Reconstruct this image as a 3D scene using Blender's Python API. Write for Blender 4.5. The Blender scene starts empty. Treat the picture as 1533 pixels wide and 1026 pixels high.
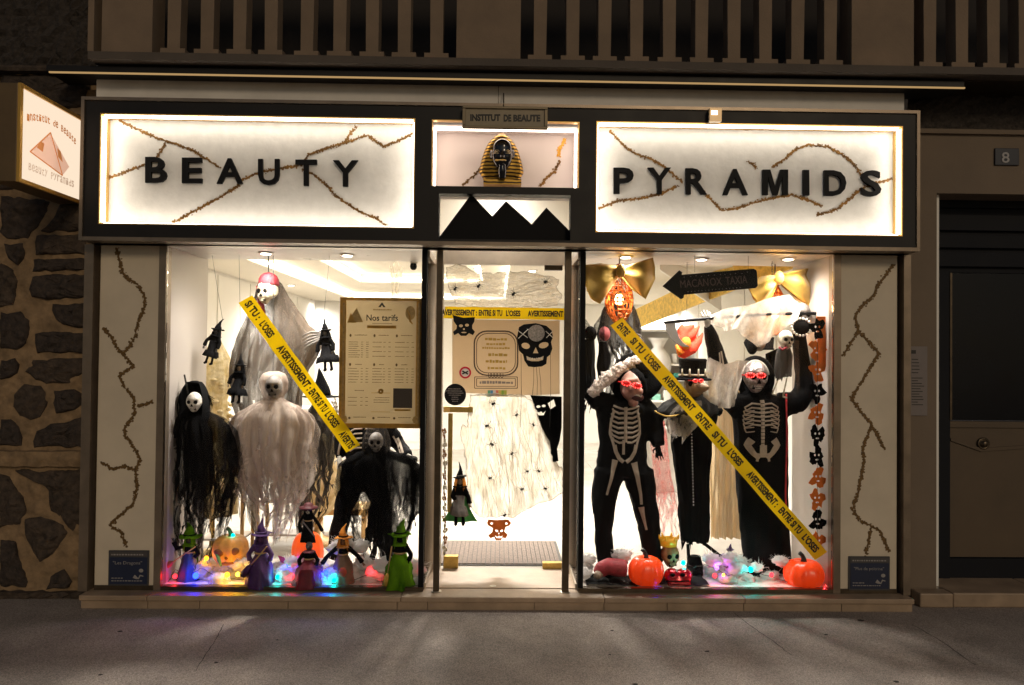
import bpy, bmesh, math, random
from mathutils import Vector, Matrix
from mathutils.bvhtree import BVHTree
from mathutils import noise as mnoise
random.seed(7)
sc = bpy.context.scene
COL = sc.collection
R = math.radians

# ---------------------------------------------------------------- camera
W0, H0, FPX = 1533.0, 1026.0, 1107.0
CAMP = Vector((0, -4.75, 1.6))
YAW, PIT, ROL = R(1.047), R(0.928), R(0.609)
fwd = Vector((math.sin(YAW)*math.cos(PIT), math.cos(YAW)*math.cos(PIT), math.sin(PIT)))
r0 = Vector((math.cos(YAW), -math.sin(YAW), 0))
u0 = r0.cross(fwd)
rgt = math.cos(ROL)*r0 + math.sin(ROL)*u0
upv = -math.sin(ROL)*r0 + math.cos(ROL)*u0
cd = bpy.data.cameras.new('camera')
cam = bpy.data.objects.new('camera', cd)
COL.objects.link(cam)
cam.matrix_world = Matrix(((rgt.x, upv.x, -fwd.x, CAMP.x), (rgt.y, upv.y, -fwd.y, CAMP.y), (rgt.z, upv.z, -fwd.z, CAMP.z), (0, 0, 0, 1)))
cd.sensor_width = 36; cd.sensor_fit = 'HORIZONTAL'; cd.lens = FPX/W0*36
cd.clip_start = .05; cd.clip_end = 400
sc.camera = cam

# ---------------------------------------------------------------- night sky, street light, exposure
world = bpy.data.worlds.new('World'); sc.world = world; world.use_nodes = True
wn = world.node_tree
sky = wn.nodes.new('ShaderNodeTexSky'); sky.sky_type = 'NISHITA'; sky.sun_disc = False
sky.sun_elevation = R(22); sky.sun_rotation = R(163)
wb = wn.nodes['Background']; wb.inputs['Strength'].default_value = .022
wn.links.new(sky.outputs[0], wb.inputs['Color'])
sl = bpy.data.lights.new('street_light', 'SUN'); sl.energy = .52; sl.angle = R(12); sl.color = (1, .77, .50)
so = bpy.data.objects.new('street_light', sl); COL.objects.link(so)
so.rotation_euler = Vector((-.30, 1.0, -.42)).to_track_quat('-Z', 'Y').to_euler()
sc.view_settings.view_transform = 'Standard'; sc.view_settings.look = 'None'
sc.view_settings.exposure = 0; sc.view_settings.gamma = 1; sc.view_settings.use_curve_mapping = False
cy = sc.cycles
cy.max_bounces = 7; cy.diffuse_bounces = 4; cy.glossy_bounces = 3; cy.transmission_bounces = 4
cy.transparent_max_bounces = 24; cy.sample_clamp_indirect = 4; cy.sample_clamp_direct = 0
cy.caustics_reflective = False; cy.caustics_refractive = False
cy.use_denoising = True
try: cy.denoiser = 'OPENIMAGEDENOISE'
except Exception: pass

# ---------------------------------------------------------------- helpers
def ray(px, py): return fwd + (px-W0/2)/FPX*rgt - (py-H0/2)/FPX*upv
def A(px, py, Y):
    d = ray(px, py); return CAMP + d*((Y-CAMP.y)/d.y)
def AZ(px, py, z):
    d = ray(px, py); return CAMP + d*((z-CAMP.z)/d.z)
def S(Y): return (Y-CAMP.y)/FPX            # metres per pixel at depth Y

def wloc(o):
    v = Vector((0, 0, 0))
    while o is not None: v = v + o.location; o = o.parent
    return v
def tag(o, label=None, cat=None, group=None, kind=None):
    if label: o['label'] = label
    if cat: o['category'] = cat
    if group: o['group'] = group
    if kind: o['kind'] = kind
    return o
def thing(name, label, cat, loc, group=None):
    o = bpy.data.objects.new(name, None); o.empty_display_size = .05; COL.objects.link(o); o.location = loc
    return tag(o, label, cat, group)
def put(name, me, mat, parent=None, smooth=False):
    """me has world coordinates; the origin goes to the parent's place or to the base centre"""
    o = bpy.data.objects.new(name, me); COL.objects.link(o)
    if mat is not None and len(me.materials) == 0: me.materials.append(mat)
    if parent is not None:
        o.parent = parent; off = wloc(parent)
    else:
        xs = [v.co for v in me.vertices]
        off = Vector(((min(c.x for c in xs)+max(c.x for c in xs))/2, (min(c.y for c in xs)+max(c.y for c in xs))/2, min(c.z for c in xs)))
        o.location = off
    me.transform(Matrix.Translation(-off))
    if smooth:
        me.polygons.foreach_set('use_smooth', [True]*len(me.polygons))
    me.update()
    return o

class MB:
    def __init__(s): s.v = []; s.f = []
    def add(s, vs, fs):
        n = len(s.v); s.v += [tuple(v) for v in vs]; s.f += [tuple(i+n for i in f) for f in fs]; return s
    def box(s, x0, x1, y0, y1, z0, z1):
        v = [(x, y, z) for z in (z0, z1) for y in (y0, y1) for x in (x0, x1)]
        return s.add(v, [(0, 2, 3, 1), (4, 5, 7, 6), (0, 1, 5, 4), (2, 6, 7, 3), (0, 4, 6, 2), (1, 3, 7, 5)])
    def prism(s, pts, y0, y1):                  # pts (x,z), extruded in y
        n = len(pts); v = [(x, y0, z) for x, z in pts] + [(x, y1, z) for x, z in pts]
        a = sum(pts[i][0]*pts[(i+1) % n][1]-pts[(i+1) % n][0]*pts[i][1] for i in range(n))
        o = list(range(n)) if a > 0 else list(range(n))[::-1]
        fs = [tuple(o), tuple(i+n for i in o[::-1])]
        for k in range(n):
            i, j = o[k], o[(k+1) % n]; fs.append((j, i, i+n, j+n))
        return s.add(v, fs)
    def prismz(s, pts, z0, z1):                 # pts (x,y), extruded in z
        n = len(pts); v = [(x, y, z0) for x, y in pts] + [(x, y, z1) for x, y in pts]
        return s.add(v, [tuple(range(n))[::-1], tuple(range(n, 2*n))] + [(i, (i+1) % n, (i+1) % n+n, i+n) for i in range(n)])
    def tube(s, pts, rad, n=8, cap=True, sy=1.0):
        pts = [Vector(p) for p in pts]; m = len(pts)
        rad = rad if isinstance(rad, (list, tuple)) else [rad]*m
        t = (pts[1]-pts[0]).normalized()
        a = t.cross(Vector((0, 1, 0)) if abs(t.y) < .9 else Vector((1, 0, 0))).normalized()
        vs = []; fs = []
        for i, p in enumerate(pts):
            t = (pts[min(i+1, m-1)]-pts[max(i-1, 0)]).normalized()
            a = (a - t*a.dot(t)).normalized(); b = t.cross(a)
            for k in range(n):
                q = 2*math.pi*k/n
                d = (a*math.cos(q)+b*math.sin(q))*rad[i]
                d.y *= sy
                vs.append(p+d)
        for i in range(m-1):
            for k in range(n):
                fs.append((i*n+k, i*n+(k+1) % n, (i+1)*n+(k+1) % n, (i+1)*n+k))
        if cap: fs += [tuple(range(n))[::-1], tuple(range((m-1)*n, m*n))]
        return s.add(vs, fs)
    def lathe(s, c, prof, n=16, fold=None, sx=1, sy=1):     # prof (r,z)
        c = Vector(c); vs = []; fs = []; m = len(prof)
        for i, (r, z) in enumerate(prof):
            for k in range(n):
                q = 2*math.pi*k/n; rr = r*(fold(q, i/(m-1)) if fold else 1)
                vs.append(c+Vector((math.cos(q)*rr*sx, math.sin(q)*rr*sy, z)))
        for i in range(m-1):
            for k in range(n): fs.append((i*n+k, i*n+(k+1) % n, (i+1)*n+(k+1) % n, (i+1)*n+k))
        fs += [tuple(range(n))[::-1], tuple(range((m-1)*n, m*n))]
        return s.add(vs, fs)
    def ball(s, c, rx, ry=None, rz=None, n=14, m=9, fn=None):
        c = Vector(c); ry = rx if ry is None else ry; rz = rx if rz is None else rz
        vs = [c+Vector((0, 0, -rz))]; fs = []
        for i in range(1, m):
            ph = -math.pi/2+math.pi*i/m
            for k in range(n):
                q = 2*math.pi*k/n
                d = Vector((math.cos(ph)*math.cos(q), math.cos(ph)*math.sin(q), math.sin(ph)))
                g = fn(d) if fn else 1
                vs.append(c+Vector((d.x*rx, d.y*ry, d.z*rz))*g)
        vs.append(c+Vector((0, 0, rz)))
        for k in range(n): fs.append((0, 1+(k+1) % n, 1+k))
        for i in range(m-2):
            for k in range(n): fs.append((1+i*n+k, 1+i*n+(k+1) % n, 1+(i+1)*n+(k+1) % n, 1+(i+1)*n+k))
        l = len(vs)-1
        for k in range(n): fs.append((1+(m-2)*n+k, 1+(m-2)*n+(k+1) % n, l))
        return s.add(vs, fs)
    def grid(s, nu, nv, fn):
        vs = [fn(i/nu, j/nv) for j in range(nv+1) for i in range(nu+1)]
        return s.add(vs, [(j*(nu+1)+i, j*(nu+1)+i+1, (j+1)*(nu+1)+i+1, (j+1)*(nu+1)+i) for j in range(nv) for i in range(nu)])
    def mesh(s, name):
        me = bpy.data.meshes.new(name); me.from_pydata(s.v, [], s.f); me.update(); return me
    def build(s, name, mat, parent=None, smooth=False): return put(name, s.mesh(name), mat, parent, smooth)

def box(name, mat, parent, x0, x1, y0, y1, z0, z1, bevel=0):
    me = MB().box(x0, x1, y0, y1, z0, z1).mesh(name)
    if bevel:
        bm = bmesh.new(); bm.from_mesh(me)
        bmesh.ops.bevel(bm, geom=list(bm.edges), offset=bevel, segments=2, affect='EDGES', profile=.5)
        bm.to_mesh(me); bm.free()
    return put(name, me, mat, parent)
def bakemesh(o):
    dg = bpy.context.evaluated_depsgraph_get()
    me = bpy.data.meshes.new_from_object(o.evaluated_get(dg), depsgraph=dg)
    return me
def flatmesh(name, loops, th, bevel=0):
    """2D loops (x,z) -> filled slab with holes in the XZ plane, front face at y=0, back at y=th"""
    cu = bpy.data.curves.new(name, 'CURVE'); cu.dimensions = '2D'; cu.fill_mode = 'BOTH'; cu.extrude = th/2; cu.bevel_depth = bevel; cu.bevel_resolution = 1
    for lp in loops:
        sp = cu.splines.new('POLY'); sp.points.add(len(lp)-1); sp.use_cyclic_u = True
        for p, q in zip(sp.points, lp): p.co = (q[0], q[1], 0, 1)
    o = bpy.data.objects.new(name, cu); COL.objects.link(o)
    me = bakemesh(o); bpy.data.objects.remove(o); bpy.data.curves.remove(cu)
    me.transform(Matrix(((1, 0, 0, 0), (0, 0, -1, th/2), (0, 1, 0, 0), (0, 0, 0, 1))))
    return me
def flat(name, loops, Y, th, mat, parent=None, bevel=0):
    """pixel loops -> slab standing at depth Y"""
    lp = [[(A(x, y, Y).x, A(x, y, Y).z) for x, y in l] for l in loops]
    me = flatmesh(name, lp, th, bevel); me.transform(Matrix.Translation((0, Y, 0)))
    return put(name, me, mat, parent)
def textmesh(s, th=.002, off=0.0):
    cu = bpy.data.curves.new('t', 'FONT'); cu.body = s; cu.size = 1; cu.extrude = .5; cu.offset = off; cu.resolution_u = 3
    o = bpy.data.objects.new('t', cu); COL.objects.link(o)
    me = bakemesh(o); bpy.data.objects.remove(o); bpy.data.curves.remove(cu)
    xs = [v.co.x for v in me.vertices] or [0, 1]; ys = [v.co.y for v in me.vertices] or [0, 1]
    x0, x1, y0, y1 = min(xs), max(xs), min(ys), max(ys)
    for v in me.vertices:
        v.co = ((v.co.x-x0)/max(x1-x0, 1e-6), (.5-v.co.z)*th, (v.co.y-y0)/max(y1-y0, 1e-6))
    return me                                     # x 0..1, y 0..th (0 = front), z 0..1
def text(name, s, p00, p10, h, mat, parent, th=.003, off=0.0):
    """text from world point p00 (bottom left) to p10 (bottom right), height h metres, facing -y"""
    me = textmesh(s, th, off); u = p10-p00; l = u.length; un = u.normalized(); vn = Vector((-un.z, 0, un.x))
    for v in me.vertices:
        c = v.co.copy(); v.co = p00+un*(c.x*l)+vn*(c.z*h)+Vector((0, c.y, 0))
    return put(name, me, mat, parent)
def tpx(name, s, x0, x1, ytop, ybot, Y, mat, parent, th=.003, off=0.0, slope=0.0):
    p0 = A(x0, ybot, Y); p1 = A(x1, ybot+slope, Y)
    return text(name, s, p0, p1, (A(x0, ytop, Y)-p0).length, mat, parent, th, off)
def copy_tree(o, parent=None):
    c = o.copy(); COL.objects.link(c); c.parent = parent
    for ch in o.children: copy_tree(ch, c)
    return c
def blob(name, parts, mat, parent=None, voxel=.012, smooth=4, fn=None):
    """union of tubes and ellipsoids remeshed to one continuous skin"""
    b = MB()
    for p in parts:
        if p[0] == 't': b.tube(p[1], p[2], 12, True, p[3] if len(p) > 3 else 1)
        elif p[0] == 'b': b.ball(p[1], *p[2])
        elif p[0] == 'x': b.box(*p[1])
    me = b.mesh(name); o = bpy.data.objects.new(name, me); COL.objects.link(o)
    bm = bmesh.new(); bm.from_mesh(me); bmesh.ops.recalc_face_normals(bm, faces=bm.faces); bm.to_mesh(me); bm.free()
    r = o.modifiers.new('r', 'REMESH'); r.mode = 'VOXEL'; r.voxel_size = voxel
    if smooth: q = o.modifiers.new('s', 'SMOOTH'); q.iterations = smooth; q.factor = .5
    m2 = bakemesh(o); bpy.data.objects.remove(o); bpy.data.meshes.remove(me)
    if fn:
        for v in m2.vertices: v.co = fn(v.co)
    m2.materials.clear()
    return put(name, m2, mat, parent, True)
def crumple(o, amp, freq, stretch=(1, 1, 1)):
    """push the surface about with two octaves of noise"""
    w = wloc(o)
    for v in o.data.vertices:
        q = v.co+w; q = Vector((q.x*stretch[0], q.y*stretch[1], q.z*stretch[2]))
        v.co += mnoise.noise_vector(q*freq)*amp+mnoise.noise_vector(q*freq*2.7)*amp*.45
    o.data.update(); return o
def bvh_of(o):
    w = wloc(o); return BVHTree.FromPolygons([v.co+w for v in o.data.vertices], [p.vertices[:] for p in o.data.polygons])
def front(bvh, x, z, default=0.3):
    h = bvh.ray_cast(Vector((x, -2, z)), Vector((0, 1, 0))); return h[0].y if h[0] else default
def ribbon_on(bvh, pts, w, mb, lift=.004, n=4, dflt=.3):
    """flat strip with rounded section following pixel-free (x,z) pts laid on the front of a body"""
    P = []
    for i in range(len(pts)-1):
        for k in range(n):
            t = k/n; P.append((pts[i][0]*(1-t)+pts[i+1][0]*t, pts[i][1]*(1-t)+pts[i+1][1]*t))
    P.append(pts[-1]); m = len(P); vs = []; fs = []
    for i, (x, z) in enumerate(P):
        a = P[max(i-1, 0)]; b = P[min(i+1, m-1)]; d = Vector((b[0]-a[0], b[1]-a[1])).normalized(); nx, nz = -d.y, d.x
        ww = w(i/(m-1)) if callable(w) else w
        for s in (-1, -.5, 0, .5, 1):
            X, Z = x+nx*s*ww/2, z+nz*s*ww/2
            vs.append((X, front(bvh, X, Z, dflt)-lift*(1-.6*abs(s)), Z))
    for i in range(m-1):
        for k in range(4): fs.append((i*5+k, i*5+k+1, (i+1)*5+k+1, (i+1)*5+k))
    mb.add(vs, fs)

# ---------------------------------------------------------------- materials
def M(name, col, rough=.6, metal=0.0, var=0.0, vscale=12.0, bump=0.0, bscale=60.0, emit=None, estr=0.0, col2=None, spec=.5, detail=4, trans=0.0, sheen=0.0, coat=0.0, transl=0.0):
    m = bpy.data.materials.new(name); m.use_nodes = True; nt = m.node_tree; b = nt.nodes['Principled BSDF']
    b.inputs['Base Color'].default_value = (*col, 1); b.inputs['Roughness'].default_value = rough; b.inputs['Metallic'].default_value = metal
    b.inputs['Specular IOR Level'].default_value = spec
    if sheen: b.inputs['Sheen Weight'].default_value = sheen
    if coat: b.inputs['Coat Weight'].default_value = coat
    if trans: b.inputs['Transmission Weight'].default_value = trans
    if emit: b.inputs['Emission Color'].default_value = (*emit, 1); b.inputs['Emission Strength'].default_value = estr
    if var or bump:
        g = nt.nodes.new('ShaderNodeNewGeometry')
    if var:
        n = nt.nodes.new('ShaderNodeTexNoise'); n.inputs['Scale'].default_value = vscale; n.inputs['Detail'].default_value = detail; n.inputs['Roughness'].default_value = .6
        nt.links.new(g.outputs['Position'], n.inputs['Vector'])
        r = nt.nodes.new('ShaderNodeValToRGB'); r.color_ramp.elements[0].position = .3; r.color_ramp.elements[1].position = .72
        c2 = col2 if col2 else tuple(max(0, c*(1-var)) for c in col); c1 = col if col2 else tuple(min(1, c*(1+var*.6)) for c in col)
        r.color_ramp.elements[0].color = (*c2, 1); r.color_ramp.elements[1].color = (*c1, 1)
        nt.links.new(n.outputs['Fac'], r.inputs['Fac']); nt.links.new(r.outputs['Color'], b.inputs['Base Color'])
        mr = nt.nodes.new('ShaderNodeMapRange'); mr.inputs['To Min'].default_value = max(0, rough-.1); mr.inputs['To Max'].default_value = min(1, rough+.12)
        nt.links.new(n.outputs['Fac'], mr.inputs['Value']); nt.links.new(mr.outputs['Result'], b.inputs['Roughness'])
    if bump:
        n = nt.nodes.new('ShaderNodeTexNoise'); n.inputs['Scale'].default_value = bscale; n.inputs['Detail'].default_value = 5
        nt.links.new(g.outputs['Position'], n.inputs['Vector'])
        bp = nt.nodes.new('ShaderNodeBump'); bp.inputs['Strength'].default_value = bump; bp.inputs['Distance'].default_value = .01
        nt.links.new(n.outputs['Fac'], bp.inputs['Height']); nt.links.new(bp.outputs['Normal'], b.inputs['Normal'])
    if transl:
        src = b.inputs['Base Color'].links[0].from_socket if b.inputs['Base Color'].is_linked else None
        t = nt.nodes.new('ShaderNodeBsdfTranslucent'); mx = nt.nodes.new('ShaderNodeMixShader'); mx.inputs[0].default_value = transl; t.inputs['Color'].default_value = (*[min(1, c**.6) for c in col], 1)
        out = nt.nodes['Material Output']; nt.links.new(b.outputs[0], mx.inputs[1]); nt.links.new(t.outputs[0], mx.inputs[2]); nt.links.new(mx.outputs[0], out.inputs[0])
    return m
def emitter(name, col, strength):
    m = bpy.data.materials.new(name); m.use_nodes = True; nt = m.node_tree; nt.nodes.clear()
    e = nt.nodes.new('ShaderNodeEmission'); e.inputs['Color'].default_value = (*col, 1); e.inputs['Strength'].default_value = strength
    o = nt.nodes.new('ShaderNodeOutputMaterial'); nt.links.new(e.outputs[0], o.inputs[0]); return m
def glassmat(name, tint=(1, 1, 1), refl=.05):
    m = bpy.data.materials.new(name); m.use_nodes = True; nt = m.node_tree; nt.nodes.clear()
    t = nt.nodes.new('ShaderNodeBsdfTransparent'); t.inputs['Color'].default_value = (*tint, 1)
    g = nt.nodes.new('ShaderNodeBsdfGlossy'); g.inputs['Roughness'].default_value = .02
    f = nt.nodes.new('ShaderNodeFresnel'); f.inputs['IOR'].default_value = 1.14
    mx = nt.nodes.new('ShaderNodeMixShader'); o = nt.nodes.new('ShaderNodeOutputMaterial')
    nt.links.new(f.outputs[0], mx.inputs[0]); nt.links.new(t.outputs[0], mx.inputs[1]); nt.links.new(g.outputs[0], mx.inputs[2]); nt.links.new(mx.outputs[0], o.inputs[0]); return m
def gauze(name, col, lo, hi, scale=14.0, col2=None, transl=.4, stretch=.18):
    """sheer cloth: threads of a weave that is dense in some places and open in others"""
    m = bpy.data.materials.new(name); m.use_nodes = True; nt = m.node_tree; nt.nodes.clear(); N = nt.nodes.new; L = nt.links.new
    g = N('ShaderNodeNewGeometry'); mp = N('ShaderNodeMapping'); mp.inputs['Scale'].default_value = (1, 1, stretch); L(g.outputs['Position'], mp.inputs['Vector'])
    n = N('ShaderNodeTexNoise'); n.inputs['Scale'].default_value = scale; n.inputs['Detail'].default_value = 6; n.inputs['Roughness'].default_value = .65; n.inputs['Distortion'].default_value = .4; L(mp.outputs[0], n.inputs['Vector'])
    n2 = N('ShaderNodeTexNoise'); n2.inputs['Scale'].default_value = 260; n2.inputs['Detail'].default_value = 1; L(g.outputs['Position'], n2.inputs['Vector'])
    mr = N('ShaderNodeMapRange'); mr.inputs['From Min'].default_value = .34; mr.inputs['From Max'].default_value = .64; mr.inputs['To Min'].default_value = lo; mr.inputs['To Max'].default_value = hi; L(n.outputs['Fac'], mr.inputs['Value'])
    ad = N('ShaderNodeMath'); ad.operation = 'MULTIPLY_ADD'; ad.inputs[1].default_value = .5; ad.use_clamp = True
    s2 = N('ShaderNodeMath'); s2.operation = 'SUBTRACT'; s2.inputs[1].default_value = .5; L(n2.outputs['Fac'], s2.inputs[0]); L(s2.outputs[0], ad.inputs[0]); L(mr.outputs[0], ad.inputs[2])
    r = N('ShaderNodeValToRGB'); r.color_ramp.elements[0].position = .35; r.color_ramp.elements[1].position = .65
    r.color_ramp.elements[0].color = (*(col2 or tuple(c*.6 for c in col)), 1); r.color_ramp.elements[1].color = (*col, 1)
    n3 = N('ShaderNodeTexNoise'); n3.inputs['Scale'].default_value = scale*.45; n3.inputs['Detail'].default_value = 4; L(mp.outputs[0], n3.inputs['Vector']); L(n3.outputs['Fac'], r.inputs['Fac'])
    d = N('ShaderNodeBsdfDiffuse'); L(r.outputs[0], d.inputs['Color']); tr = N('ShaderNodeBsdfTranslucent'); L(r.outputs[0], tr.inputs['Color'])
    m1 = N('ShaderNodeMixShader'); m1.inputs[0].default_value = transl; L(d.outputs[0], m1.inputs[1]); L(tr.outputs[0], m1.inputs[2])
    tp = N('ShaderNodeBsdfTransparent'); m2 = N('ShaderNodeMixShader'); L(ad.outputs[0], m2.inputs[0]); L(tp.outputs[0], m2.inputs[1]); L(m1.outputs[0], m2.inputs[2])
    o = N('ShaderNodeOutputMaterial'); L(m2.outputs[0], o.inputs[0]); return m

K = {}
K['dark'] = M('charcoal_lacquer', (.012, .0105, .0105), .5, 0, .25, 6, .05, 90, spec=.3)
K['trim'] = M('brushed_bronze_trim', (.25, .195, .145), .35, .55, .2, 8, .05, 140)
K['steel'] = M('brushed_steel', (.55, .50, .43), .32, .9, .15, 20, .04, 200)
K['steeld'] = M('dark_bronze_steel', (.10, .075, .05), .35, .7, .3, 14, .05, 160)
K['greyp'] = M('grey_fascia_paint', (.72, .70, .68), .55, 0, .12, 5, .04, 90)
K['cream'] = M('cream_stone_panel', (.66, .57, .44), .5, 0, .10, 3.5, .05, 60)
K['plast'] = M('swirled_white_plaster', (.80, .78, .75), .6, 0, .09, 14, .3, 26, detail=8)
K['nichew'] = M('white_niche_paint', (.74, .68, .68), .6, 0, .03, 4)
K['gold'] = M('gold_leaf', (.40, .20, .035), .42, .35, .5, 14, .3, 150, col2=(.075, .035, .012))
K['golds'] = M('gold_channel', (.80, .50, .16), .35, .6)
K['brass'] = M('brushed_brass', (.50, .34, .10), .34, .85, .3, 25, .05, 200)
K['blackl'] = M('black_acrylic', (.004, .004, .005), .6, spec=.15)
K['led'] = emitter('led_strip_warm_white', (1, .91, .77), 11.5)
K['glass'] = glassmat('window_glass')
K['white'] = M('white_wall_paint', (.84, .82, .77), .6, 0, .04, 3)
K['whitev'] = M('white_display_laminate', (.62, .57, .53), .3, 0, .05, 4)
K['ceil'] = M('cream_ceiling_paint', (.76, .71, .61), .7, 0, .03, 3)
K['lamside'] = M('beige_side_laminate', (.40, .355, .32), .32, 0, .05, 4)
K['calu'] = M('cream_aluminium', (.56, .47, .37), .38, .15, .12, 10)
K['marble'] = M('pale_marble_floor', (.44, .41, .37), .22, 0, .14, 2.5, detail=8)
K['travert'] = M('beige_travertine', (.36, .26, .175), .5, 0, .25, 7, .08, 70)
K['yellow'] = M('yellow_barrier_tape', (.92, .68, .006), .4, 0, .06, 8, .08, 30, transl=.6)
K['ink'] = M('black_tape_ink', (.012, .010, .008), .5)
K['black'] = M('black_fabric', (.006, .006, .0065), .9, 0, .4, 30, .25, 220, spec=.12)
K['blackf'] = M('black_felt', (.004, .004, .0045), .95, 0, .4, 60, .3, 120, spec=.08)
K['bone'] = M('aged_bone_plastic', (.58, .50, .36), .5, 0, .5, 45, .2, 120)
K['bonew'] = M('pale_bone_plastic', (.68, .64, .57), .45, 0, .4, 50, .2, 120)
K['boned'] = M('grey_bone_plastic', (.16, .14, .125), .5, 0, .4, 40, .15, 120)
K['print'] = M('bone_print_grey_beige', (.40, .33, .26), .7, 0, .15, 50)
K['void'] = M('black_socket', (.006, .0055, .0055), .95, spec=.05)
K['wire'] = M('thin_black_cord', (.02, .018, .016), .6)
K['orange'] = M('orange_felt', (.72, .17, .02), .8, 0, .2, 20)
K['bowgold'] = M('mustard_satin', (.60, .37, .05), .65, 0, .25, 8, .15, 25, sheen=.3)
# ================================================================ pavement
K['asph'] = M('asphalt_pavement', (.40, .345, .305), .85, 0, .35, 2.2, .55, 130, detail=10)
def asphalt_detail():
    m = K['asph']; nt = m.node_tree; b = nt.nodes['Principled BSDF']; g = nt.nodes.new('ShaderNodeNewGeometry')
    v = nt.nodes.new('ShaderNodeTexVoronoi'); v.inputs['Scale'].default_value = 210; nt.links.new(g.outputs['Position'], v.inputs['Vector'])
    r = nt.nodes.new('ShaderNodeValToRGB'); r.color_ramp.elements[0].color = (.45, .45, .45, 1); r.color_ramp.elements[1].color = (1.4, 1.36, 1.32, 1)
    nt.links.new(v.outputs['Color'], r.inputs['Fac'])
    mx = nt.nodes.new('ShaderNodeMix'); mx.data_type = 'RGBA'; mx.blend_type = 'MULTIPLY'; mx.inputs['Factor'].default_value = 1
    src = b.inputs['Base Color'].links[0].from_socket
    nt.links.new(src, mx.inputs['A']); nt.links.new(r.outputs['Color'], mx.inputs['B']); nt.links.new(mx.outputs['Result'], b.inputs['Base Color'])
asphalt_detail()
pav = MB().grid(60, 60, lambda u, v: (-60+120*u, -60+120*v, 0.0)).build('pavement', K['asph']); tag(pav, kind='structure')
pav.location.z = 0
# hairline cracks in the asphalt
K['mortgum'] = M('pale_old_gum', (.34, .30, .27), .9)
K['crack'] = M('crack_brown', (.03, .024, .02), .95)  # plain dark brown of the cracks and most gum spots
for pts in ([(335, 935), (322, 960), (305, 985), (290, 1008)], [(1098, 917), (1125, 938), (1160, 962), (1190, 985)], [(1365, 935), (1410, 960), (1470, 1003)]):
    b = MB(); P = []
    for i in range(len(pts)-1):
        for k in range(6):
            t = k/6; P.append(AZ(pts[i][0]*(1-t)+pts[i+1][0]*t+random.uniform(-1, 1), pts[i][1]*(1-t)+pts[i+1][1]*t, .002))
    vs = []
    for p in P: w = random.uniform(.0012, .0028); vs += [p+Vector((-w, 0, 0)), p+Vector((w, 0, 0))]
    b.add(vs, [(2*i, 2*i+1, 2*i+3, 2*i+2) for i in range(len(P)-1)]); b.build('crack', K['crack'], pav)
# trodden gum and stains
for k in range(22):
    c = Vector((random.uniform(-3, 3), random.uniform(-1.3, -.2), .0012)); r = random.choice([.008, .011, .014, .02]); n = 11; ph = random.uniform(0, 6)
    vs = [c+Vector((math.cos(6.2832*j/n)*r*(1+.2*math.sin(3*6.2832*j/n+ph)), math.sin(6.2832*j/n)*r*.9, 0)) for j in range(n)]+[c+Vector((0, 0, .0015))]
    MB().add(vs, [(j, (j+1) % n, n) for j in range(n)]).build('gum_spot', K['crack'] if k % 3 else K['mortgum'], pav)
# grit and paper scraps
b = MB()
for i in range(150):
    p = Vector((random.uniform(-3.2, 3.2), random.uniform(-1.6, -.12), 0)); r = random.choice([.003, .004, .005, .008])
    a = random.uniform(0, 6.28); vs = []
    for k in range(5): q = a+k*1.2566; vs.append(p+Vector((math.cos(q)*r*random.uniform(.6, 1.2), math.sin(q)*r, .002)))
    vs.append(p+Vector((0, 0, .002+r*.6))); b.add(vs, [(k, (k+1) % 5, 5) for k in range(5)])
lit = b.build('grit', M('pale_grit', (.42, .37, .31), .8, 0, .5, 300)); tag(lit, 'scattered pale grit and scraps on the asphalt pavement', 'grit', kind='stuff')

# ================================================================ the old stone wall on the left
YW = .10
K['mort'] = M('sandy_raised_mortar', (.27, .18, .098), .9, 0, .4, 14, .8, 30)
K['stone'] = M('rough_dark_millstone', (.050, .036, .028), .85, 0, .65, 28, 1.0, 45, detail=9)
K['stone2'] = M('browner_millstone', (.068, .048, .034), .85, 0, .65, 24, 1.0, 40, detail=9)
K['rough'] = M('dark_pebbledash', (.045, .036, .030), .9, 0, .6, 45, 1.0, 55, detail=9)
sw = thing('stone_wall', 'rustic wall of dark rubble stones with wide sandy mortar joints', 'wall', (-3.6, YW, 0))
xr = A(136, 600, YW).x
box('core', K['mort'], sw, -4.6, xr, YW+.05, YW+.4, 0, 4.9)
def mortar_pt(u, v):
    p = Vector((-4.6+(xr+4.6)*u, YW+.004, 3.3*v)); p.y += mnoise.noise(p*11)*.014+mnoise.noise(p*33)*.007; return p
MB().grid(190, 320, mortar_pt).build('mortar_bed', K['mort'], sw, True)
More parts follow.
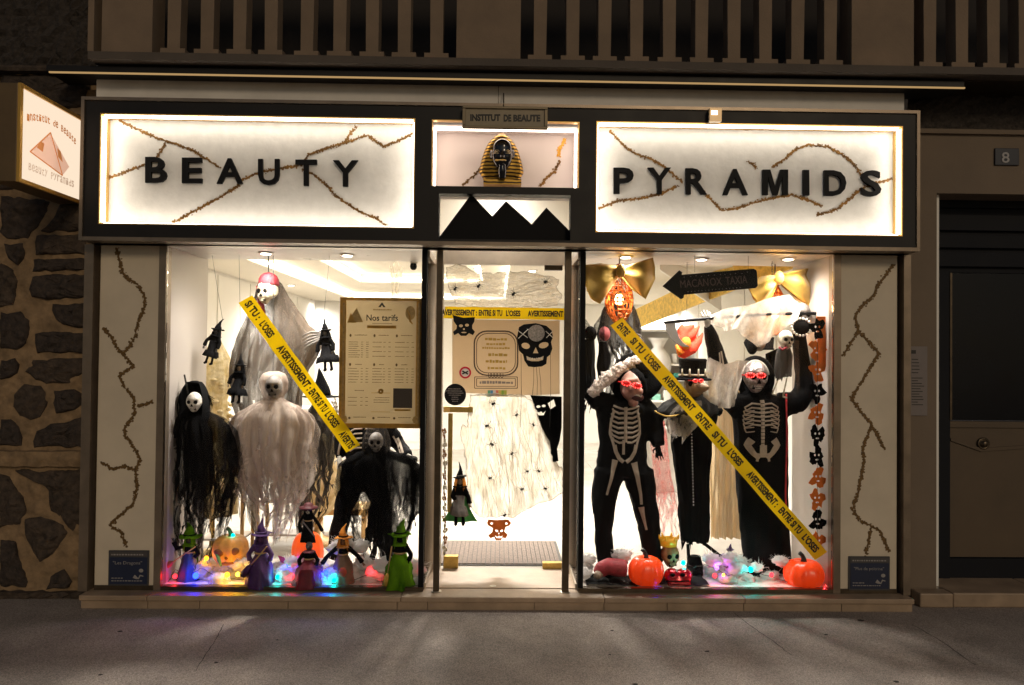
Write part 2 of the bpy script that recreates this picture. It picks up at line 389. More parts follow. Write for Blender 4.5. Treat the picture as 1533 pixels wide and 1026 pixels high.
stones = [
 [(0,110),(60,112),(131,116),(131,160),(70,168),(0,165)], [(0,172),(60,174),(56,230),(0,228)], [(66,176),(131,168),(131,232),(64,236)],
 [(0,236),(58,238),(60,286),(0,284)], [(66,242),(131,240),(131,298),(84,299),(66,290)],
 [(0,292),(74,300),(68,325),(42,358),(10,358),(0,350)], [(90,305),(131,305),(131,345),(62,348),(80,325)],
 [(5,366),(36,364),(37,388),(28,398),(14,388)], [(0,392),(18,405),(25,420),(25,445),(22,458),(0,460)],
 [(52,352),(131,350),(131,380),(52,382)], [(50,388),(131,387),(131,404),(48,407)],
 [(47,415),(60,411),(131,410),(131,446),(70,450),(46,445),(43,432)], [(78,456),(131,453),(131,492),(105,490),(82,480),(76,465)],
 [(0,468),(30,467),(44,480),(46,497),(40,515),(25,525),(0,523)], [(52,500),(70,497),(130,497),(130,529),(54,529),(50,515)],
 [(0,540),(22,537),(27,545),(25,558),(12,567),(0,568)], [(36,555),(50,540),(70,537),(130,536),(127,560),(110,574),(70,575),(50,568)],
 [(20,590),(35,575),(60,578),(70,585),(70,610),(62,625),(45,630),(28,622),(20,608)], [(80,585),(110,582),(122,590),(123,605),(112,614),(85,620),(78,605)],
 [(0,628),(15,628),(30,640),(35,655),(33,668),(0,668)], [(55,645),(75,635),(110,628),(129,622),(129,670),(50,670),(48,660)],
 [(0,708),(12,712),(35,745),(40,765),(30,785),(0,790)], [(20,703),(127,704),(127,785),(110,800),(92,775),(76,765),(72,735),(50,712)],
 [(38,778),(60,772),(95,785),(100,800),(78,830),(58,845),(46,820),(35,800)], [(0,806),(24,812),(30,840),(44,872),(40,880),(0,880)],
 [(76,862),(95,850),(108,872),(104,881),(70,882)]]
def stone_obj(pl, parent, Y, mat, mirror=False):
    P = []
    n = len(pl)
    for i in range(n):
        a, c = Vector(pl[i]), Vector(pl[(i+1) % n]); m = max(1, int((c-a).length/9))
        for k in range(m):
            q = a.lerp(c, k/m); P.append(q+Vector((random.uniform(-1.6, 1.6), random.uniform(-1.6, 1.6))))
    if mirror: P = [Vector((-q.x-6, q.y)) for q in P]
    C = sum(P, Vector((0, 0)))/len(P); vs = []; m = len(P)
    RG = ((1.0, .022), (.985, .008), (.95, -.004), (.86, -.014), (.7, -.02), (.5, -.022), (.27, -.024))
    def lump(p, t): return mnoise.noise(p*9)*.030*(1-t*.6)+mnoise.noise(p*27)*.016+random.uniform(-.003, .003)
    for t, dy in RG:
        for q in P:
            w = C+(q-C)*t; p = A(w.x, w.y, Y); p.y += dy+(lump(p, t) if t < .98 else 0); vs.append(p)
    p = A(C.x, C.y, Y); p.y -= .024+lump(p, 0); vs.append(p)
    fs = []; g = len(RG)-1
    for r in range(g):
        for k in range(m): fs.append((r*m+k, (r+1)*m+k, (r+1)*m+(k+1) % m, r*m+(k+1) % m))
    for k in range(m): fs.append((g*m+k, (g+1)*m, g*m+(k+1) % m))
    b = MB(); b.add(vs, fs)
    me = b.mesh('stone'); bm = bmesh.new(); bm.from_mesh(me); bmesh.ops.recalc_face_normals(bm, faces=bm.faces); bm.to_mesh(me); bm.free()
    return put('stone', me, mat, parent)
for pl in stones:
    for mir in (False, True): stone_obj(pl, sw, YW, random.choice([K['stone'], K['stone'], K['stone2']]), mir)
def rough_bar(name, parent, mat, x0, x1, Y, dep, z0, z1, amp=.008):
    """a string course with worn edges"""
    nx = 40
    def fn(u, v):
        prof = [(.0, 0), (-dep, .06), (-dep*1.1, .5), (-dep, .94), (0, 1)]; i = min(4, int(round(v*4)))
        dy, t = prof[i]; return (x0+(x1-x0)*u, Y+dy+random.uniform(-amp, amp), z0+(z1-z0)*t+random.uniform(-amp, amp)*.6)
    return MB().grid(nx, 4, fn).build(name, mat, parent)
z0, z1 = A(60, 699, YW).z, A(60, 674, YW).z
rough_bar('string_course', sw, K['mort'], -4.6, xr-.01, YW+.01, .05, z0, z1)
rough_bar('footing', sw, K['stone2'], -4.6, xr+.01, YW+.01, .05, 0, A(60, 884, YW).z, .014)
z0, z1 = A(60, 112, YW).z, A(60, 103, YW).z
rough_bar('string_course', sw, K['stone2'], -4.6, xr, YW+.0, .06, z0, z1, .003)
# upper, rough cast part of that house
uw = MB().grid(70, 40, lambda u, v: (-4.6+(xr+4.6)*u, YW+random.uniform(-.02, .015), z1+1.4*v)).build('rough_cast_wall', K['rough'], sw)

# ================================================================ right hand house
K['beige'] = M('beige_rendered_wall', (.19, .145, .105), .85, 0, .12, 3, .2, 90)
K['door'] = M('dark_navy_door_paint', (.008, .009, .013), .65, 0, .2, 5, spec=.2)
K['doorb'] = M('brown_painted_door_panel', (.10, .068, .040), .6, 0, .15, 4)
YR = .10
xl = A(1360, 600, YR).x; xd = A(1402, 600, YR).x; zt = A(1450, 202, YR).z; zdt = A(1450, 290, YR).z; zs = A(1450, 886, YR).z
hs = thing('neighbour_house', 'beige rendered house front beside the shop, with a dark doorway', 'house', ((xl+5)/2, YR, 0))
box('wall', K['beige'], hs, xl, xd, YR, YR+.5, 0, zt)
box('wall', K['beige'], hs, xd, 5.2, YR+.001, YR+.5, zdt, zt)
box('wall', K['beige'], hs, xd+1.35, 5.2, YR, YR+.5, 0, zdt)
box('cornice_strip', K['beige'], hs, xl, 5.2, YR-.025, YR+.3, zt, zt+.03)
MB().grid(60, 16, lambda u, v: (xl+(5.2-xl)*u, YR+.02+random.uniform(-.016, .012), zt+.03+.46*v)).build('rough_cast_band', K['rough'], hs)
YD = .32
dr = thing('house_door', 'dark double panelled street door with brown lower panel and round knob', 'door', (xd+.6, YD, zs))
z = lambda py: A(1460, py, YD).z
xe = xd+1.35
box('frame', K['door'], dr, xd-.02, xe+.02, YD+.02, YD+.1, z(408), zdt+.05)
for a, c in ((296, 312), (322, 346), (352, 372), (378, 400)): box('transom_slat', K['door'], dr, xd+.004, xe-.004, YD-.012, YD+.019, z(c), z(a), .004)
xg = A(1420, 500, YD).x
box('jamb', K['door'], dr, xd-.015, xg, YD-.02, YD+.1, z(868), z(408)-.002)
pane = box('pane', M('black_door_glass', (.004, .005, .009), .25, 0, .1, 3, spec=.2), dr, xg+.004, xe, YD+.03, YD+.05, z(630), z(409))
box('glazing_bead', K['steeld'], dr, xg-.004, xg+.01, YD-.026, YD+.028, z(629), z(410))
pn = box('lower_panel', K['doorb'], dr, xg+.002, xe, YD, YD+.06, z(834), z(632))
b = MB(); zc = z(648); xm = A(1468, 650, YD).x
b.prism([(xg+.01, z(660)), (xm, z(676)), (xe, z(660)), (xe, z(656)), (xm, z(671)), (xg+.01, z(656))], YD-.012, YD-.001); b.build('chevron_moulding', K['doorb'], pn)
box('rail', K['doorb'], dr, xg+.002, xe, YD-.015, YD+.05, z(640), z(631))
kn = MB().lathe((0, 0, 0), [(.038, 0), (.042, .006), (.042, .012), (.03, .016), (.03, .012), (.024, .012), (.022, .03), (.012, .036), (.001, .037)], 22)
me = kn.mesh('door_knob'); me.transform(Matrix.Translation(A(1471, 664, YD-.001)) @ Matrix.Rotation(R(90), 4, 'X')); put('door_knob', me, K['steeld'], dr, True)
box('kick_plate', K['door'], dr, xg+.003, xe, YD-.006, YD+.05, z(866), z(836))
# threshold stones
st = thing('stone_step', 'low worn stone step in front of the dark house door', 'step', (3.4, 0, 0))
x = xl+.01
for k, w in enumerate((.22, .62, .6, .8)):
    box('step_block', K['travert'], st, x+.002, x+w-.002, -.02+random.uniform(-.008, .008), .5 if k else .09, 0, A(1450, 888, 0).z+random.uniform(-.004, .004), .009); x += w

hp = thing('house_number_plate', 'small dark blue plate with a white number 8 on the beige wall', 'number plate', A(1506, 247, YR))
a, c = A(1488, 248, YR), A(1524, 223, YR)
box('plate', M('navy_enamel', (.008, .010, .022), .35), hp, a.x, c.x, YR-.012, YR-.001, a.z, c.z, .003)
tpx('numeral', '8', 1500, 1511.5, 228, 244, YR-.016, M('white_enamel', (.34, .33, .34), .4), hp, .004, .01)
nt_ = thing('paper_notice', 'pale printed notice fixed to the beige wall right of the shop', 'notice', A(1374, 622, YR))
a, c = A(1361, 622, YR), A(1387, 519, YR)
K['paper'] = M('grey_white_paper', (.22, .19, .18), .8, 0, .06, 20)
box('sheet', K['paper'], nt_, a.x, c.x, YR-.01, YR-.002, a.z, c.z)
b = MB()
for py in list(range(538, 560, 5))+list(range(566, 610, 4)):
    p = A(1365, py, YR-.012); x1 = A(random.uniform(1372, 1384), py, YR).x; b.box(p.x, x1, YR-.0122, YR-.0105, p.z-.003, p.z+.002)
p = A(1363, 527, YR); b.box(p.x, p.x+.03, YR-.0122, YR-.0105, p.z-.012, p.z+.012); b.build('print', K['ink'], nt_)['kind'] = 'stuff'

# ================================================================ balcony and awning overhead
K['balc'] = M('beige_balcony_concrete', (.22, .16, .11), .85, 0, .18, 4, .2, 80)
YB = -.20
zb = A(766, 88, -.25).z
bl = thing('balcony', 'beige balcony above the shop with flat balusters and wide panels', 'balcony', (0, YB, zb))
box('slab', M('grey_slab_edge', (.10, .082, .068), .85, 0, .2, 4, .2, 60), bl, A(138, 90, YB).x, 5.2, -.25, .75, A(766, 99, -.25).z, zb)
box('moulding', K['steeld'], bl, A(140, 90, YB).x, 5.2, -.15, .7, A(766, 109, -.15).z, A(766, 99, -.25).z-.001)
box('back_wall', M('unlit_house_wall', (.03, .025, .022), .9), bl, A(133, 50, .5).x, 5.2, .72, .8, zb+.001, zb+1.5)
for px in (262, 311, 360, 408, 460, 509, 558, 606, 654, 808, 857, 904, 952, 1001, 1049, 1097, 1145, 1192, 1240, 1390, 1437, 1484, 1531, 1578, 1625, 1672):
    x = A(px, 60, YB).x; sh = bpy.data.meshes.get('baluster')
    if sh is None:
        m_ = MB().prism([(-.038, .034), (.038, .034), (.044, .9), (-.044, .9)], 0, .10); m_.box(-.074, .074, -.012, .112, 0, .033)
        sh = m_.mesh('baluster'); sh.materials.append(K['balc'])
    o = bpy.data.objects.new('baluster', sh); COL.objects.link(o); o.parent = bl; o.location = (x-bl.location.x+random.uniform(-.003, .003), -.02+random.uniform(-.004, .004), .001); o.rotation_euler = (0, random.uniform(-.006, .006), random.uniform(-.03, .03))
for a, c in ((158, 233), (684, 779), (1270, 1362)): box('panel', K['balc'], bl, A(a, 60, YB).x, A(c, 60, YB).x, YB-.045, YB+.12, zb+.001, zb+.9)
box('panel', K['balc'], bl, A(138, 60, YB).x, A(147, 60, YB).x, YB-.05, YB+.3, zb+.001, zb+.9)
box('hand_rail', K['balc'], bl, A(138, 60, YB).x, 5.2, YB-.07, YB+.15, zb+.902, zb+1.0)

zl = A(766, 120, -.19).z
aw = thing('awning_cassette', 'long slim closed awning cassette with a warm LED line on its lower edge above the sign', 'awning', (0, -.2, zl))
x0, x1 = A(68, 106, -.19).x, A(1445, 128, -.19).x
box('cassette', K['dark'], aw, x0, x1, -.185, .05, zl+.006, A(766, 109.5, -.185).z, .004)
box('light_line', emitter('slim_warm_led_profile', (1, .62, .26), .45), aw, x0+.02, x1, -.19, -.178, zl-.003, zl+.005)  # emitter: the lower edge glows as a thin warm led line
box('bracket', K['dark'], aw, -1.6, -1.55, -.02, .1, zl-.03, zl+.004); box('bracket', K['dark'], aw, 1.6, 1.65, -.02, .1, zl-.03, zl+.004)

# ================================================================ shopfront
YS = -.18
sx0, sx1, sz0, sz1 = -2.575, 2.625, 2.283, 3.155
wx0, wx1, pz, hz = -2.603, 2.648, .088, 2.268
sf = thing('shopfront', 'dark framed illuminated shopfront with cream pilasters and a stone plinth', 'shopfront', (0, 0, 0))
box('fascia_panel', K['greyp'], sf, sx0+.02, .0-.02, -.06, .05, sz1-.05, 3.40); box('fascia_panel', K['greyp'], sf, -.016, sx1-.03, -.06, .05, sz1-.05, 3.40)
# sign frame with openings (each a piece of its own)
def px_rect(p, Y):
    x0 = (A(p[0], p[3], Y).x+A(p[0], p[1], Y).x)/2; return x0, A(p[2], (p[1]+p[3])/2, Y).x, A((p[0]+p[2])/2, p[3], Y).z, A((p[0]+p[2])/2, p[1], Y).z
LS = px_rect((148, 173, 621, 339), YS); RS = px_rect((892, 185, 1352, 351), YS); NI = px_rect((646, 181, 867, 280), YS); TR = px_rect((657, 291, 854, 359), YS)
loops = [[(sx0+.02, sz0+.012), (sx1-.02, sz0+.012), (sx1-.02, sz1-.02), (sx0+.02, sz1-.02)]]
for r in (LS, RS, NI, TR): loops.append([(r[0], r[2]), (r[1], r[2]), (r[1], r[3]), (r[0], r[3])][::-1])
me = flatmesh('sign_frame', loops, .10); me.transform(Matrix.Translation((0, YS, 0))); put('sign_frame', me, K['dark'], sf)
for a in ((sx0, sx1, sz1-.019, sz1), (sx0, sx1, sz0-.012, sz0+.011), (sx0, sx0+.0195, sz0+.0115, sz1-.0195), (sx1-.0195, sx1, sz0+.0115, sz1-.0195)):
    box('frame_trim', K['trim'], sf, a[0], a[1], YS-.012, .06, a[2], a[3])
box('sign_back', K['dark'], sf, sx0+.03, -.57, .0, .05, sz0+.02, sz1-.03); box('sign_back', K['dark'], sf, .57, sx1-.03, .0, .05, sz0+.02, sz1-.03)
box('sign_soffit', K['steel'], sf, sx0+.005, sx1-.005, YS+.105, .04, sz0-.012, sz0-.001)
# jambs, dark reveals and pilasters
PJ = K['trim']
for s, (a, c) in ((-1, (wx0, wx0+.045)), (1, (wx1-.045, wx1))): box('outer_jamb', PJ, sf, a-(.012 if s < 0 else 0), c, -.05, .10, pz+.001, hz-.001)
xa, xb = A(148, 620, 0).x, A(236, 620, 0).x; xc, xd2 = A(1257, 620, 0).x, A(1341, 620, 0).x
box('reveal', K['steeld'], sf, wx0+.0455, xa-.001, .02, .12, pz+.001, hz-.001); box('reveal', K['steeld'], sf, xd2+.001, wx1-.0455, .02, .12, pz+.001, hz-.001)
pl1 = box('pilaster', K['cream'], sf, xa, xb, -.012, .14, pz+.03, hz-.001); pl2 = box('pilaster', K['cream'], sf, xc, xd2, -.012, .14, pz+.03, hz-.001)
box('pilaster_foot', K['steeld'], sf, xa, xb, -.02, .1, pz+.001, pz+.029); box('pilaster_foot', K['steeld'], sf, xc, xd2, -.02, .1, pz+.001, pz+.029)
def flakes(pts, Y, w, mat, parent, dens=1.0, name='gold_vein', th=.003, gaps=.12):
    b = MB(); pts = [Vector(p) for p in pts]; s = S(Y)
    D = []                                              # a ragged continuous trail, thick in places and nearly broken in others
    for i in range(len(pts)-1):
        m = max(2, int((pts[i+1]-pts[i]).length/2.2)); nrm = Vector((-(pts[i+1]-pts[i]).y, (pts[i+1]-pts[i]).x)).normalized()
        for k in range(m): D.append((pts[i].lerp(pts[i+1], k/m)+nrm*random.gauss(0, w*.10), nrm))
    ph = random.uniform(0, 9); vs = []
    for k, (q, nrm) in enumerate(D):
        a = w*(.16+.16*mnoise.noise(Vector((k*.21, ph, 0)))+random.uniform(-.05, .12)); a = max(a, .03*w)
        for c in (q+nrm*a, q-nrm*a*random.uniform(.6, 1.3)): p = A(c.x, c.y, Y); vs += [(p.x, Y-th*.45, p.z), (p.x, Y+.0003, p.z)]
    fs = []
    for k in range(len(D)-1): o = k*4; fs += [(o, o+2, o+6, o+4), (o, o+4, o+5, o+1), (o+2, o+3, o+7, o+6)]
    b.add(vs, fs); dens *= .8
    for i in range(len(pts)-1):
        L = (pts[i+1]-pts[i]).length; n = max(2, int(L*dens))
        for k in range(n):
            if random.random() < gaps: continue
            for rep in range(2):
                c = pts[i].lerp(pts[i+1], (k+random.random())/n)+Vector((random.gauss(0, w*.2), random.gauss(0, w*.2)))
                p = A(c.x, c.y, Y); r = w*s*random.uniform(.10, .36); a0 = random.uniform(0, 6.28); m = random.choice((4, 5, 6))
                q = [(p.x+math.cos(a0+6.283*j/m)*r*random.uniform(.55, 1.2), p.z+math.sin(a0+6.283*j/m)*r*random.uniform(.55, 1.2)) for j in range(m)]
                b.prism(q, Y-th*random.uniform(.4, 1.2)-random.uniform(0, .0006), Y+.0005)
    return b.build(name, mat, parent)
LV = [[(175,372),(181,399),(186,413),(207,427),(216,442),(217,458),(207,483),(202,504),(191,523),(184,530)],
 [(154,492),(167,504),(175,520),(184,530),(193,541),(200,548),(189,556),(179,562),(186,579),(200,595),(202,620),(186,641),(188,653),(202,672),(210,688),(203,706),(205,732),(199,756),(175,776),(165,787),(183,798),(189,818)],
 [(205,609),(217,606),(230,600)], [(151,692),(168,702),(186,699),(202,704)]]
RV = [[(1338,396),(1324,415),(1312,431),(1310,441),(1285,464),(1280,476),(1285,496),(1316,529),(1274,598),(1305,636),(1324,672)], [(1285,496),(1261,534)],
 [(1305,636),(1291,672),(1294,683),(1285,736),(1276,763),(1288,780),(1316,794),(1332,827)], [(1304,791),(1296,832)]]
K['goldd'] = M('tarnished_gold_leaf', (.17, .095, .028), .55, .3, .5, 60, .3, 150)
for v in LV: flakes(v, -.0122, 6.5, K['goldd'], pl1, 1.2)
for v in RV: flakes(v, -.0122, 6.5, K['goldd'], pl2, 1.2)
# plinth of travertine slabs
zp = pz
x = A(118, 890, -.12).x; xend = A(1369, 893, -.12).x
for px in (219, 297, 430, 594, 640, 800, 905, 1000, 1115, 1262, 1369):
    x2 = A(px, 890, -.12).x
    box('plinth_slab', K['travert'], sf, x+.0015, x2-.0015, -.10, -.02, 0, zp-.033, .003); x = x2
x = A(118, 890, -.12).x
for px in (220, 600, 905, 1115, 1369):
    x2 = A(px, 890, -.12).x
    box('plinth_cap', K['travert'], sf, x+.0015, x2-.0015, -.125, .05, zp-.032, zp, .005); x = x2
a, c = A(747, 901, -.101), A(783, 893, -.101); box('drain_slot', K['void'], sf, a.x, c.x, -.1025, -.095, a.z, c.z)

# ---------------------------------------------------------------- the two illuminated letter signs
def lit_sign(label, r, letters, veins):
    t = thing('illuminated_sign', label, 'sign', ((r[0]+r[1])/2, YS, r[2]), 'illuminated letter signs over the shop windows')
    yp = -.072; x0, x1, z0, z1 = r
    pnl = box('panel', K['plast'], t, x0-.01, x1+.01, yp, yp+.02, z0-.01, z1+.01)
    d = .001                                            # lining of the recess in gold, with the led strip on it
    for a in ((x0+d, x1-d, z1-.008, z1-d), (x0+d, x1-d, z0+d, z0+.008), (x0+d, x0+.008, z0+.0085, z1-.0085), (x1-.008, x1-d, z0+.0085, z1-.0085)):
        box('gold_lining', K['golds'], t, a[0], a[1], YS+.001, yp-.001, a[2], a[3])
    e = .012
    for a in ((x0+.02, x1-.02, z1-e-.003, z1-.0085), (x0+.02, x1-.02, z0+.0085, z0+e+.003), (x0+.0085, x0+e+.003, z0+.02, z1-.02), (x1-e-.003, x1-.0085, z0+.02, z1-.02)):
        box('led_strip', K['led'], t, a[0], a[1], yp-.088, yp-.056, a[2], a[3])
    for v in veins: flakes(v, yp-.0003, 5.6, K['gold'], pnl, 1.1, gaps=.25)
    for ch, a, c, yt, yb in letters:
        if ch == 'M': o = flat('letter', [[(a+(c-a)*u, yt+(yb-yt)*v) for u, v in ((0, 1), (0, 0), (.30, 0), (.5, .70), (.70, 0), (1, 0), (1, 1), (.79, 1), (.79, .27), (.59, 1), (.41, 1), (.21, .27), (.21, 1))]], yp-.024, .020, K['blackl'], t)
        else: o = tpx('letter', ch, a, c, yt, yb, yp-.024, K['blackl'], t, .020, .020)
        o['label'] = 'black raised letter '+ch
lit_sign('illuminated white panel reading BEAUTY in black letters', LS,
 [('B',217,249,235,273.5),('E',272,302,236,274),('A',324,363,237,275),('U',386,418,238,277),('T',442,474,239,278),('Y',498,536,240,279)],
 [[(178,180),(205,193),(235,207),(262,215),(290,226),(318,244),(330,252)],[(249,212),(240,228),(232,240)],[(162,267),(190,257),(217,247)],
  [(258,334),(300,312),(330,295),(355,280),(362,270),(390,258),(420,252),(450,247),(462,232),(480,225),(510,216),(550,203),(568,215),(575,219),(595,212),(618,200)],
  [(515,215),(525,200),(535,188)],[(452,254),(470,262),(490,278),(500,292),(530,312),(545,320),(565,328),(580,340)]])
lit_sign('illuminated white panel reading PYRAMIDS in black letters', RS,
 [('P',919,949,251,290),('Y',970,1005,251,290.5),('R',1027,1058.5,252,291),('A',1082,1120,253,292),('M',1142,1180,254,292),('I',1203,1212,254.5,292.5),('D',1234.5,1267.5,255,293),('S',1290,1320,255,294)],
 [[(913,196),(935,220),(955,232),(975,238),(995,250),(1018,270),(1022,275)],[(895,313),(925,301),(960,297),(990,290),(1015,278)],
  [(1040,275),(1055,290),(1080,315),(1100,313),(1130,303),(1165,295),(1185,292),(1210,300),(1232,310)],[(1222,322),(1240,318),(1256,312),(1275,295),(1290,282),(1320,272),(1338,267)],
  [(1157,250),(1175,238),(1190,224),(1210,217),(1240,220),(1262,232),(1280,248),(1290,262)],[(1120,242),(1130,248),(1133,254)]])

# ---------------------------------------------------------------- niche with LED, bust, plate
x0, x1, z0, z1 = NI
ni = thing('display_niche', 'white lit niche over the shop door holding a golden bust', 'niche', ((x0+x1)/2, YS, z0))
yb = .12
box('back', K['nichew'], ni, x0-.005, x1+.005, yb, yb+.02, z0-.005, z1+.005)
box('floor', K['nichew'], ni, x0, x1, YS+.102, yb-.001, z0-.02, z0-.001); box('top', K['nichew'], ni, x0, x1, YS+.102, yb-.001, z1+.001, z1+.02)
box('side', K['nichew'], ni, x0-.02, x0-.001, YS+.102, yb-.001, z0, z1); box('side', K['nichew'], ni, x1+.001, x1+.02, YS+.102, yb-.001, z0, z1)
ledn = emitter('niche_led_strip', (1, .80, .62), 9)
for a in ((x0+.005, x1-.005, z1-.012, z1-.003), (x0+.003, x0+.012, z0+.005, z1-.014), (x1-.012, x1-.003, z0+.005, z1-.014)): box('led_strip', ledn, ni, a[0], a[1], -.03, .0, a[2], a[3])
for a in ((x0, x1, z1-.006, z1-.001), (x0+.001, x0+.006, z0, z1-.007), (x1-.006, x1-.001, z0, z1-.007)): box('gold_lining', K['golds'], ni, a[0], a[1], YS-.004, YS+.03, a[2], a[3])
flakes([(692,278),(703,268),(715,258),(722,248)], yb-.0005, 6, K['goldd'], ni, .8, gaps=.35)
flakes([(808,279),(820,265),(832,255),(838,240)], yb-.0005, 6, K['gold'], ni, 1.1); flakes([(836,234),(838,222),(847,208)], yb-.0005, 7, M('bright_gold_leaf', (.80, .42, .06), .4, .3, .3, 60), ni, 1.4, gaps=.02)
# pharaoh bust
def pharaoh():
    Y = -.02; c = A(752, 279, Y); s = S(Y)
    t = thing('golden_bust', 'black faced bust in a gold striped ancient headdress standing in the niche', 'bust', c)
    W = lambda px, py, dy=0: A(px, py, Y+dy)
    gb = M('gold_and_umber_stripes', (.62, .36, .06), .35, .5, .3, 40)
    nt = gb.node_tree; g = nt.nodes.new('ShaderNodeNewGeometry'); w = nt.nodes.new('ShaderNodeTexWave'); w.wave_type = 'BANDS'; w.bands_direction = 'Z'; w.inputs['Scale'].default_value = 14; w.inputs['Distortion'].default_value = 2.5; w.inputs['Detail'].default_value = 2
    nt.links.new(g.outputs['Position'], w.inputs['Vector']); r = nt.nodes.new('ShaderNodeValToRGB'); r.color_ramp.elements[0].position = .25; r.color_ramp.elements[1].position = .6
    r.color_ramp.elements[0].color = (.03, .014, .004, 1); r.color_ramp.elements[1].color = (.62, .36, .05, 1); nt.links.new(w.outputs['Fac'], r.inputs['Fac']); nt.links.new(r.outputs[0], nt.nodes['Principled BSDF'].inputs['Base Color'])
    rows = [(272, 727, 777, .05), (268, 724, 779, .06), (258, 717, 784, .075), (250, 718, 783, .08), (238, 721, 780, .085), (225, 725, 776, .085), (215, 730, 771, .08), (207, 737, 764, .065), (201, 745, 757, .04)]
    b = MB(); vs = []; n = 20
    for py, a, e, d in rows:
        for k in range(n):
            q = 2*math.pi*k/n; cx = (a+e)/2; hw = (e-a)/2; p = W(cx+hw*math.copysign(abs(math.cos(q))**.8, math.cos(q)), py); p.y += d*.7*math.sin(q)+.02; vs.append(p)
    fs = [(i*n+k, i*n+(k+1) % n, (i+1)*n+(k+1) % n, (i+1)*n+k) for i in range(len(rows)-1) for k in range(n)]+[tuple(range(n))[::-1], tuple(range((len(rows)-1)*n, len(rows)*n))]
    b.add(vs, fs); hd = b.build('headdress', gb, t, True)
    bk = M('polished_black_stone', (.008, .009, .014), .12, 0, .1, 5, coat=.6)
    f = blob('face', [('b', W(752, 232, -.05), (.067, .05, .10)), ('b', W(752, 222, -.055), (.062, .045, .06)), ('t', [W(752, 236, -.105), W(752, 228, -.098)], [.013, .006]), ('b', W(736, 231, -.03), (.014, .012, .03)), ('b', W(768, 231, -.03), (.014, .012, .03))], bk, t, .006, 3)
    b = MB()
    for sx in (-1, 1):
        b.tube([W(752+sx*4, 227, -.10), W(752+sx*8, 224.5, -.098), W(752+sx*12, 227, -.088)], [.002, .0035, .002], 6); b.tube([W(752+sx*5, 229.5, -.10), W(752+sx*9, 230, -.097), W(752+sx*13, 229, -.085)], [.002, .003, .002], 6)
        b.ball(W(752+sx*8.5, 227.5, -.096), .009, .005, .006)
    b.tube([W(746, 240, -.098), W(752, 241, -.103), W(758, 240, -.098)], .0028, 6); b.build('face_gilding', M('silver_gilt_line', (.62, .50, .32), .3, .7), t, True)['kind'] = 'stuff'
    blob('beard', [('t', [W(752, 246, -.09), W(752, 256, -.085), W(752, 268, -.08)], [.022, .028, .022])], bk, t, .006, 2)
    box('collar_trim', K['golds'], t, W(744, 0).x, W(760, 0).x, Y-.10, Y-.07, W(752, 247).z, W(752, 245).z)
    b = MB(); p = W(752, 275); b.box(W(724, 275).x, W(780, 275).x, Y-.055, Y+.06, c.z, W(752, 271).z); b.build('base', gb, t)
pharaoh()
pl = thing('hanging_name_plate', 'cream framed plate reading INSTITUT DE BEAUTE above the bust', 'sign plate', A(756, 193, YS-.05))
a, c = A(692, 192, YS-.05), A(820, 161, YS-.05); cr = M('aged_cream_enamel', (.30, .245, .16), .5, 0, .15, 20)
box('board', cr, pl, a.x, c.x, YS-.05, YS-.03, a.z, c.z, .003)
for q in ((a.x, c.x, c.z-.016, c.z), (a.x, c.x, a.z, a.z+.016), (a.x, a.x+.02, a.z+.0165, c.z-.0165), (c.x-.02, c.x, a.z+.0165, c.z-.0165)): box('moulded_edge', M('bronze_edge', (.20, .16, .10), .45, .4), pl, q[0], q[1], YS-.062, YS-.0505, q[2], q[3], .003)
for w, a_, c_ in (('INSTITUT', 704, 749), ('DE', 754, 765.5), ('BEAUTE', 768.5, 809)): tpx('lettering', w, a_, c_, 171+(a_-704)*.012, 181.5+(a_-704)*.012, YS-.0525, K['ink'], pl, .0022, .05)
b = MB(); p = A(754, 140, -.09); q = A(754, 162, YS-.04); b.tube([p, q], .004, 6); b.build('hanger', K['steeld'], pl)

# transom with mountain silhouette
x0, x1, z0, z1 = TR
tr = thing('transom_window', 'small window over the door with a black three peaked mountain silhouette', 'window', ((x0+x1)/2, YS, z0))
box('pane', K['glass'], tr, x0, x1, YS+.108, YS+.112, z0-.01, z1+.01)
flat('mountain_silhouette', [[(655, 361), (657, 356), (705.5, 291), (737, 324), (757.5, 301), (796, 336), (818, 311), (854, 347), (856, 361)]], YS+.085, .012, K['blackl'], tr)
fl = thing('sign_floodlight', 'small floodlight clipped to the top edge of the right hand sign', 'lamp', A(1070, 183, YS-.03))
b = MB(); a, c = A(1061, 183, YS-.03), A(1079, 164, YS-.03); b.box(a.x, c.x, YS-.05, YS-.014, a.z, c.z); b.build('housing', M('silver_lamp_housing', (.5, .38, .24), .4, .6), fl)
box('lens', emitter('floodlight_glow', (1, .82, .6), 3.5), fl, A(1066, 0, YS-.05).x, A(1075, 0, YS-.05).x, YS-.055, YS-.0505, A(1070, 172, YS-.05).z, A(1070, 166, YS-.05).z)

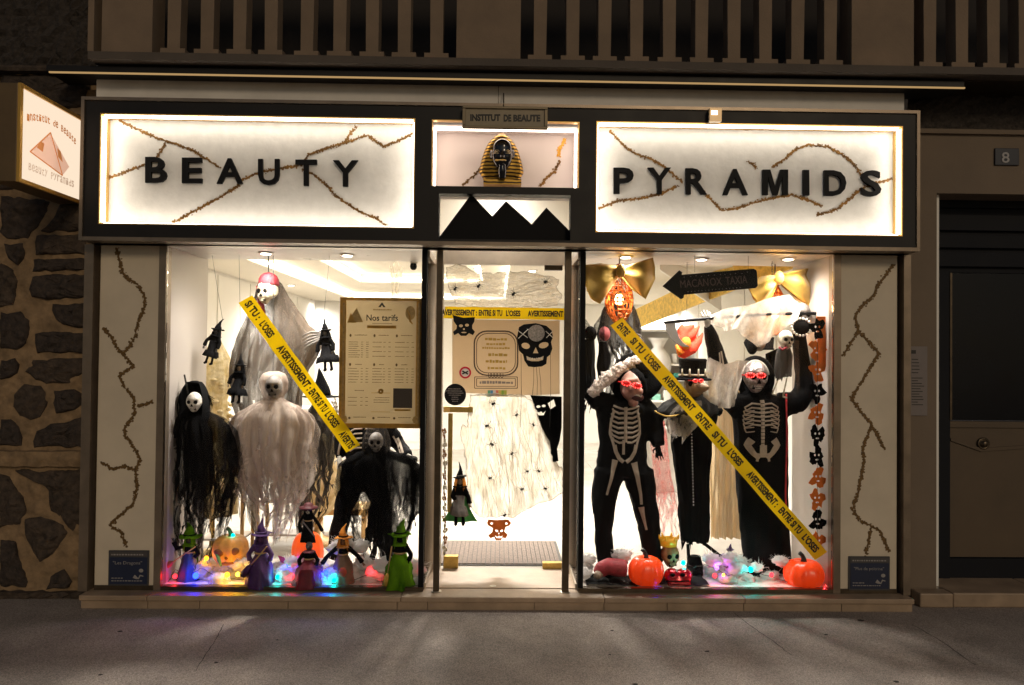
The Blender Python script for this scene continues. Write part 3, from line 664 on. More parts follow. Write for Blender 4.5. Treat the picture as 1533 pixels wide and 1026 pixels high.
# ---------------------------------------------------------------- projecting box sign
def blade():
    x1 = -2.715; x0 = x1-.155; y0, y1 = -.55, .085; zt, zb = 3.105, 2.545
    t = thing('projecting_box_sign', 'gold framed illuminated box sign with an orange pyramid, projecting from the stone wall', 'sign', (x1-.08, -.2, zb))
    cas = M('bronze_sign_casing', (.16, .105, .05), .5, .4, .15, 10)
    box('casing', cas, t, x0, x1-.012, y0, y1, zb, zt, .004)
    fr = M('bright_gold_frame', (.72, .40, .08), .35, .5)
    for a in ((y0, y1, zt-.022, zt), (y0, y1, zb, zb+.022), (y0, y0+.022, zb+.0225, zt-.0225), (y1-.022, y1, zb+.0225, zt-.0225)): box('frame', fr, t, x1-.011, x1+.006, a[0], a[1], a[2], a[3])
    fm = emitter('backlit_acrylic_face', (1, .80, .60), 1.0)
    f = box('lit_face', fm, t, x1-.011, x1-.004, y0+.0225, y1-.0225, zb+.0225, zt-.0225)
    og = M('printed_orange', (.62, .20, .05), .6, emit=(1, .38, .12), estr=.35); pk = M('printed_pale_orange', (.75, .45, .33), .6, emit=(1, .60, .42), estr=.62)
    yy = lambda u: y0+.0225+(y1-y0-.045)*u; zz = lambda v: zb+.0225+(zt-zb-.045)*v
    def tri(name, pts, m, d):
        b = MB(); n = len(pts); v = [(x1-.004+.001*d, yy(u), zz(w)) for u, w in pts]+[(x1-.0045, yy(u), zz(w)) for u, w in pts]
        b.add(v, [tuple(range(n)), tuple(range(n, 2*n))[::-1]]+[(i, i+n, (i+1) % n+n, (i+1) % n) for i in range(n)]); b.build(name, m, f)
    tri('pyramid_print', [(.14, .34), (.68, .22), (.80, .36), (.46, .66)], pk, 1)
    tri('pyramid_print', [(.24, .42), (.34, .40), (.36, .50), (.31, .51)], og, 2); tri('pyramid_print', [(.60, .42), (.68, .38), (.64, .50), (.58, .52)], og, 2)
    for a, c in (((.46, .665), (.68, .22)), ((.14, .34), (.46, .665)), ((.14, .34), (.68, .22))): 
        d = Vector((c[1]-a[1], a[0]-c[0])).normalized()*.006; tri('pyramid_print', [(a[0]-d.x, a[1]-d.y), (c[0]-d.x, c[1]-d.y), (c[0]+d.x, c[1]+d.y), (a[0]+d.x, a[1]+d.y)], og, 3)
    def ytext(s, u0, u1, v, h, m, arc=0):
        for i, ch in enumerate(s):
            if ch == ' ': continue
            me = textmesh(ch, .001, .01); w = (u1-u0)/len(s); q = (i+.5)/len(s)
            for p in me.vertices:
                cc = p.co.copy(); p.co = (x1-.003-cc.y, yy(u0+w*(i+.08+cc.x*.8)), zz(v+arc*(1-(2*q-1)**2))+cc.z*h)
            put('lettering', me, m, f)
    ytext('Institut de Beaute', .08, .92, .66, .04, og, .10); ytext('Beauty Pyramids', .12, .90, .13, .042, M('printed_pale_grey', (.55, .45, .36), .6, emit=(1, .7, .5), estr=.45))
blade()

# ---------------------------------------------------------------- blue plaques on the pilaster feet
def plaque(label, px0, py0, px1, py1, s1):
    Y = -.014; a, c = A(px0, py1, Y), A(px1, py0, Y)
    t = thing('blue_plaque', label, 'plaque', A((px0+px1)/2, py1, Y), 'blue plaques at the foot of the pilasters')
    box('plate', M('dark_frame_blue', (.05, .05, .055), .5), t, a.x, c.x, Y-.010, Y-.001, a.z, c.z)
    zi = c.z-.042; bl_ = M('matt_navy_print', (.010, .017, .050), .55, 0, .15, 9)
    box('printed_face', bl_, t, a.x+.008, c.x-.008, Y-.013, Y-.0101, a.z+.01, zi); g = M('grey_white_print', (.30, .28, .27), .6)
    box('header', M('grey_header', (.07, .062, .06), .6), t, a.x+.008, c.x-.008, Y-.013, Y-.0101, zi+.006, c.z-.008)
    b = MB(); x = a.x+.02
    while x < c.x-.03:
        w = random.uniform(.006, .014); b.box(x, x+w, Y-.0145, Y-.0131, zi+.013, zi+.021); x += w+.006
    for zq, e in ((a.z+.045, .09), (a.z+.028, .2)):
        x = a.x+.022
        while x < a.x+e: w = random.uniform(.008, .02); b.box(x, x+w, Y-.0145, Y-.0131, zq, zq+.005); x += w+.005
    b.tube([(c.x-.09, Y-.0138, a.z+.06), (c.x-.075, Y-.0138, a.z+.05), (c.x-.06, Y-.0138, a.z+.045), (c.x-.05, Y-.0138, a.z+.065), (c.x-.03, Y-.0138, a.z+.06)], [.012, .008, .004, .005, .003], 6, True, .1)
    b.ball((c.x-.045, Y-.0135, a.z+.095), .014, .001, .012); b.build('print', g, t)['kind'] = 'stuff'
    text('lettering', s1, Vector((a.x+.03, Y-.0145, zi-.05)), Vector((c.x-.04, Y-.0145, zi-.05)), .026, g, t, .0014, -.005)
plaque('small blue plaque at the foot of the left pilaster', 163, 824, 224, 876, '"Les Dragons"')
plaque('small blue plaque at the foot of the right pilaster', 1270, 833, 1331, 883, '"Plus de poitrine"')
# ================================================================ shop windows (frames and panes)
xL0, xL1 = A(247, 620, 0).x, A(629, 620, 0).x; xR0, xR1 = A(875, 620, 0).x, A(1246, 620, 0).x
xe0, xe1 = A(637, 620, 0).x, A(867, 620, 0).x
def shop_window(label, x0, x1, jx0, jx1, px0, px1):
    t = thing('shop_window', label, 'shop window', ((x0+x1)/2, 0, pz), 'big shop windows')
    box('pane', K['glass'], t, x0, x1, .0, .006, pz+.026, hz)
    box('jamb', K['trim'], t, jx0, jx1, -.02, .06, pz+.002, hz-.001)
    box('corner_post', K['blackl'], t, px0, px1, -.014, .03, pz+.002, hz-.001)
    box('sill', K['steeld'], t, min(x0, px0)+.0005, max(x1, px1)-.0005, -.022, .03, pz+.001, pz+.025)
    box('head', K['steel'], t, x0, x1, -.02, .03, hz+.001, hz+.02)
    return t
shop_window('left shop window with the price board, hanging ghosts and a row of witch dolls', xL0, xL1, xb+.001, xL0-.001, xL1+.001, xe0)
shop_window('right shop window with the costumed skeleton figures and gold bows', xR0, xR1, xR1+.001, xc-.001, xe1, xR0-.001)

# ================================================================ inside of the shop
YBK = 7.0; ZC = 2.42; fz = pz
def struct(name, mb, mat): o = mb.build(name, mat); tag(o, kind='structure'); return o
fl_ = MB(); nx, ny = 10, 12
room_floor = box('shop_floor', M('floor_joint', (.45, .40, .33), .6), None, -2.95, 2.95, .14, YBK, -.02, fz-.004); tag(room_floor, kind='structure')
tile = None
for i in range(7):
    for j in range(9):
        w = 5.9/7; d = (YBK-.15)/9
        if tile is None:
            m_ = MB().box(.0015, w-.0015, .0015, d-.0015, 0, .004); tile = m_.mesh('floor_tile'); tile.materials.append(K['marble'])
        o = bpy.data.objects.new('floor_tile', tile); COL.objects.link(o); o.parent = room_floor; o.location = (-2.95+w*i-room_floor.location.x, .15+d*j-room_floor.location.y, fz-.0038-room_floor.location.z)
struct('shop_wall', MB().box(-2.95, -2.9, .66, YBK, fz, 2.75), K['white']); struct('shop_wall', MB().box(2.9, 2.95, .66, YBK, fz, 2.75), K['white'])
struct('shop_back_wall', MB().box(-2.95, 2.95, YBK, YBK+.05, fz, 2.75), K['white'])
xsL, xsR = xL0-.002, xR1+.002
struct('display_side_wall', MB().box(xsL-.03, xsL, .062, .66, fz, hz-.001), K['lamside']); struct('display_side_wall', MB().box(xsR, xsR+.03, .062, .66, fz, hz-.001), K['lamside'])
struct('shop_front_wall', MB().box(-2.95, xsL-.032, .15, .655, fz, 2.75), K['white']); struct('shop_front_wall', MB().box(xsR+.032, 2.95, .15, .655, fz, 2.75), K['white'])
dz = pz+.022
struct('display_floor', MB().box(xsL, xe0-.002, .032, .64, fz+.001, dz), K['whitev']); struct('display_floor', MB().box(xe1+.002, xsR, .032, .64, fz+.001, dz), K['whitev'])
struct('display_soffit', MB().box(xsL, xe0, .035, .64, hz+.001, hz+.03), K['whitev']); struct('display_soffit', MB().box(xe1, xsR, .035, .64, hz+.001, hz+.03), K['whitev'])
struct('bulkhead', MB().box(-2.95, 2.95, .605, .655, hz+.032, 3.0), K['ceil'])
struct('entrance_pocket_wall', MB().box(xe0-.03, xe0-.001, .055, .60, hz+.032, 3.0), K['ceil']); struct('entrance_pocket_wall', MB().box(xe1+.001, xe1+.03, .055, .60, hz+.032, 3.0), K['ceil'])
struct('entrance_pocket_ceiling', MB().box(xe0, xe1, .16, .60, 2.97, 3.0), K['ceil'])
# ceiling with a two step cove on the left
def ring(z, o, i):           # flat ring with rectangular hole : o,i = (x0,x1,y0,y1)
    v = [(o[0], o[2], z), (o[1], o[2], z), (o[1], o[3], z), (o[0], o[3], z), (i[0], i[2], z), (i[1], i[2], z), (i[1], i[3], z), (i[0], i[3], z)]
    return v, [(0, 4, 5, 1), (1, 5, 6, 2), (2, 6, 7, 3), (3, 7, 4, 0)]
def rim(r, z0, z1):
    v = [(x, y, z) for z in (z0, z1) for x, y in ((r[0], r[2]), (r[1], r[2]), (r[1], r[3]), (r[0], r[3]))]
    return v, [(0, 1, 5, 4), (1, 2, 6, 5), (2, 3, 7, 6), (3, 0, 4, 7)]
full = (-2.95, 2.95, .655, YBK); H1 = (-2.25, .1, 1.0, 6.5); H2 = (-1.78, -.2, 1.3, 4.8)
c = MB(); c.add(*ring(ZC, full, H1)); c.add(*rim(H1, ZC, ZC+.09)); c.add(*ring(ZC+.09, H1, H2)); c.add(*rim(H2, ZC+.09, ZC+.20)); c.add([(H2[0], H2[2], ZC+.2), (H2[1], H2[2], ZC+.2), (H2[1], H2[3], ZC+.2), (H2[0], H2[3], ZC+.2)], [(0, 1, 2, 3)])
ceil_o = struct('shop_ceiling', c, K['ceil'])
cove = emitter('cove_led', (1, .89, .67), 13)
for r, z in ((H1, ZC+.03), (H2, ZC+.12)):
    e = .004
    for a in ((r[0]+e, r[0]+.03, r[2]+.05, r[3]-.05), (r[1]-.03, r[1]-e, r[2]+.05, r[3]-.05), (r[0]+.05, r[1]-.05, r[3]-.03, r[3]-e), (r[0]+.05, r[1]-.05, r[2]+e, r[2]+.03)):
        box('cove_light', cove, ceil_o, a[0], a[1], a[2], a[3], z, z+.015)
for side, x in ((-1, -2.9), (1, 2.9)):
    w_ = [o for o in COL.objects if o.name.startswith('shop_wall')][0 if side < 0 else 1]
    for k in range(6): y = .9+k*1.0; box('wall_panel', K['white'], w_, min(x, x-side*.014), max(x, x-side*.014), y, y+.96, fz+.12, ZC-.03)
w_ = [o for o in COL.objects if o.name.startswith('shop_back_wall')][0]
for k in range(7): box('wall_panel', K['white'], w_, -2.85+k*.82, -2.85+k*.82+.79, YBK-.014, YBK, fz+.12, ZC-.03)
# recessed spotlights
spg = emitter('spotlight_lens', (1, .90, .72), 25)
def spot(p, label, watts, ang=164, col=(1, .94, .85)):
    t = thing('ceiling_spotlight', label, 'spotlight', p, 'recessed ceiling spotlights')
    b = MB().lathe(p, [(.030, -.001), (.048, -.008), (.052, -.004), (.052, -.0005)], 20); b.build('bezel', K['steel'], t)
    MB().lathe(p, [(.033, -.0085), (.030, -.0115), (.001, -.012)], 16).build('lens', spg, t)
    l = bpy.data.lights.new('spot_beam', 'SPOT'); l.energy = watts; l.spot_size = R(ang); l.spot_blend = 1; l.shadow_soft_size = .16; l.color = col
    o = bpy.data.objects.new('spot_beam', l); COL.objects.link(o); o.parent = t; o.location = (0, 0, -.03)
SOFW, ROOMW = 130, 630
spot(AZ(398, 378.5, hz), 'spotlight in the left display soffit, above the red scarfed ghost', SOFW)
spot(AZ(520, 381.5, hz), 'spotlight in the left display soffit, above the price board', SOFW)
spot(AZ(1050, 387.5, hz), 'spotlight in the right display soffit, above the black arrow board', SOFW)
spot(Vector((.85, .2, hz)), 'spotlight in the right display soffit, above the left gold bow', SOFW*.8)
spot(Vector((1.95, .2, hz)), 'spotlight in the right display soffit, above the right gold bow', SOFW*.8)
spot(Vector((-.02, .36, 2.969)), 'added unseen spotlight in the ceiling pocket above the glass door', 75)  # added lamp, out of view, to brighten the transom and doorway
for px, py, z, lb in ((469, 404, ZC+.2, 'inside the cove above the hanging witch'), (436, 427, ZC, 'left of the cove, near the left wall'), (493, 426, ZC+.09, 'on the cove step beside the price board'), (479, 453, ZC, 'in the far corner of the ceiling'),
                      (716, 402, ZC, 'seen through the door glass on its left'), (797, 405, ZC, 'seen through the door glass on its right'), (978, 458, ZC, 'below the left gold bow'), (1045, 460, ZC, 'behind the scythe')):
    p = AZ(px, py, z)
    if p.y > 6.8: p.y = 6.7
    spot(p, 'room ceiling spotlight '+lb, ROOMW)

# ---------------------------------------------------------------- furniture seen behind the displays
K['wood'] = M('honey_wood', (.52, .32, .12), .45, 0, .3, 6)
def desk():
    Y = 4.6; a, c = A(430, 655, Y), A(512, 612, Y)
    t = thing('reception_desk', 'white reception desk at the back of the shop', 'desk', Vector(((a.x+c.x)/2, Y, fz)))
    box('body', K['whitev'], t, a.x, c.x, Y, Y+.5, fz, c.z-.03); box('top', K['marble'], t, a.x-.04, c.x+.04, Y-.06, Y+.56, c.z-.029, c.z)
    for i in range(3): box('front_panel', K['white'], t, a.x+.03+(c.x-a.x)*i/3, a.x-.03+(c.x-a.x)*(i+1)/3, Y-.012, Y-.001, fz+.1, c.z-.1)
desk()
def tub_chair(px, py, label):
    Y = 3.4; p = A(px, py, Y); p.z = fz
    t = thing('tub_chair', label, 'chair', p, 'white tub chairs by the desk'); W = K['whitev']
    b = MB(); n = 18
    for k in range(n):
        q0, q1 = math.pi*(-.15+1.3*k/n), math.pi*(-.15+1.3*(k+1)/n); v = []
        for q in (q0, q1):
            for r, z in ((.24, .35), (.29, .35), (.30, .8), (.25, .8)): v.append(p+Vector((math.cos(q)*r, math.sin(q)*r, z)))
        b.add(v, [(0, 1, 5, 4), (1, 2, 6, 5), (2, 3, 7, 6), (3, 0, 4, 7)])
    b.build('backrest', W, t, True); MB().lathe(p, [(.23, .34), (.24, .40), (.22, .46), (.01, .47)], 20).build('seat', W, t, True)
    for sx, sy in ((-1, -1), (1, -1), (-1, 1), (1, 1)): MB().tube([p+Vector((sx*.15, sy*.15, .35)), p+Vector((sx*.2, sy*.2, 0))], [.014, .01], 6).build('leg', K['brass'], t)
tub_chair(455, 660, 'white tub chair left of the price board, in front of the desk'); tub_chair(492, 655, 'white tub chair nearest the price board')
def dress_stand():
    Y = .86; p = A(318, 600, Y)
    t = thing('lace_dress_stand', 'cream lace dress on a stand at the left edge of the display', 'dress', Vector((p.x, Y, fz)))
    la = gauze('cream_lace', (.86, .76, .52), .75, 1, 40, (.62, .48, .22), .3, 1)
    def fold(q, v): return 1+.10*math.sin(9*q+3*v)+.05*math.sin(17*q)
    zs = [A(318, y, Y).z for y in (770, 720, 670, 650, 630, 600, 585, 560, 535, 510)]; rs = [.16, .155, .145, .13, .10, .085, .10, .12, .09, .03]
    MB().lathe((p.x+.02, Y, 0), list(zip(rs, zs)), 40, fold).build('dress', la, t, True)
    b = MB()
    for i in range(46):
        a = random.uniform(0, 6.28); zq = random.uniform(A(318, 640, Y).z, A(318, 560, Y).z); b.ball((p.x+.02+math.cos(a)*.115, Y+math.sin(a)*.115, zq), random.uniform(.018, .034), None, .014, 8, 5)
    b.build('ruffles', la, t, True)
    MB().tube([(p.x+.02, Y, fz), (p.x+.02, Y, zs[0]+.1)], .014, 8).build('pole', K['brass'], t); MB().lathe((p.x+.02, Y, fz), [(.12, 0), (.12, .012), (.02, .03)], 20).build('foot', K['brass'], t)
    b = MB()
    for k in range(9): b.ball(A(318+random.uniform(-4, 6), 640+k*2.6, Y-.14), .02, .015, .014, 8, 5)
    b.build('gold_trim', K['brass'], t, True)
dress_stand()
def pod_chair():
    Y = 1.15; c = A(478, 712, Y)
    t = thing('round_lace_pod', 'big cream patterned round pod behind the ghosts', 'pod', Vector((c.x, Y, fz)))
    pm = gauze('cream_damask', (.80, .68, .45), .85, 1, 30, (.50, .36, .17), .3, 1)
    MB().ball(c, .19, .19, .33, 28, 18).build('shell', pm, t, True); MB().lathe((c.x, Y, fz), [(.15, 0), (.15, .03), (.04, .05), (.035, c.z-fz-.30)], 18).build('base', K['wood'], t, True)
pod_chair()
def low_bench():
    Y = 1.45; a, c = A(455, 770, Y), A(560, 757, Y)
    t = thing('wooden_bench', 'honey coloured low wooden bench behind the left display', 'bench', Vector(((a.x+c.x)/2, Y, fz)))
    box('top', K['wood'], t, a.x, c.x, Y-.16, Y+.16, c.z-.05, c.z, .006)
    for x in (a.x+.04, c.x-.08): box('leg', K['wood'], t, x, x+.04, Y-.13, Y+.13, fz, c.z-.051)
low_bench()
def side_table(px, pyt, wpx, Y, label, n=2):
    p = A(px, pyt, Y); w = wpx*S(Y)/2
    t = thing('side_table', label, 'table', Vector((p.x, Y, fz)), 'small side tables behind the left display')
    box('top', K['whitev'], t, p.x-w, p.x+w, Y-.15, Y+.15, p.z-.02, p.z, .004); box('shelf', K['whitev'], t, p.x-w+.02, p.x+w-.02, Y-.13, Y+.13, fz+.1, fz+.115)
    for sx in (-1, 1):
        for sy in (-1, 1): box('leg', K['wood'], t, p.x+sx*(w-.02)-.011, p.x+sx*(w-.02)+.011, Y+sy*.12-.011, Y+sy*.12+.011, fz, p.z-.021)
side_table(340, 726, 70, .95, 'small white side table on wooden legs behind the black robed skeleton'); side_table(430, 744, 80, 1.1, 'small white side table behind the pale ghost')
# right hand side
goldw = M('gold_leaf_wallcovering', (.74, .50, .10), .45, .25, .45, 26, .5, 70, detail=9)
def slanted(name, label, cat, q0, q1, mat, th=.12):
    """beam through two (px,top,bottom,Y) stations"""
    b = MB(); v = []
    for px, a, c_, Y in (q0, q1):
        p = A(px, a, Y); r = A(px, c_, Y); v += [p, r, r+Vector((.03, th, 0)), p+Vector((.03, th, 0))]
    b.add(v, [(0, 1, 5, 4), (1, 2, 6, 5), (2, 3, 7, 6), (3, 0, 4, 7), (0, 3, 2, 1), (4, 5, 6, 7)]); o = b.build(name, mat); tag(o, label, cat); return o
slanted('gold_beam', 'gold leaf covered beam slanting down behind the left bow', 'beam', (948, 465, 494, 4.2), (1140, 372, 418, 1.5), goldw)
slanted('gold_beam', 'short gold leaf panel under the ceiling behind the right bow', 'beam', (1098, 372, 432, 1.35), (1192, 366, 400, 1.2), goldw)
slanted('white_baffle', 'white ceiling baffle slanting behind the black arrow board', 'baffle', (988, 378, 404, 1.6), (1080, 436, 466, 2.6), K['white'])
def shelf_unit():
    Y = 3.2; a, c_ = A(955, 640, Y), A(1045, 492, Y)
    t = thing('display_shelf', 'white lit shelf unit with small boxes behind the plague mask', 'shelf', Vector(((a.x+c_.x)/2, Y, fz)))
    box('back', K['white'], t, a.x, c_.x, Y+.3, Y+.32, fz, c_.z)
    for x in (a.x, c_.x-.025): box('side', K['white'], t, x, x+.025, Y, Y+.299, fz, c_.z)
    for py in (494, 545, 568, 600, 640): zq = A(1000, py, Y).z; box('shelf', K['white'], t, a.x+.026, c_.x-.026, Y+.005, Y+.298, zq-.02, zq)
    cols = [('teal', (.03, .32, .30)), ('mint', (.25, .55, .45)), ('white', (.7, .68, .62)), ('gold', (.5, .33, .08)), ('blue', (.05, .2, .4))]
    for sn, py in (('top', 545), ('middle', 568), ('low', 600)):
        zq = A(1000, py, Y).z+.0005; x = a.x+.06; 
        for k in range(5):
            w = random.uniform(.05, .09); h = random.uniform(.06, .11); nm, cl = random.choice(cols)
            o = box('product_box', M('carton_'+nm, cl, .5), None, x, x+w, Y+.05, Y+.05+w, zq, zq+h, .003); tag(o, 'small %s box, %s from the left on the %s shelf of the white unit' % (nm, ('first', 'second', 'third', 'fourth', 'fifth')[k], sn), 'box', 'small product boxes on the white shelf unit'); x += w+.04
            if x > c_.x-.12: break
shelf_unit()
def cabinet():
    Y = 5.0; a, c_ = A(1072, 585, Y), A(1165, 440, Y)
    t = thing('slatted_cabinet', 'grey green slatted cabinet far behind the scythe', 'cabinet', Vector(((a.x+c_.x)/2, Y, fz))); g = M('grey_green_slat', (.36, .34, .25), .5, 0, .1, 5)
    box('carcass', g, t, a.x, c_.x, Y, Y+.4, fz, c_.z)
    n = 9
    for i in range(n): z_ = a.z+(c_.z-a.z)*i/n; box('slat', g, t, a.x+.02, c_.x-.02, Y-.02, Y-.001, z_+.02, z_+(c_.z-a.z)/n-.012, .004)
    for px, py in ((1085, 545), (1110, 545), (1095, 560)): pass
cabinet()
def curtain():
    Y = .95; t = thing('cream_curtain', 'gathered cream curtain hanging between the top hatted figure and the skeleton', 'curtain', A(1088, 806, Y))
    def fn(u, v):
        px = 1062+50*u+3*math.sin(v*3); py = 560+246*v; p = A(px, py, Y); p.y += .035*math.sin(u*30+2*math.sin(v*4))+.02*math.sin(u*71); return p
    MB().grid(70, 24, fn).build('cloth', gauze('cream_curtain_cloth', (.74, .60, .38), .93, 1, 18, (.50, .36, .2), .35, .1), t, True)
    MB().tube([A(1058, 560, Y), A(1118, 560, Y)], .012, 8).build('rod', K['brass'], t)
curtain()
def vase(px, pyb, h, Y, label, mat):
    p = A(px, pyb, Y); H = h*S(Y)
    o = MB().lathe(p, [(H*.20, 0), (H*.30, .12*H), (H*.34, .38*H), (H*.24, .62*H), (H*.12, .76*H), (H*.20, .92*H), (H*.26, H), (H*.22, H*.98), (H*.10, H*.78)], 24).build('bust_vase', mat, None, True); tag(o, label, 'vase')
cm = thing('dome_camera', 'small dark dome camera under the soffit above the price board', 'camera', A(619, 404, .6)); p = A(619, 401, .6)
MB().lathe(p, [(.02, .03), (.026, .012), (.022, -.006), (.012, -.016), (.001, -.018)], 16).build('dome', K['blackl'], cm, True); MB().lathe(p+Vector((0, 0, .03)), [(.03, 0), (.03, .012), (.001, .013)], 16).build('mount', K['white'], cm)
wbk = thing('hanging_web', 'torn white web cloth hanging from the ceiling above the price board', 'cobweb', A(594, 446, 1.2))
def hw(u, v):
    p = A(583+20*u*(1-.5*v)+4*v, 396+48*v+5*math.sin(u*9), 1.2); p.y += .03*math.sin(u*14+v*4); return p
MB().grid(16, 16, hw).build('cloth', gauze('torn_white_web', (.88, .84, .76), .2, .9, 18, (.7, .64, .55), .6, .4), wbk, True)
vase(985, 566, 60, 3.3, 'pale tall vase on the shelf behind the diagonal tape', K['white'])
# ================================================================ makers for the decorations
def skull(c, w, mat, parent, yaw=0, tilt=0, socket=None, name='skull', teeth=True, jawopen=0):
    """skull of width w centred on c, facing the street; rotated by yaw / tilt"""
    c = Vector(c); h = w/2; b = MB(); n, m = 30, 22; vs = []
    for i in range(m+1):
        ph = -math.pi/2+math.pi*i/m
        for k in range(n):
            q = 2*math.pi*k/n; x, y, z = math.cos(ph)*math.cos(q), math.cos(ph)*math.sin(q), math.sin(ph)
            
            if z < 0: k_ = max(.001, math.cos(ph))**-.42; x *= min(k_, 2.2); y *= min(k_, 2.2)
            X, Y_, Z = x*h, y*h*1.12, z*h*1.34
            jaw = max(0, -z-.12); X *= 1-.46*min(1, jaw*1.15); Y_ = Y_*(1-.25*jaw) if y < 0 else Y_*(1-.75*min(1, jaw*1.6))
            if y < 0:
                for sx in (-1, 1):
                    d2 = ((x-sx*.40)/.26)**2+((z-.02)/.20)**2; Y_ += .34*h*math.exp(-d2)
                    d2 = ((x-sx*.62)/.2)**2+((z+.28)/.12)**2; X += sx*.07*h*math.exp(-d2); Y_ -= .10*h*math.exp(-d2)
                    d2 = ((x-sx*.35)/.3)**2+((z-.30)/.08)**2; Y_ -= .07*h*math.exp(-d2)
                d2 = (x/.13)**2+((z+.30)/.13)**2; Y_ += .20*h*math.exp(-d2)
                d2 = (x/.45)**2+((z+.66)/.09)**2; Y_ += .08*h*math.exp(-d2)-.05*h*math.exp(-((x/.4)**2+((z+.85)/.1)**2))
            vs.append(Vector((X, Y_, Z)))
    b.add(vs, [(i*n+k, i*n+(k+1) % n, (i+1)*n+(k+1) % n, (i+1)*n+k) for i in range(m) for k in range(n)])
    Mx = Matrix.Translation(c) @ Matrix.Rotation(yaw, 4, 'Z') @ Matrix.Rotation(tilt, 4, 'Y')
    me = b.mesh(name); me.transform(Mx); o = put(name, me, mat, parent, True)
    so = socket or K['void']
    for sx in (-1, 1):
        me = MB().ball((sx*.39*h, -.80*h, .02*h), .31*h, .15*h, .29*h, 14, 10).mesh('eye_socket'); me.transform(Mx); put('eye_socket', me, so, o, True)
    me = MB().prism([(-.17*h, -.56*h), (.17*h, -.56*h), (.03*h, -.22*h), (-.03*h, -.22*h)], -1.03*h, -.70*h).mesh('nose_cavity'); me.transform(Mx); put('nose_cavity', me, so, o)
    if teeth:
        tb = MB()
        for k in range(7):
            x = (k-3)*.115*h; tb.box(x-.046*h, x+.046*h, -.90*h+.05*abs(k-3)*h*.5, -.6*h, -.84*h, -.70*h); tb.box(x-.046*h, x+.046*h, -.86*h+.05*abs(k-3)*h*.5, -.6*h, -1.0*h, -.88*h)
        me = tb.mesh('teeth'); me.transform(Mx); t = put('teeth', me, mat, o); t['kind'] = 'stuff'
        me = MB().box(-.42*h, .42*h, -.80*h, -.5*h, -1.02*h, -.68*h).mesh('mouth_gap'); me.transform(Mx); put('mouth_gap', me, so, o)
    return o
def lerp_rows(rows, py):
    if py <= rows[0][0]: return rows[0][1:]
    for a, c in zip(rows, rows[1:]):
        if py <= c[0]:
            t = (py-a[0])/(c[0]-a[0]); t2 = t*t*(3-2*t)*.5+t*.5; return tuple(a[i]+(c[i]-a[i])*t2 for i in (1, 2))
    return rows[-1][1:]
def drape(name, rows, Y, mat, parent, ns=30, tear=None, jit=25, dep=.45, maxdep=.12, folds=9, amp=.10, seed=1, nr=30, ends=None):
    """hanging cloth: closed outline following rows of (py,left,right); strips torn apart below `tear`"""
    rnd = random.Random(seed); b = MB(); top, bot = rows[0][0], rows[-1][0]; tear = tear or bot
    p1, p2 = rnd.uniform(0, 6), rnd.uniform(0, 6)
    for s in range(ns):
        q0, q1 = 2*math.pi*s/ns, 2*math.pi*(s+1)/ns; end = bot+rnd.uniform(-jit, jit*.3); sw = rnd.uniform(-1, 1); nar = rnd.uniform(.6, 1.0); nc = 4; vs = []
        if rnd.random() < .15: end -= jit*.8
        ph = rnd.uniform(0, 6)
        for j in range(nr+1):
            py = top+(end-top)*j/nr; a, e = lerp_rows(rows, py); cx, hw = (a+e)/2, (e-a)/2; v = (py-top)/(bot-top)
            tt = max(0, (py-tear)/max(1, end-tear)) if tear < end else 0
            for k in range(nc+1):
                f = k/nc
                if tt > 0:
                    w = 1-(1-nar)*min(1, tt*1.6); f = .5+(f-.5)*w*(1-.75*tt**4)
                q = q0+(q1-q0)*f
                sf1 = 1-2*abs(math.sin(folds*.5*q+p1+1.2*v)); sf2 = 1-2*abs(math.sin((folds+1)*q+p2-1.5*v)); g = 1+amp*min(1, v*5)*(sf1+.7*sf2)*.6
                x = cx+hw*math.cos(q)*g; d = min(hw*dep*S(Y), maxdep); p = A(x, py, Y); p.y += d*math.sin(q)*(1+(g-1)*2.2)
                nv = mnoise.noise_vector(Vector((p.x*9+seed, p.y*9, p.z*3.5)))*.018*min(1, v*3)+mnoise.noise_vector(Vector((p.x*30, p.y*30+seed, p.z*12)))*.008*min(1, v*3)
                p += nv
                if tt > 0:
                    p.x += sw*.045*tt*tt+.012*math.sin(ph+tt*9); p.y += .02*sw*tt+.008*math.sin(ph*2+tt*7)
                    if k in (0, nc): p.x += rnd.uniform(-.006, .006); p.z += rnd.uniform(-.006, .006)
                    if j == nr: p.z += rnd.uniform(-.03, .03)
                vs.append(p)
        hole = lambda j: ends is not None and rnd.random() < ends*max(0, (j/nr-.35))
        b.add(vs, [(j*(nc+1)+k, j*(nc+1)+k+1, (j+1)*(nc+1)+k+1, (j+1)*(nc+1)+k) for j in range(nr) for k in range(nc) if not hole(j)])
    me = b.mesh(name); bm = bmesh.new(); bm.from_mesh(me); bmesh.ops.remove_doubles(bm, verts=bm.verts, dist=.0004); bm.to_mesh(me); bm.free()
    return put(name, me, mat, parent, True)
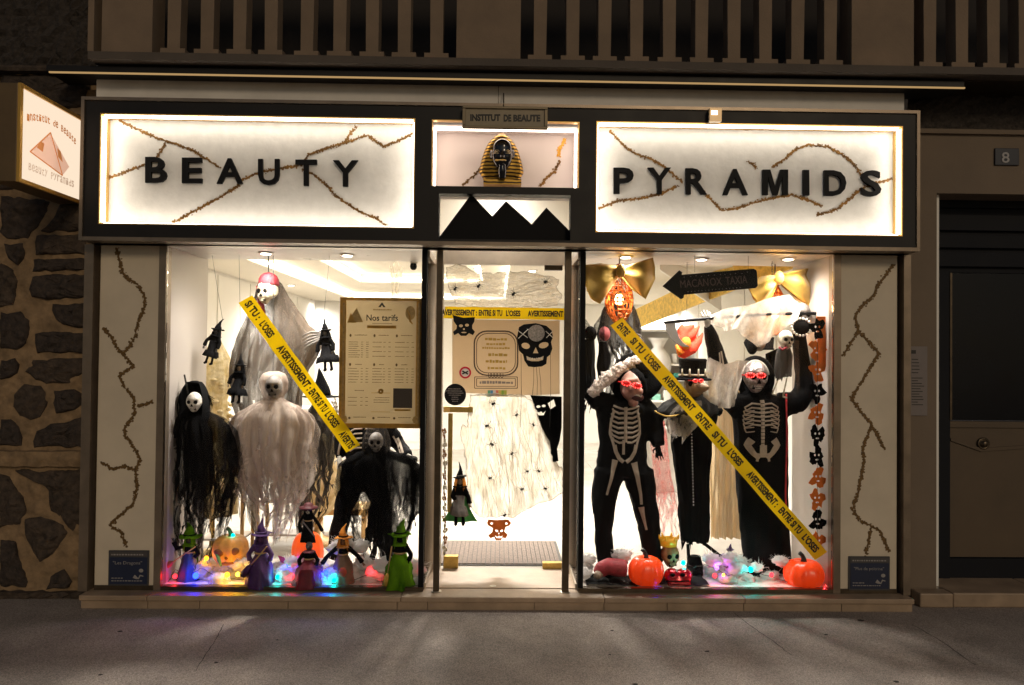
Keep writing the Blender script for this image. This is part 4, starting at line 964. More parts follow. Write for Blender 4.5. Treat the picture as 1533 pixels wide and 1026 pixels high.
def hood(name, cx, cy, w, h, Y, mat, parent, amp=.06):
    """open fronted hood round a head; cx,cy in pixels of the face centre"""
    s = S(Y); b = MB(); n, m = 26, 12; vs = []
    c = A(cx, cy, Y)
    for j in range(m+1):
        v = j/m
        for k in range(n+1):
            q = R(-38)+R(256)*k/n              # leaves the front open
            r = math.sin(R(18)+R(112)*v)**.7
            z_ = h*s*(.62-1.25*v**1.1)
            g = 1+amp*math.sin(7*q+4*v)*v
            vs.append(c+Vector((math.cos(q)*w*s*.5*r*g, math.sin(q)*w*s*.5*r*g*1.0+.02, z_)))
    top = len(vs); 
    b.add(vs, [(j*(n+1)+k, (j+1)*(n+1)+k, (j+1)*(n+1)+k+1, j*(n+1)+k+1) for j in range(m) for k in range(n)])
    b.ball(c+Vector((0, .02, h*s*.60)), w*s*.17, w*s*.17, h*s*.06, 12, 6)
    return b.build(name, mat, parent, True)
def hand(name, wrist, dirv, size, mat, parent, spread=.35, side=1, curl=.3):
    """palm and five bent fingers"""
    w = Vector(wrist); d = Vector(dirv).normalized(); n = Vector((0, -1, 0)); n = (n-d*n.dot(d)).normalized(); u = d.cross(n).normalized()
    pr = [('t', [w-d*size*.1, w+d*size*.20, w+d*size*.42], [size*.12, size*.17, size*.19], 1)]
    for k, (o, l) in enumerate(((-.16, .44), (-.055, .52), (.055, .49), (.155, .38))):
        r = w+d*size*.40+u*o*size; dd = (d+u*o*spread*4).normalized(); a = r+dd*l*size*.5; e = a+(dd-n*-curl).normalized()*l*size*.5
        pr.append(('t', [r, a, e], [size*.052, size*.048, size*.034], 1))
    r = w+d*size*.12+u*side*size*.14; a = r+(d*.6+u*side).normalized()*size*.22; pr.append(('t', [r, a, a+d*size*.18], [size*.062, size*.055, size*.04], 1))
    return blob(name, pr, mat, parent, size*.03, 2)
def cord(px0, py0, px1, py1, Y, parent, name='cord', r=.0025): MB().tube([A(px0, py0, Y), A(px1, py1, Y)], r, 6).build(name, K['wire'], parent)
def pumpkin(name, label, px, pyb, w, h, Y, mat, stem, group=None, lobes=10, parent=None):
    s = S(Y); c = A(px, pyb, Y); H = h*s; Wd = w*s/2
    t = thing(name, label, 'pumpkin', c, group); b = MB()
    n, m = 40, 16; vs = []
    for i in range(m+1):
        ph = -math.pi/2+math.pi*i/m
        for k in range(n):
            q = 2*math.pi*k/n; g = .90+.10*abs(math.cos(lobes/2*q))**.6; r = math.cos(ph)**.75 if math.cos(ph) > 0 else 0
            dz_ = math.sin(ph); dimple = -.16*math.exp(-(r/.30)**2) if dz_ > 0 else .06*math.exp(-(r/.3)**2)
            vs.append(c+Vector((math.cos(q)*r*g*Wd, math.sin(q)*r*g*Wd*.9, H*(.5+.5*dz_+dimple*.8))))
    b.add(vs, [(i*n+k, i*n+(k+1) % n, (i+1)*n+(k+1) % n, (i+1)*n+k) for i in range(m) for k in range(n)]); body = b.build('body', mat, t, True)
    MB().tube([c+Vector((0, 0, H*.80)), c+Vector((0, 0, H*1.0)), c+Vector((-.05*H, 0, H*1.12)), c+Vector((-.14*H, -.02*H, H*1.2))], [Wd*.20, Wd*.12, Wd*.10, Wd*.11], 9).build('stem', stem, t, True)
    return t, body
def cone_hat(c, r, h, mat, parent, bend=(.3, 0), brim_tilt=0, droop=.06, name='hat'):
    c = Vector(c); b = MB(); prof = []
    b.lathe(c, [(.001, .004), (r*.45, .004), (r*.75, -.01*1-droop*r*.2), (r, -droop*r), (r*.98, -droop*r-.004), (r*.5, -.006), (.001, -.006)], 24, lambda q, v: 1+.05*math.sin(3*q))
    P = []; Rr = []
    for i in range(9):
        t = i/8; P.append(c+Vector((bend[0]*h*t*t, bend[1]*h*t*t, h*t*(1-.12*abs(bend[0])*t)))); Rr.append(max(.002, r*.5*(1-t)**.85*(1+.08*math.sin(7*t))))
    b.tube(P, Rr, 14); return b.build(name, mat, parent, True)
def doll(name, label, px, pyb, h, Y, dress, top, hatm, face, hair=None, wide=.26, arms=None, group=None, hatr=.17, bend=(.15, 0), broom=None, legs=False, skullface=False, cape=None, extra=None, bell=1.0):
    s = S(Y); c = A(px, pyb, Y); H = h*s; t = thing(name, label, 'doll', c, group); P = lambda x, z, y=0: c+Vector((x*H, y*H, z*H))
    rp = random.uniform(0, 6)
    fold = lambda q, v: 1+.10*(1-v)*math.sin(8*q+rp)+.05*(1-v)*math.sin(13*q+2*rp)
    z0 = .16 if legs else 0
    MB().lathe(P(0, 0), [(wide*H*.98, z0*H), (wide*H, (z0+.012)*H), (wide*H*.86, (z0+.12)*H), (wide*H*.62*bell, .30*H), (.085*H, .47*H), (.07*H, .50*H)], 34, fold).build('dress', dress, t, True); crumple(t.children[-1], .035*H, 7/H*.5)
    arms = arms or [((-.085, .60), (-.17, .47), (-.14, .38)), ((.085, .60), (.17, .47), (.14, .38))]
    pr = [('t', [P(0, .46), P(0, .54), P(0, .62), P(0, .66)], [.075*H, .085*H, .07*H, .03*H])]
    for a in arms: pr.append(('t', [P(a[0][0]*.7, a[0][1], -.01), P(*a[0], -.02), P(*a[1], -.04), P(*a[2], -.06)], [.035*H, .04*H, .038*H, .045*H]))
    blob('torso', pr, top, t, H*.02, 2)
    for a in arms: hand('hand', P(*a[2], -.06), Vector((a[2][0]-a[1][0], -.02, a[2][1]-a[1][1])), .085*H, face, t, .3)
    if skullface: skull(P(0, .715, -.01), .13*H, face, t, random.uniform(-.15, .15))
    else:
        hd = blob('head', [('b', P(0, .715), (.066*H, .064*H, .078*H)), ('t', [P(0, .71, -.06), P(0, .70, -.092)], [.016*H, .008*H]), ('b', P(0, .665, -.03), (.03*H, .032*H, .025*H))], face, t, H*.012, 2)
        for sx in (-1, 1): MB().ball(P(sx*.026, .728, -.056), .011*H, .008*H, .010*H, 8, 6).build('eye', K['void'], hd, True)
    MB().tube([P(.082*math.cos(a), .492, .082*math.sin(a)) for a in [6.2832*k/18 for k in range(19)]], .013*H, 6, False).build('belt', K['wood'] if not legs else top, t, True)
    MB().lathe(P(0, .625), [(.05*H, .02*H), (.10*H, 0), (.115*H, -.02*H), (.06*H, .0)], 26, lambda q, v: 1+.14*math.sin(9*q)*v).build('collar', hatm or dress, t, True)
    if hatm: MB().tube([P(hatr*.50*math.cos(a), .792, hatr*.50*math.sin(a)) for a in [6.2832*k/18 for k in range(19)]], .011*H, 6, False).build('hat_band', top if hatm is not top else dress, t, True)
    if hair:
        b = MB()
        for k in range(34):
            q = R(-50)+R(280)*k/33; r = .068*H; p = P(0, .75)+Vector((math.cos(q)*r, math.sin(q)*r, 0)); l = random.uniform(.14, .26)*H
            b.tube([p, p+Vector((math.cos(q)*.02*H, math.sin(q)*.02*H, -l*.5)), p+Vector((math.cos(q)*.035*H+random.uniform(-.01, .01)*H, math.sin(q)*.03*H, -l))], [.010*H, .010*H, .002*H], 5)
        b.build('hair', hair, t, True)
    if hatm: crumple(cone_hat(P(0, .775), hatr*H, .225*H/(1-.12*abs(bend[0])), hatm, t, bend), .03*H, 6/H)
    if legs:
        for sx in (-1, 1): MB().tube([P(sx*.05, .2), P(sx*.06, .06), P(sx*.06, .02), P(sx*.06, .01, -.07)], [.028*H, .024*H, .03*H, .024*H], 8).build('leg', top, t, True)
    if broom:
        MB().tube([P(*broom[0], -.15), P(*broom[1], -.13)], .010*H, 7).build('broom_stick', K['wood'], t, True)
        d = (P(*broom[1], -.13)-P(*broom[0], -.15)).normalized(); q = P(*broom[1], -.13)
        MB().tube([q, q+d*.05*H, q+d*.20*H], [.014*H, .045*H, .055*H], 9).build('broom_bristles', extra or K['wood'], t, True)
    if cape:
        MB().grid(10, 14, lambda u, v: P((u-.5)*(.16+.42*v*v), .62-.60*v, .05+.05*math.sin(u*9)+.03*v)).build('cape', cape, t, True)
    return t
def tape(label, pts, wpx, Y, runs, name='warning_tape'):
    """barrier tape from pts[0] to pts[1] on the glass with printed words"""
    a, c = A(*pts[0], Y), A(*pts[1], Y); u = (c-a).normalized(); n = Vector((-u.z, 0, u.x)); w = wpx*S(Y)/2; L = (c-a).length
    t = thing(name, label, 'tape', (a+c)/2-Vector((0, 0, (a-c).z/2 if a.z > c.z else 0)))
    b = MB(); m = 40; vs = []
    for i in range(m+1):
        q = a+u*(L*i/m); j0 = random.uniform(-.003, .003) if i in (0, m) else 0
        for sgn in (1, -1):
            e = q+n*(sgn*(w+.0012*math.sin(i*.7+sgn)))+u*(j0+(.006*sgn if i in (0, m) else 0)); e.y += .0015*math.sin(i*1.1)*(1 if sgn > 0 else .4); vs += [e, e+Vector((0, .001, 0))]
    fs = []
    for i in range(m):
        k = i*4; fs += [(k, k+2, k+6, k+4), (k+1, k+5, k+7, k+3), (k, k+4, k+5, k+1), (k+2, k+3, k+7, k+6)]
    fs += [(0, 1, 3, 2), (m*4, m*4+2, m*4+3, m*4+1)]
    b.add(vs, fs); b.build('band', K['yellow'], t)
    for word, f0, f1 in runs:
        p0, p1 = a+u*(L*f0)-n*w*.50, a+u*(L*f1)-n*w*.50; p0.y -= .0042; p1.y -= .0042
        text('lettering', word, p0, p1, w*1.05, K['ink'], t, .0022, .045)
    return t
def scrib(b, x0, x1, z, h, Y, gap=.3):
    x = x0
    while x < x1-h*.3:
        w = min(x1-x, h*random.uniform(.5, 1.3)); b.box(x, x+w, Y-.0006, Y+.0004, z+h*random.uniform(0, .18), z+h*random.uniform(.7, 1)); x += w+h*gap
SCARF = M('crimson_cloth', (.21, .008, .016), .7, 0, .3, 30, .3, 160)
GZ_grey = gauze('grey_brown_gauze', (.20, .155, .12), .5, .97, 12, (.05, .04, .032), .35)
GZ_pale = gauze('pale_pink_gauze', (.84, .73, .64), .62, 1.0, 11, (.36, .28, .235), .35)
GZ_black = gauze('black_gauze', (.012, .0115, .012), .36, .94, 14, (.006, .006, .0065), .15)
GZ_black2 = gauze('sheer_black_gauze', (.014, .0135, .014), .38, .95, 13, (.007, .007, .0075), .15)
GZ_wisp = gauze('wispy_pale_gauze', (.84, .74, .66), .05, .62, 13, (.5, .41, .35), .4)
GZ_wispb = gauze('wispy_black_gauze', (.012, .0115, .012), .10, .72, 13, (.007, .007, .0075), .15)
GZ_dark = gauze('dark_grey_gauze', (.06, .053, .048), .6, .98, 15, (.022, .019, .018), .25)

# ================================================================ left window: hanging figures
def red_scarf_ghost():
    Y = .50; t = thing('hanging_ghost', 'grey gauze ghost skeleton with a red head scarf, hanging highest in the left window', 'ghost figure', A(402, 800, Y), 'hanging gauze ghosts')
    drape('gauze_robe', [(416, 394, 412), (424, 386, 422), (440, 382, 430), (458, 377, 441), (480, 369, 457), (500, 362, 474), (513, 356, 481), (528, 352, 474), (560, 347, 458), (600, 350, 450), (640, 358, 448), (700, 360, 462), (760, 356, 474), (806, 358, 470)], Y, GZ_grey, t, 24, 690, 35, .4, .11, 8, .14, 3, 40, .10)
    sk = skull(A(400, 437, Y-.11), 27*S(Y), K['bone'], t, R(-24), R(4))
    c = A(402, 425, Y-.095); w = 14.2*S(Y)
    MB().lathe(c, [(w*1.02, -.012), (w*1.04, .0), (w*1.0, .03), (w*.82, .055), (w*.5, .072), (.004, .08)], 24, lambda q, v: 1+.03*math.sin(5*q)).build('head_scarf', SCARF, t, True); crumple(t.children[-1], .012, 16)
    MB().grid(4, 16, lambda u, v: A(383+9*u+5*v+1.5*math.sin(7*v+u*3), 428+56*v, Y-.10+.015*math.sin(u*5+v*6))).build('scarf_tail', SCARF, t, True)
    for k in range(5):
        p0 = A(479, 498+k*2.4, Y-.06); p1 = A(466-k, 497+k*5, Y-.10); p2 = A(452+k*.5, 503+k*5.2, Y-.11)
        MB().tube([p0, p1, p2], [.009, .0075, .003], 7).build('finger', K['boned'], t, True)
    cord(402, 383, 402, 410, Y-.08, t, 'hook', .004)
red_scarf_ghost()
def pale_ghost():
    Y = .30; t = thing('hanging_ghost', 'pale gauze ghost with a dark shrunken face in the middle of the left window', 'ghost figure', A(408, 800, Y), 'hanging gauze ghosts')
    drape('gauze_robe', [(594, 400, 421), (600, 391, 430), (608, 374, 448), (620, 357, 461), (634, 348, 467), (655, 345, 467), (680, 350, 461), (705, 356, 458), (730, 366, 454), (760, 376, 445), (790, 388, 428), (806, 394, 418)], Y, GZ_pale, t, 28, 712, 70, .4, .10, 9, .16, 5, 46, .12)
    drape('outer_gauze', [(602, 386, 434), (612, 366, 456), (626, 346, 470), (645, 338, 474), (675, 340, 470), (705, 346, 466), (735, 354, 462), (765, 366, 452), (790, 376, 440)], Y, GZ_wisp, t, 22, 665, 75, .42, .115, 7, .2, 6, 40, .25)
    drape('gauze_wrap', [(556, 403, 417), (560, 393, 428), (570, 389, 432), (582, 391, 430), (592, 396, 425), (600, 398, 424)], Y+.015, GZ_pale, t, 16, None, 2, .8, .12, 6, .05, 8, 14)
    skull(A(410, 579, Y-.062), 25*S(Y), K['boned'], t, R(4))
    cord(409, 383, 409, 557, Y, t)
pale_ghost()
def black_robed():
    Y = .20; t = thing('hanging_ghost', 'black gauze robed skeleton with a white skull face at the left end of the window', 'ghost figure', A(298, 830, Y), 'hanging gauze ghosts')
    drape('gauze_robe', [(610, 282, 302), (618, 272, 316), (627, 266, 334), (640, 264, 343), (660, 264, 348), (690, 262, 351), (720, 260, 349), (760, 256, 341), (800, 256, 330), (842, 270, 315)], Y, GZ_black, t, 26, 700, 70, .42, .12, 8, .16, 11, 46, .14)
    drape('outer_gauze', [(616, 276, 314), (628, 260, 340), (645, 256, 352), (680, 254, 356), (720, 252, 354), (765, 250, 346), (810, 254, 334)], Y, GZ_wispb, t, 20, 665, 80, .44, .125, 7, .2, 12, 40, .25)
    drape('inner_robe', [(614, 286, 302), (640, 280, 316), (690, 280, 318), (740, 280, 316), (800, 282, 310), (838, 286, 304)], Y+.02, GZ_black, t, 16, 740, 60, .5, .07, 6, .14, 13, 26)
    hood('hood', 289, 602, 46, 48, Y-.01, K['black'], t)
    skull(A(291, 602, Y-.055), 22*S(Y), K['bonew'], t, R(3))
    crumple(MB().tube([A(274, 626, Y), A(266, 636, Y-.01), A(256, 646, Y-.03), A(247, 656, Y-.05)], [.03, .045, .05, .048], 12).build('sleeve', K['black'], t, True), .01, 25)
    drape('sleeve_rags', [(640, 248, 270), (660, 244, 268), (700, 248, 268)], Y-.02, GZ_black, t, 10, 655, 25, .5, .05, 5, .1, 15, 16)
    hand('hand', A(246, 657, Y-.06), Vector((-.45, -.2, -.7)), .085, K['bonew'], t, .35)
    MB().tube([A(282, 590, Y), A(276, 561, Y)], .006, 6).build('stick', K['wire'], t)
    b = MB()
    for k in range(7): b.tube([A(302, 590+k*2, Y), A(312+k, 592+k*2.5, Y), A(322-k, 598+k*3, Y)], [.005, .004, .001], 5)
    o = b.build('hair', K['black'], t); o['kind'] = 'stuff'
black_robed()
def black_reaper():
    Y = .17; t = thing('hanging_ghost', 'hooded grey skull reaper in black gauze below the price board', 'ghost figure', A(565, 870, Y), 'hanging gauze ghosts')
    drape('gauze_robe', [(668, 552, 575), (674, 545, 584), (680, 530, 598), (688, 518, 616), (697, 513, 626), (720, 513, 628), (760, 516, 624), (790, 521, 616), (820, 530, 604), (862, 545, 580)], Y, GZ_black2, t, 26, 745, 85, .4, .10, 8, .15, 17, 46, .14)
    drape('outer_gauze', [(676, 544, 584), (684, 520, 612), (696, 508, 629), (730, 508, 629), (770, 512, 626), (810, 520, 614), (850, 536, 594)], Y, GZ_wispb, t, 20, 715, 90, .42, .105, 7, .2, 18, 40, .25)
    drape('inner_robe', [(676, 559, 571), (700, 556, 575), (760, 553, 574), (820, 551, 573), (858, 553, 569)], Y+.02, K['black'], t, 14, 790, 40, .5, .06, 6, .15, 21, 22)
    hood('hood', 563, 662, 42, 42, Y-.015, GZ_dark, t)
    skull(A(563, 662, Y-.06), 22*S(Y), K['boned'], t)
    for sx, e in ((-1, (516, 700)), (1, (622, 692))):
        MB().tube([A(563+sx*14, 680, Y-.02), A((563+e[0])/2, 683, Y-.05), A(*e, Y-.06)], [.022, .03, .034], 12).build('sleeve', GZ_black2, t, True); crumple(t.children[-1], .016, 22)
black_reaper()
def grey_witch():
    Y = .57; t = thing('hanging_ghost', 'dark grey gauze witch with a wide black hat behind the diagonal tape', 'ghost figure', A(480, 790, Y), 'hanging gauze ghosts')
    drape('gauze_robe', [(600, 472, 488), (612, 462, 500), (640, 455, 504), (680, 455, 500), (720, 452, 494), (760, 448, 488), (790, 446, 476)], Y, GZ_dark, t, 26, 700, 60, .4, .09, 7, .12, 23, 28)
    cone_hat(A(481, 592, Y), .14, .20, K['blackf'], t, (-.1, 0)); skull(A(481, 604, Y-.01), .085, K['boned'], t, 0, 0, None, 'skull', False)
    b = MB()
    for k in range(26): q = A(496+random.uniform(-4, 8), 596+random.uniform(0, 44), Y-.05); b.tube([q, q+Vector((.02, -.01, -.03)), q+Vector((.01, 0, -.07))], [.006, .005, .001], 5)
    o = b.build('feathers', K['bonew'], t); o['kind'] = 'stuff'
grey_witch()
def skeleton_man():
    Y = .46; t = thing('skeleton_costume_figure', 'black skeleton costume figure half hidden behind the price board and the reaper', 'costume figure', A(545, 850, Y))
    W = lambda x, y, d=0: A(x, y, Y+d)
    body = blob('body', [('t', [W(548, 618), W(548, 640), W(549, 670), W(548, 700), W(546, 720)], [.09, .155, .145, .13, .14], .62), ('t', [W(532, 715), W(515, 760), W(506, 800), W(503, 845)], [.085, .07, .06, .05]), ('t', [W(560, 715), W(572, 765), W(578, 805), W(582, 850)], [.085, .07, .06, .05]),
        ('t', [W(527, 632), W(512, 655), W(508, 672), W(508, 686)], [.06, .055, .045, .035]), ('t', [W(572, 632), W(590, 655), W(600, 668), W(612, 684, -.14)], [.06, .055, .05, .035]), ('t', [W(503, 845), W(499, 856, -.06)], [.05, .035]), ('t', [W(582, 848), W(586, 858, -.06)], [.05, .035]), ('t', [W(548, 622), W(548, 600)], [.06, .05])], K['black'], t, .014, 4); crumple(body, .012, 14, (1, 1, .6))
    skull(W(547, 588, -.04), .115, K['bonew'], t)
    hand('hand', W(508, 685, -.04), Vector((.15, -.1, -1)), .105, K['bonew'], t, .3); hand('hand', W(611, 682, -.15), Vector((.4, -.1, -.35)), .105, K['bonew'], t, .3)
    bv = bvh_of(body); b = MB(); px = lambda x, y: (W(x, y).x, W(x, y).z)
    for (p, q), w in ((((596, 655), (610, 680)), .018), (((590, 652), (604, 678)), .012)): ribbon_on(bv, [px(*p), px(*q)], w, b)
    b.build('arm_bone_print', K['print'], t)
    for k in range(5):
        b = MB(); y = 640+k*7
        for sx in (-1, 1): ribbon_on(bv, [px(548+sx*2, y), px(548+sx*14, y+1), px(548+sx*22, y+6)], .012, b)
        b.build('rib_print', K['print'], t)
    b = MB(); ribbon_on(bv, [px(512, 662), px(508, 680)], .016, b); b.build('arm_bone_print', K['print'], t)
skeleton_man()

# small black witches on threads
FACE = M('painted_doll_face', (.30, .22, .16), .6); DKF = M('dark_doll_face', (.05, .045, .045), .6)
def hang_witch(label, px, pyb, h, Y, ang, face=DKF, wide=.17, bend=(.2, 0)):
    t = doll('hanging_witch_doll', label, px, pyb, h, Y, K['blackf'], K['blackf'], K['blackf'], face, K['blackf'], wide, [((-.08, .58), (-.15, .48), (-.16, .36)), ((.08, .58), (.14, .48), (.12, .36))], 'small black witch dolls hung on threads', .12, bend, legs=True)
    H = h*S(Y); MB().tube([t.location+Vector((bend[0]*H*.15, 0, H*.97)), t.location+Matrix.Rotation(R(-ang), 3, 'Y') @ Vector((.05*math.sin(R(ang)), 0, hz-t.location.z-.002))], .0012, 5).build('thread', K['wire'], t)
    t.rotation_euler = (0, R(ang), 0); return t
hang_witch('small black witch doll hanging at the far left, leaning over', 312, 545, 70, .40, 14, DKF, .16, (.35, 0))
hang_witch('small black witch doll with a pale face hanging left of the pale ghost', 353, 603, 74, .33, 6, FACE, .18, (-.1, 0))
hang_witch('small black witch doll hanging just left of the price board', 492, 555, 80, .36, -6, DKF, .21, (-.05, 0))

# ================================================================ price board
def price_board():
    Y = .05; x0, x1, z0, z1 = A(508, 545, Y).x, A(632, 545, Y).x, A(570, 641, Y).z, A(570, 446, Y).z
    t = thing('price_board', 'gold framed price board headed Nos tarifs on the left window', 'price board', Vector(((x0+x1)/2, Y, z0)))
    bgm = M('parchment_print', (.56, .45, .27), .55, 0, .08, 6, transl=.45); br = M('antique_gold_print', (.52, .29, .045), .5, .1, .4, 18, transl=.35); bd = M('sepia_print', (.14, .085, .03), .6); sand = M('sand_print', (.44, .29, .10), .6, 0, .3, 50)
    box('board', bgm, t, x0, x1, Y, Y+.006, z0, z1)
    W, H = x1-x0, z1-z0; X = lambda u: x0+W*u; Z = lambda v: z1-H*v
    for a in ((0, 1, 0, .022), (0, 1, .965, 1)): box('gold_border', br, t, X(a[0]), X(a[1]), Y-.005, Y-.0005, Z(a[3]), Z(a[2]))
    for a in ((0, .075), (.925, 1)): box('gold_border', br, t, X(a[0]), X(a[1]), Y-.0048, Y-.0005, Z(.9645), Z(.0225))
    for a in ((.035, .06), (.94, .965)): box('column_print', sand, t, X(a[0]), X(a[1]), Y-.0062, Y-.0049, Z(.93), Z(.04))
    for u in (.06, .94):
        for v in (.935,): 
            b = MB()
            for k in range(8): q = k*.785; b.ball((X(u)+math.cos(q)*.016, Y-.0052, Z(v)+math.sin(q)*.016), .011, .001, .011, 8, 5)
            b.build('rosette_print', sand, t)
    # pyramids top left, veiled profile top right
    b = MB(); b.prism([(X(.09), Z(.19)), (X(.20), Z(.08)), (X(.28), Z(.19))], Y-.0012, Y-.0001); b.build('pyramid_print', sand, t)
    b = MB(); b.prism([(X(.09), Z(.195)), (X(.13), Z(.12)), (X(.20), Z(.195))], Y-.0022, Y-.0013); b.build('pyramid_print', br, t)
    b = MB(); b.ball((X(.85), Y-.0005, Z(.115)), .032, .0012, .046, 16, 8); b.build('profile_print', sand, t)
    b = MB(); b.tube([(X(.81), Y-.0015, Z(.09)), (X(.84), Y-.0015, Z(.13)), (X(.85), Y-.0015, Z(.18)), (X(.88), Y-.0015, Z(.20))], [.004, .006, .007, .003], 6, True, .1); b.build('profile_print', br, t)
    b = MB(); b.prism([(X(.46), Z(.072)), (X(.505), Z(.035)), (X(.55), Z(.072)), (X(.52), Z(.072)), (X(.505), Z(.057)), (X(.49), Z(.072))], Y-.0012, Y-.0001); b.build('logo_print', K['ink'], t)
    b = MB(); scrib(b, X(.40), X(.62), Z(.098), .010, Y-.0006); o = b.build('small_print', sand, t); o['kind'] = 'stuff'
    text('lettering', 'Nos', Vector((X(.32), Y-.002, Z(.178))), Vector((X(.475), Y-.002, Z(.178))), H*.047, K['ink'], t, .0014, .012)
    text('lettering', 'tarifs', Vector((X(.505), Y-.002, Z(.178))), Vector((X(.70), Y-.002, Z(.178))), H*.05, K['ink'], t, .0014, .012)
    b = MB(); b.box(X(.39), X(.63), Y-.0012, Y-.0001, Z(.199), Z(.196)); b.build('underline', bd, t)
    box('gold_ribbon', br, t, X(.33), X(.68), Y-.0022, Y-.0001, Z(.236), Z(.213))
    b = MB()
    cols = [(.11, .35), (.40, .62), (.67, .90)]
    for (a, c), rows in zip(cols, ((.345, 8, .0165), (.345, 4, .036), (.345, 4, .036))):
        scrib(b, X(a+.07), X(c-.02), Z(rows[0]-.053), .006, Y-.0006); b.ball((X(a+.02), Y-.0006, Z(rows[0]-.053)), .007, .0006, .010, 8, 5)
        for k in range(rows[1]): v = rows[0]+.0+k*rows[2]; scrib(b, X(a), X(a+.10+random.uniform(0, .04)), Z(v), .005, Y-.0006); scrib(b, X(c-.09), X(c-.065), Z(v), .005, Y-.0006); scrib(b, X(c-.03), X(c), Z(v), .005, Y-.0006)
    for (a, c) in cols:
        scrib(b, X(a+.08), X(c-.08), Z(.517), .006, Y-.0006); b.ball((X(a+.02), Y-.0006, Z(.515)), .007, .0006, .010, 8, 5)
        for k in range(6): v = .548+k*.021; scrib(b, X(a), X(a+.10+random.uniform(0, .03)), Z(v), .005, Y-.0006); scrib(b, X(c-.09), X(c-.065), Z(v), .005, Y-.0006); scrib(b, X(c-.03), X(c), Z(v), .005, Y-.0006)
    a, c = cols[0]; scrib(b, X(a+.08), X(c-.05), Z(.717), .006, Y-.0006)
    for k in range(3): v = .77+k*.03; scrib(b, X(a), X(a+.11), Z(v), .005, Y-.0006); scrib(b, X(c-.09), X(c-.065), Z(v), .005, Y-.0006); scrib(b, X(c-.03), X(c), Z(v), .005, Y-.0006)
    for k in range(3): scrib(b, X(.42+(.02 if k == 0 else 0)), X(.61), Z(.77+k*.018), .005, Y-.0006)
    for u in (.13, .42, .67): b.ball((X(u), Y-.0006, Z(.925)), .008, .0006, .008, 10, 6); scrib(b, X(u+.05), X(u+.20), Z(.922), .006, Y-.0006)
    o = b.build('small_print', bd, t); o['kind'] = 'stuff'
    b = MB()
    for q in ((.39, .62, .73, .733), (.39, .62, .875, .878)): b.box(X(q[0]), X(q[1]), Y-.001, Y-.0001, Z(q[3]), Z(q[2]))
    for k in range(10): q = k*.628; b.ball((X(.505)+math.cos(q)*.011, Y-.0006, Z(.72)+math.sin(q)*.011), .007, .0006, .007, 8, 5)
    o = b.build('ornament_print', br, t); o['kind'] = 'stuff'
    box('dark_square', M('dark_brown_print', (.045, .032, .022), .5), t, X(.655), X(.885), Y-.0018, Y-.0001, Z(.845), Z(.695)); box('gold_ribbon', br, t, X(.675), X(.865), Y-.0022, Y-.0001, Z(.868), Z(.855))
price_board()
TXT = [('SI TU', .035, .13), ("L'OSES", .155, .25), ('AVERTISSEMENT', .335, .575), (': ENTRE', .59, .68), ('SI TU', .695, .755), ("L'OSES", .775, .86)]
tape('yellow warning tape running diagonally across the left window', ((367, 448), (529, 672)), 23, .022, [('SI TU :', .02, .13), ("L'OSES", .155, .25), ('AVERTISSEMENT :', .315, .60), ('ENTRE SI TU', .61, .745), ("L'OSES", .76, .85), ('AVERTIS', .89, .99)])
# ================================================================ dolls, pumpkins, cotton and fairy lights on the left display floor
def bulb(label, px, py, Y, col, r=.020, st=9, watts=.9):
    p = A(px, py, Y)
    r *= .62; st *= 1.4; watts *= .55; o = MB().ball(p, r, r, r*1.1, 12, 8).build('fairy_light', emitter('glowing_bulb_%02d' % len(bpy.data.materials), col, st), None, True); tag(o, label, 'light bulb', 'coloured fairy lights among the cotton')
    l = bpy.data.lights.new('bulb_glow', 'POINT'); l.energy = watts; l.color = col; l.shadow_soft_size = r*1.3
    g = bpy.data.objects.new('bulb_glow', l); COL.objects.link(g); g.parent = o; g.location = (0, 0, r*1.6)
    g.location.y = -r*1.6
COT = M('white_cotton_wool', (.86, .83, .81), .95, 0, .06, 30, .5, 70, sheen=.3, transl=.45)
def cotton(label, blobs, Y0, Y1, seed):
    """fluffy heaps: many lumps plus stray fibres"""
    rnd = random.Random(seed); b = MB()
    from mathutils import noise
    for px, py, r in blobs:
        Y = rnd.uniform(Y0, Y1); c = A(px, py, Y); c.z = max(c.z, dz+r*.012*0+.006); rr = r*S(Y); sd = Vector((rnd.uniform(0, 50), rnd.uniform(0, 50), 0))
        b.ball(c, rr*1.25, rr, rr*.85, 18, 12, lambda d: .80+.42*noise.noise(d*2.1+sd)+.14*noise.noise(d*6+sd))
        for k in range(26):
            d = Vector((rnd.gauss(0, 1), rnd.gauss(0, 1), abs(rnd.gauss(0, 1)))).normalized(); p = c+Vector((d.x*rr*1.2, d.y*rr, d.z*rr*.85)); e = Vector((rnd.gauss(0, .5), rnd.gauss(0, .5), rnd.gauss(0, .4)))*rr*.5+d*rr*.22
            b.tube([p-d*rr*.2, p+e*.5, p+e], [.0012, .0009, .0003], 3, False)
    o = b.build('cotton_wool', COT, None, True); tag(o, label, 'cotton', kind='stuff'); return o
rnd = random.Random(4); bl_ = []
for x in range(296, 628, 9):
    for k in range(2): bl_.append((x+rnd.uniform(-6, 6), 866-k*rnd.uniform(8, 26)+rnd.uniform(-3, 5), rnd.uniform(10, 18)))
bl_ += [(x, 815+rnd.uniform(-6, 8), rnd.uniform(9, 14)) for x in range(505, 545, 11)]+[(255, 866, 9), (270, 872, 8)]
cotton('white cotton wool heaped along the floor of the left display', bl_, .09, .26, 2)
RED, BLU, ORA, YEL, CYA, GRN, PUR = (1, .02, .03), (.01, .03, 1), (1, .30, .01), (1, .62, .03), (.0, .85, .75), (.1, 1, .2), (.35, .08, 1)
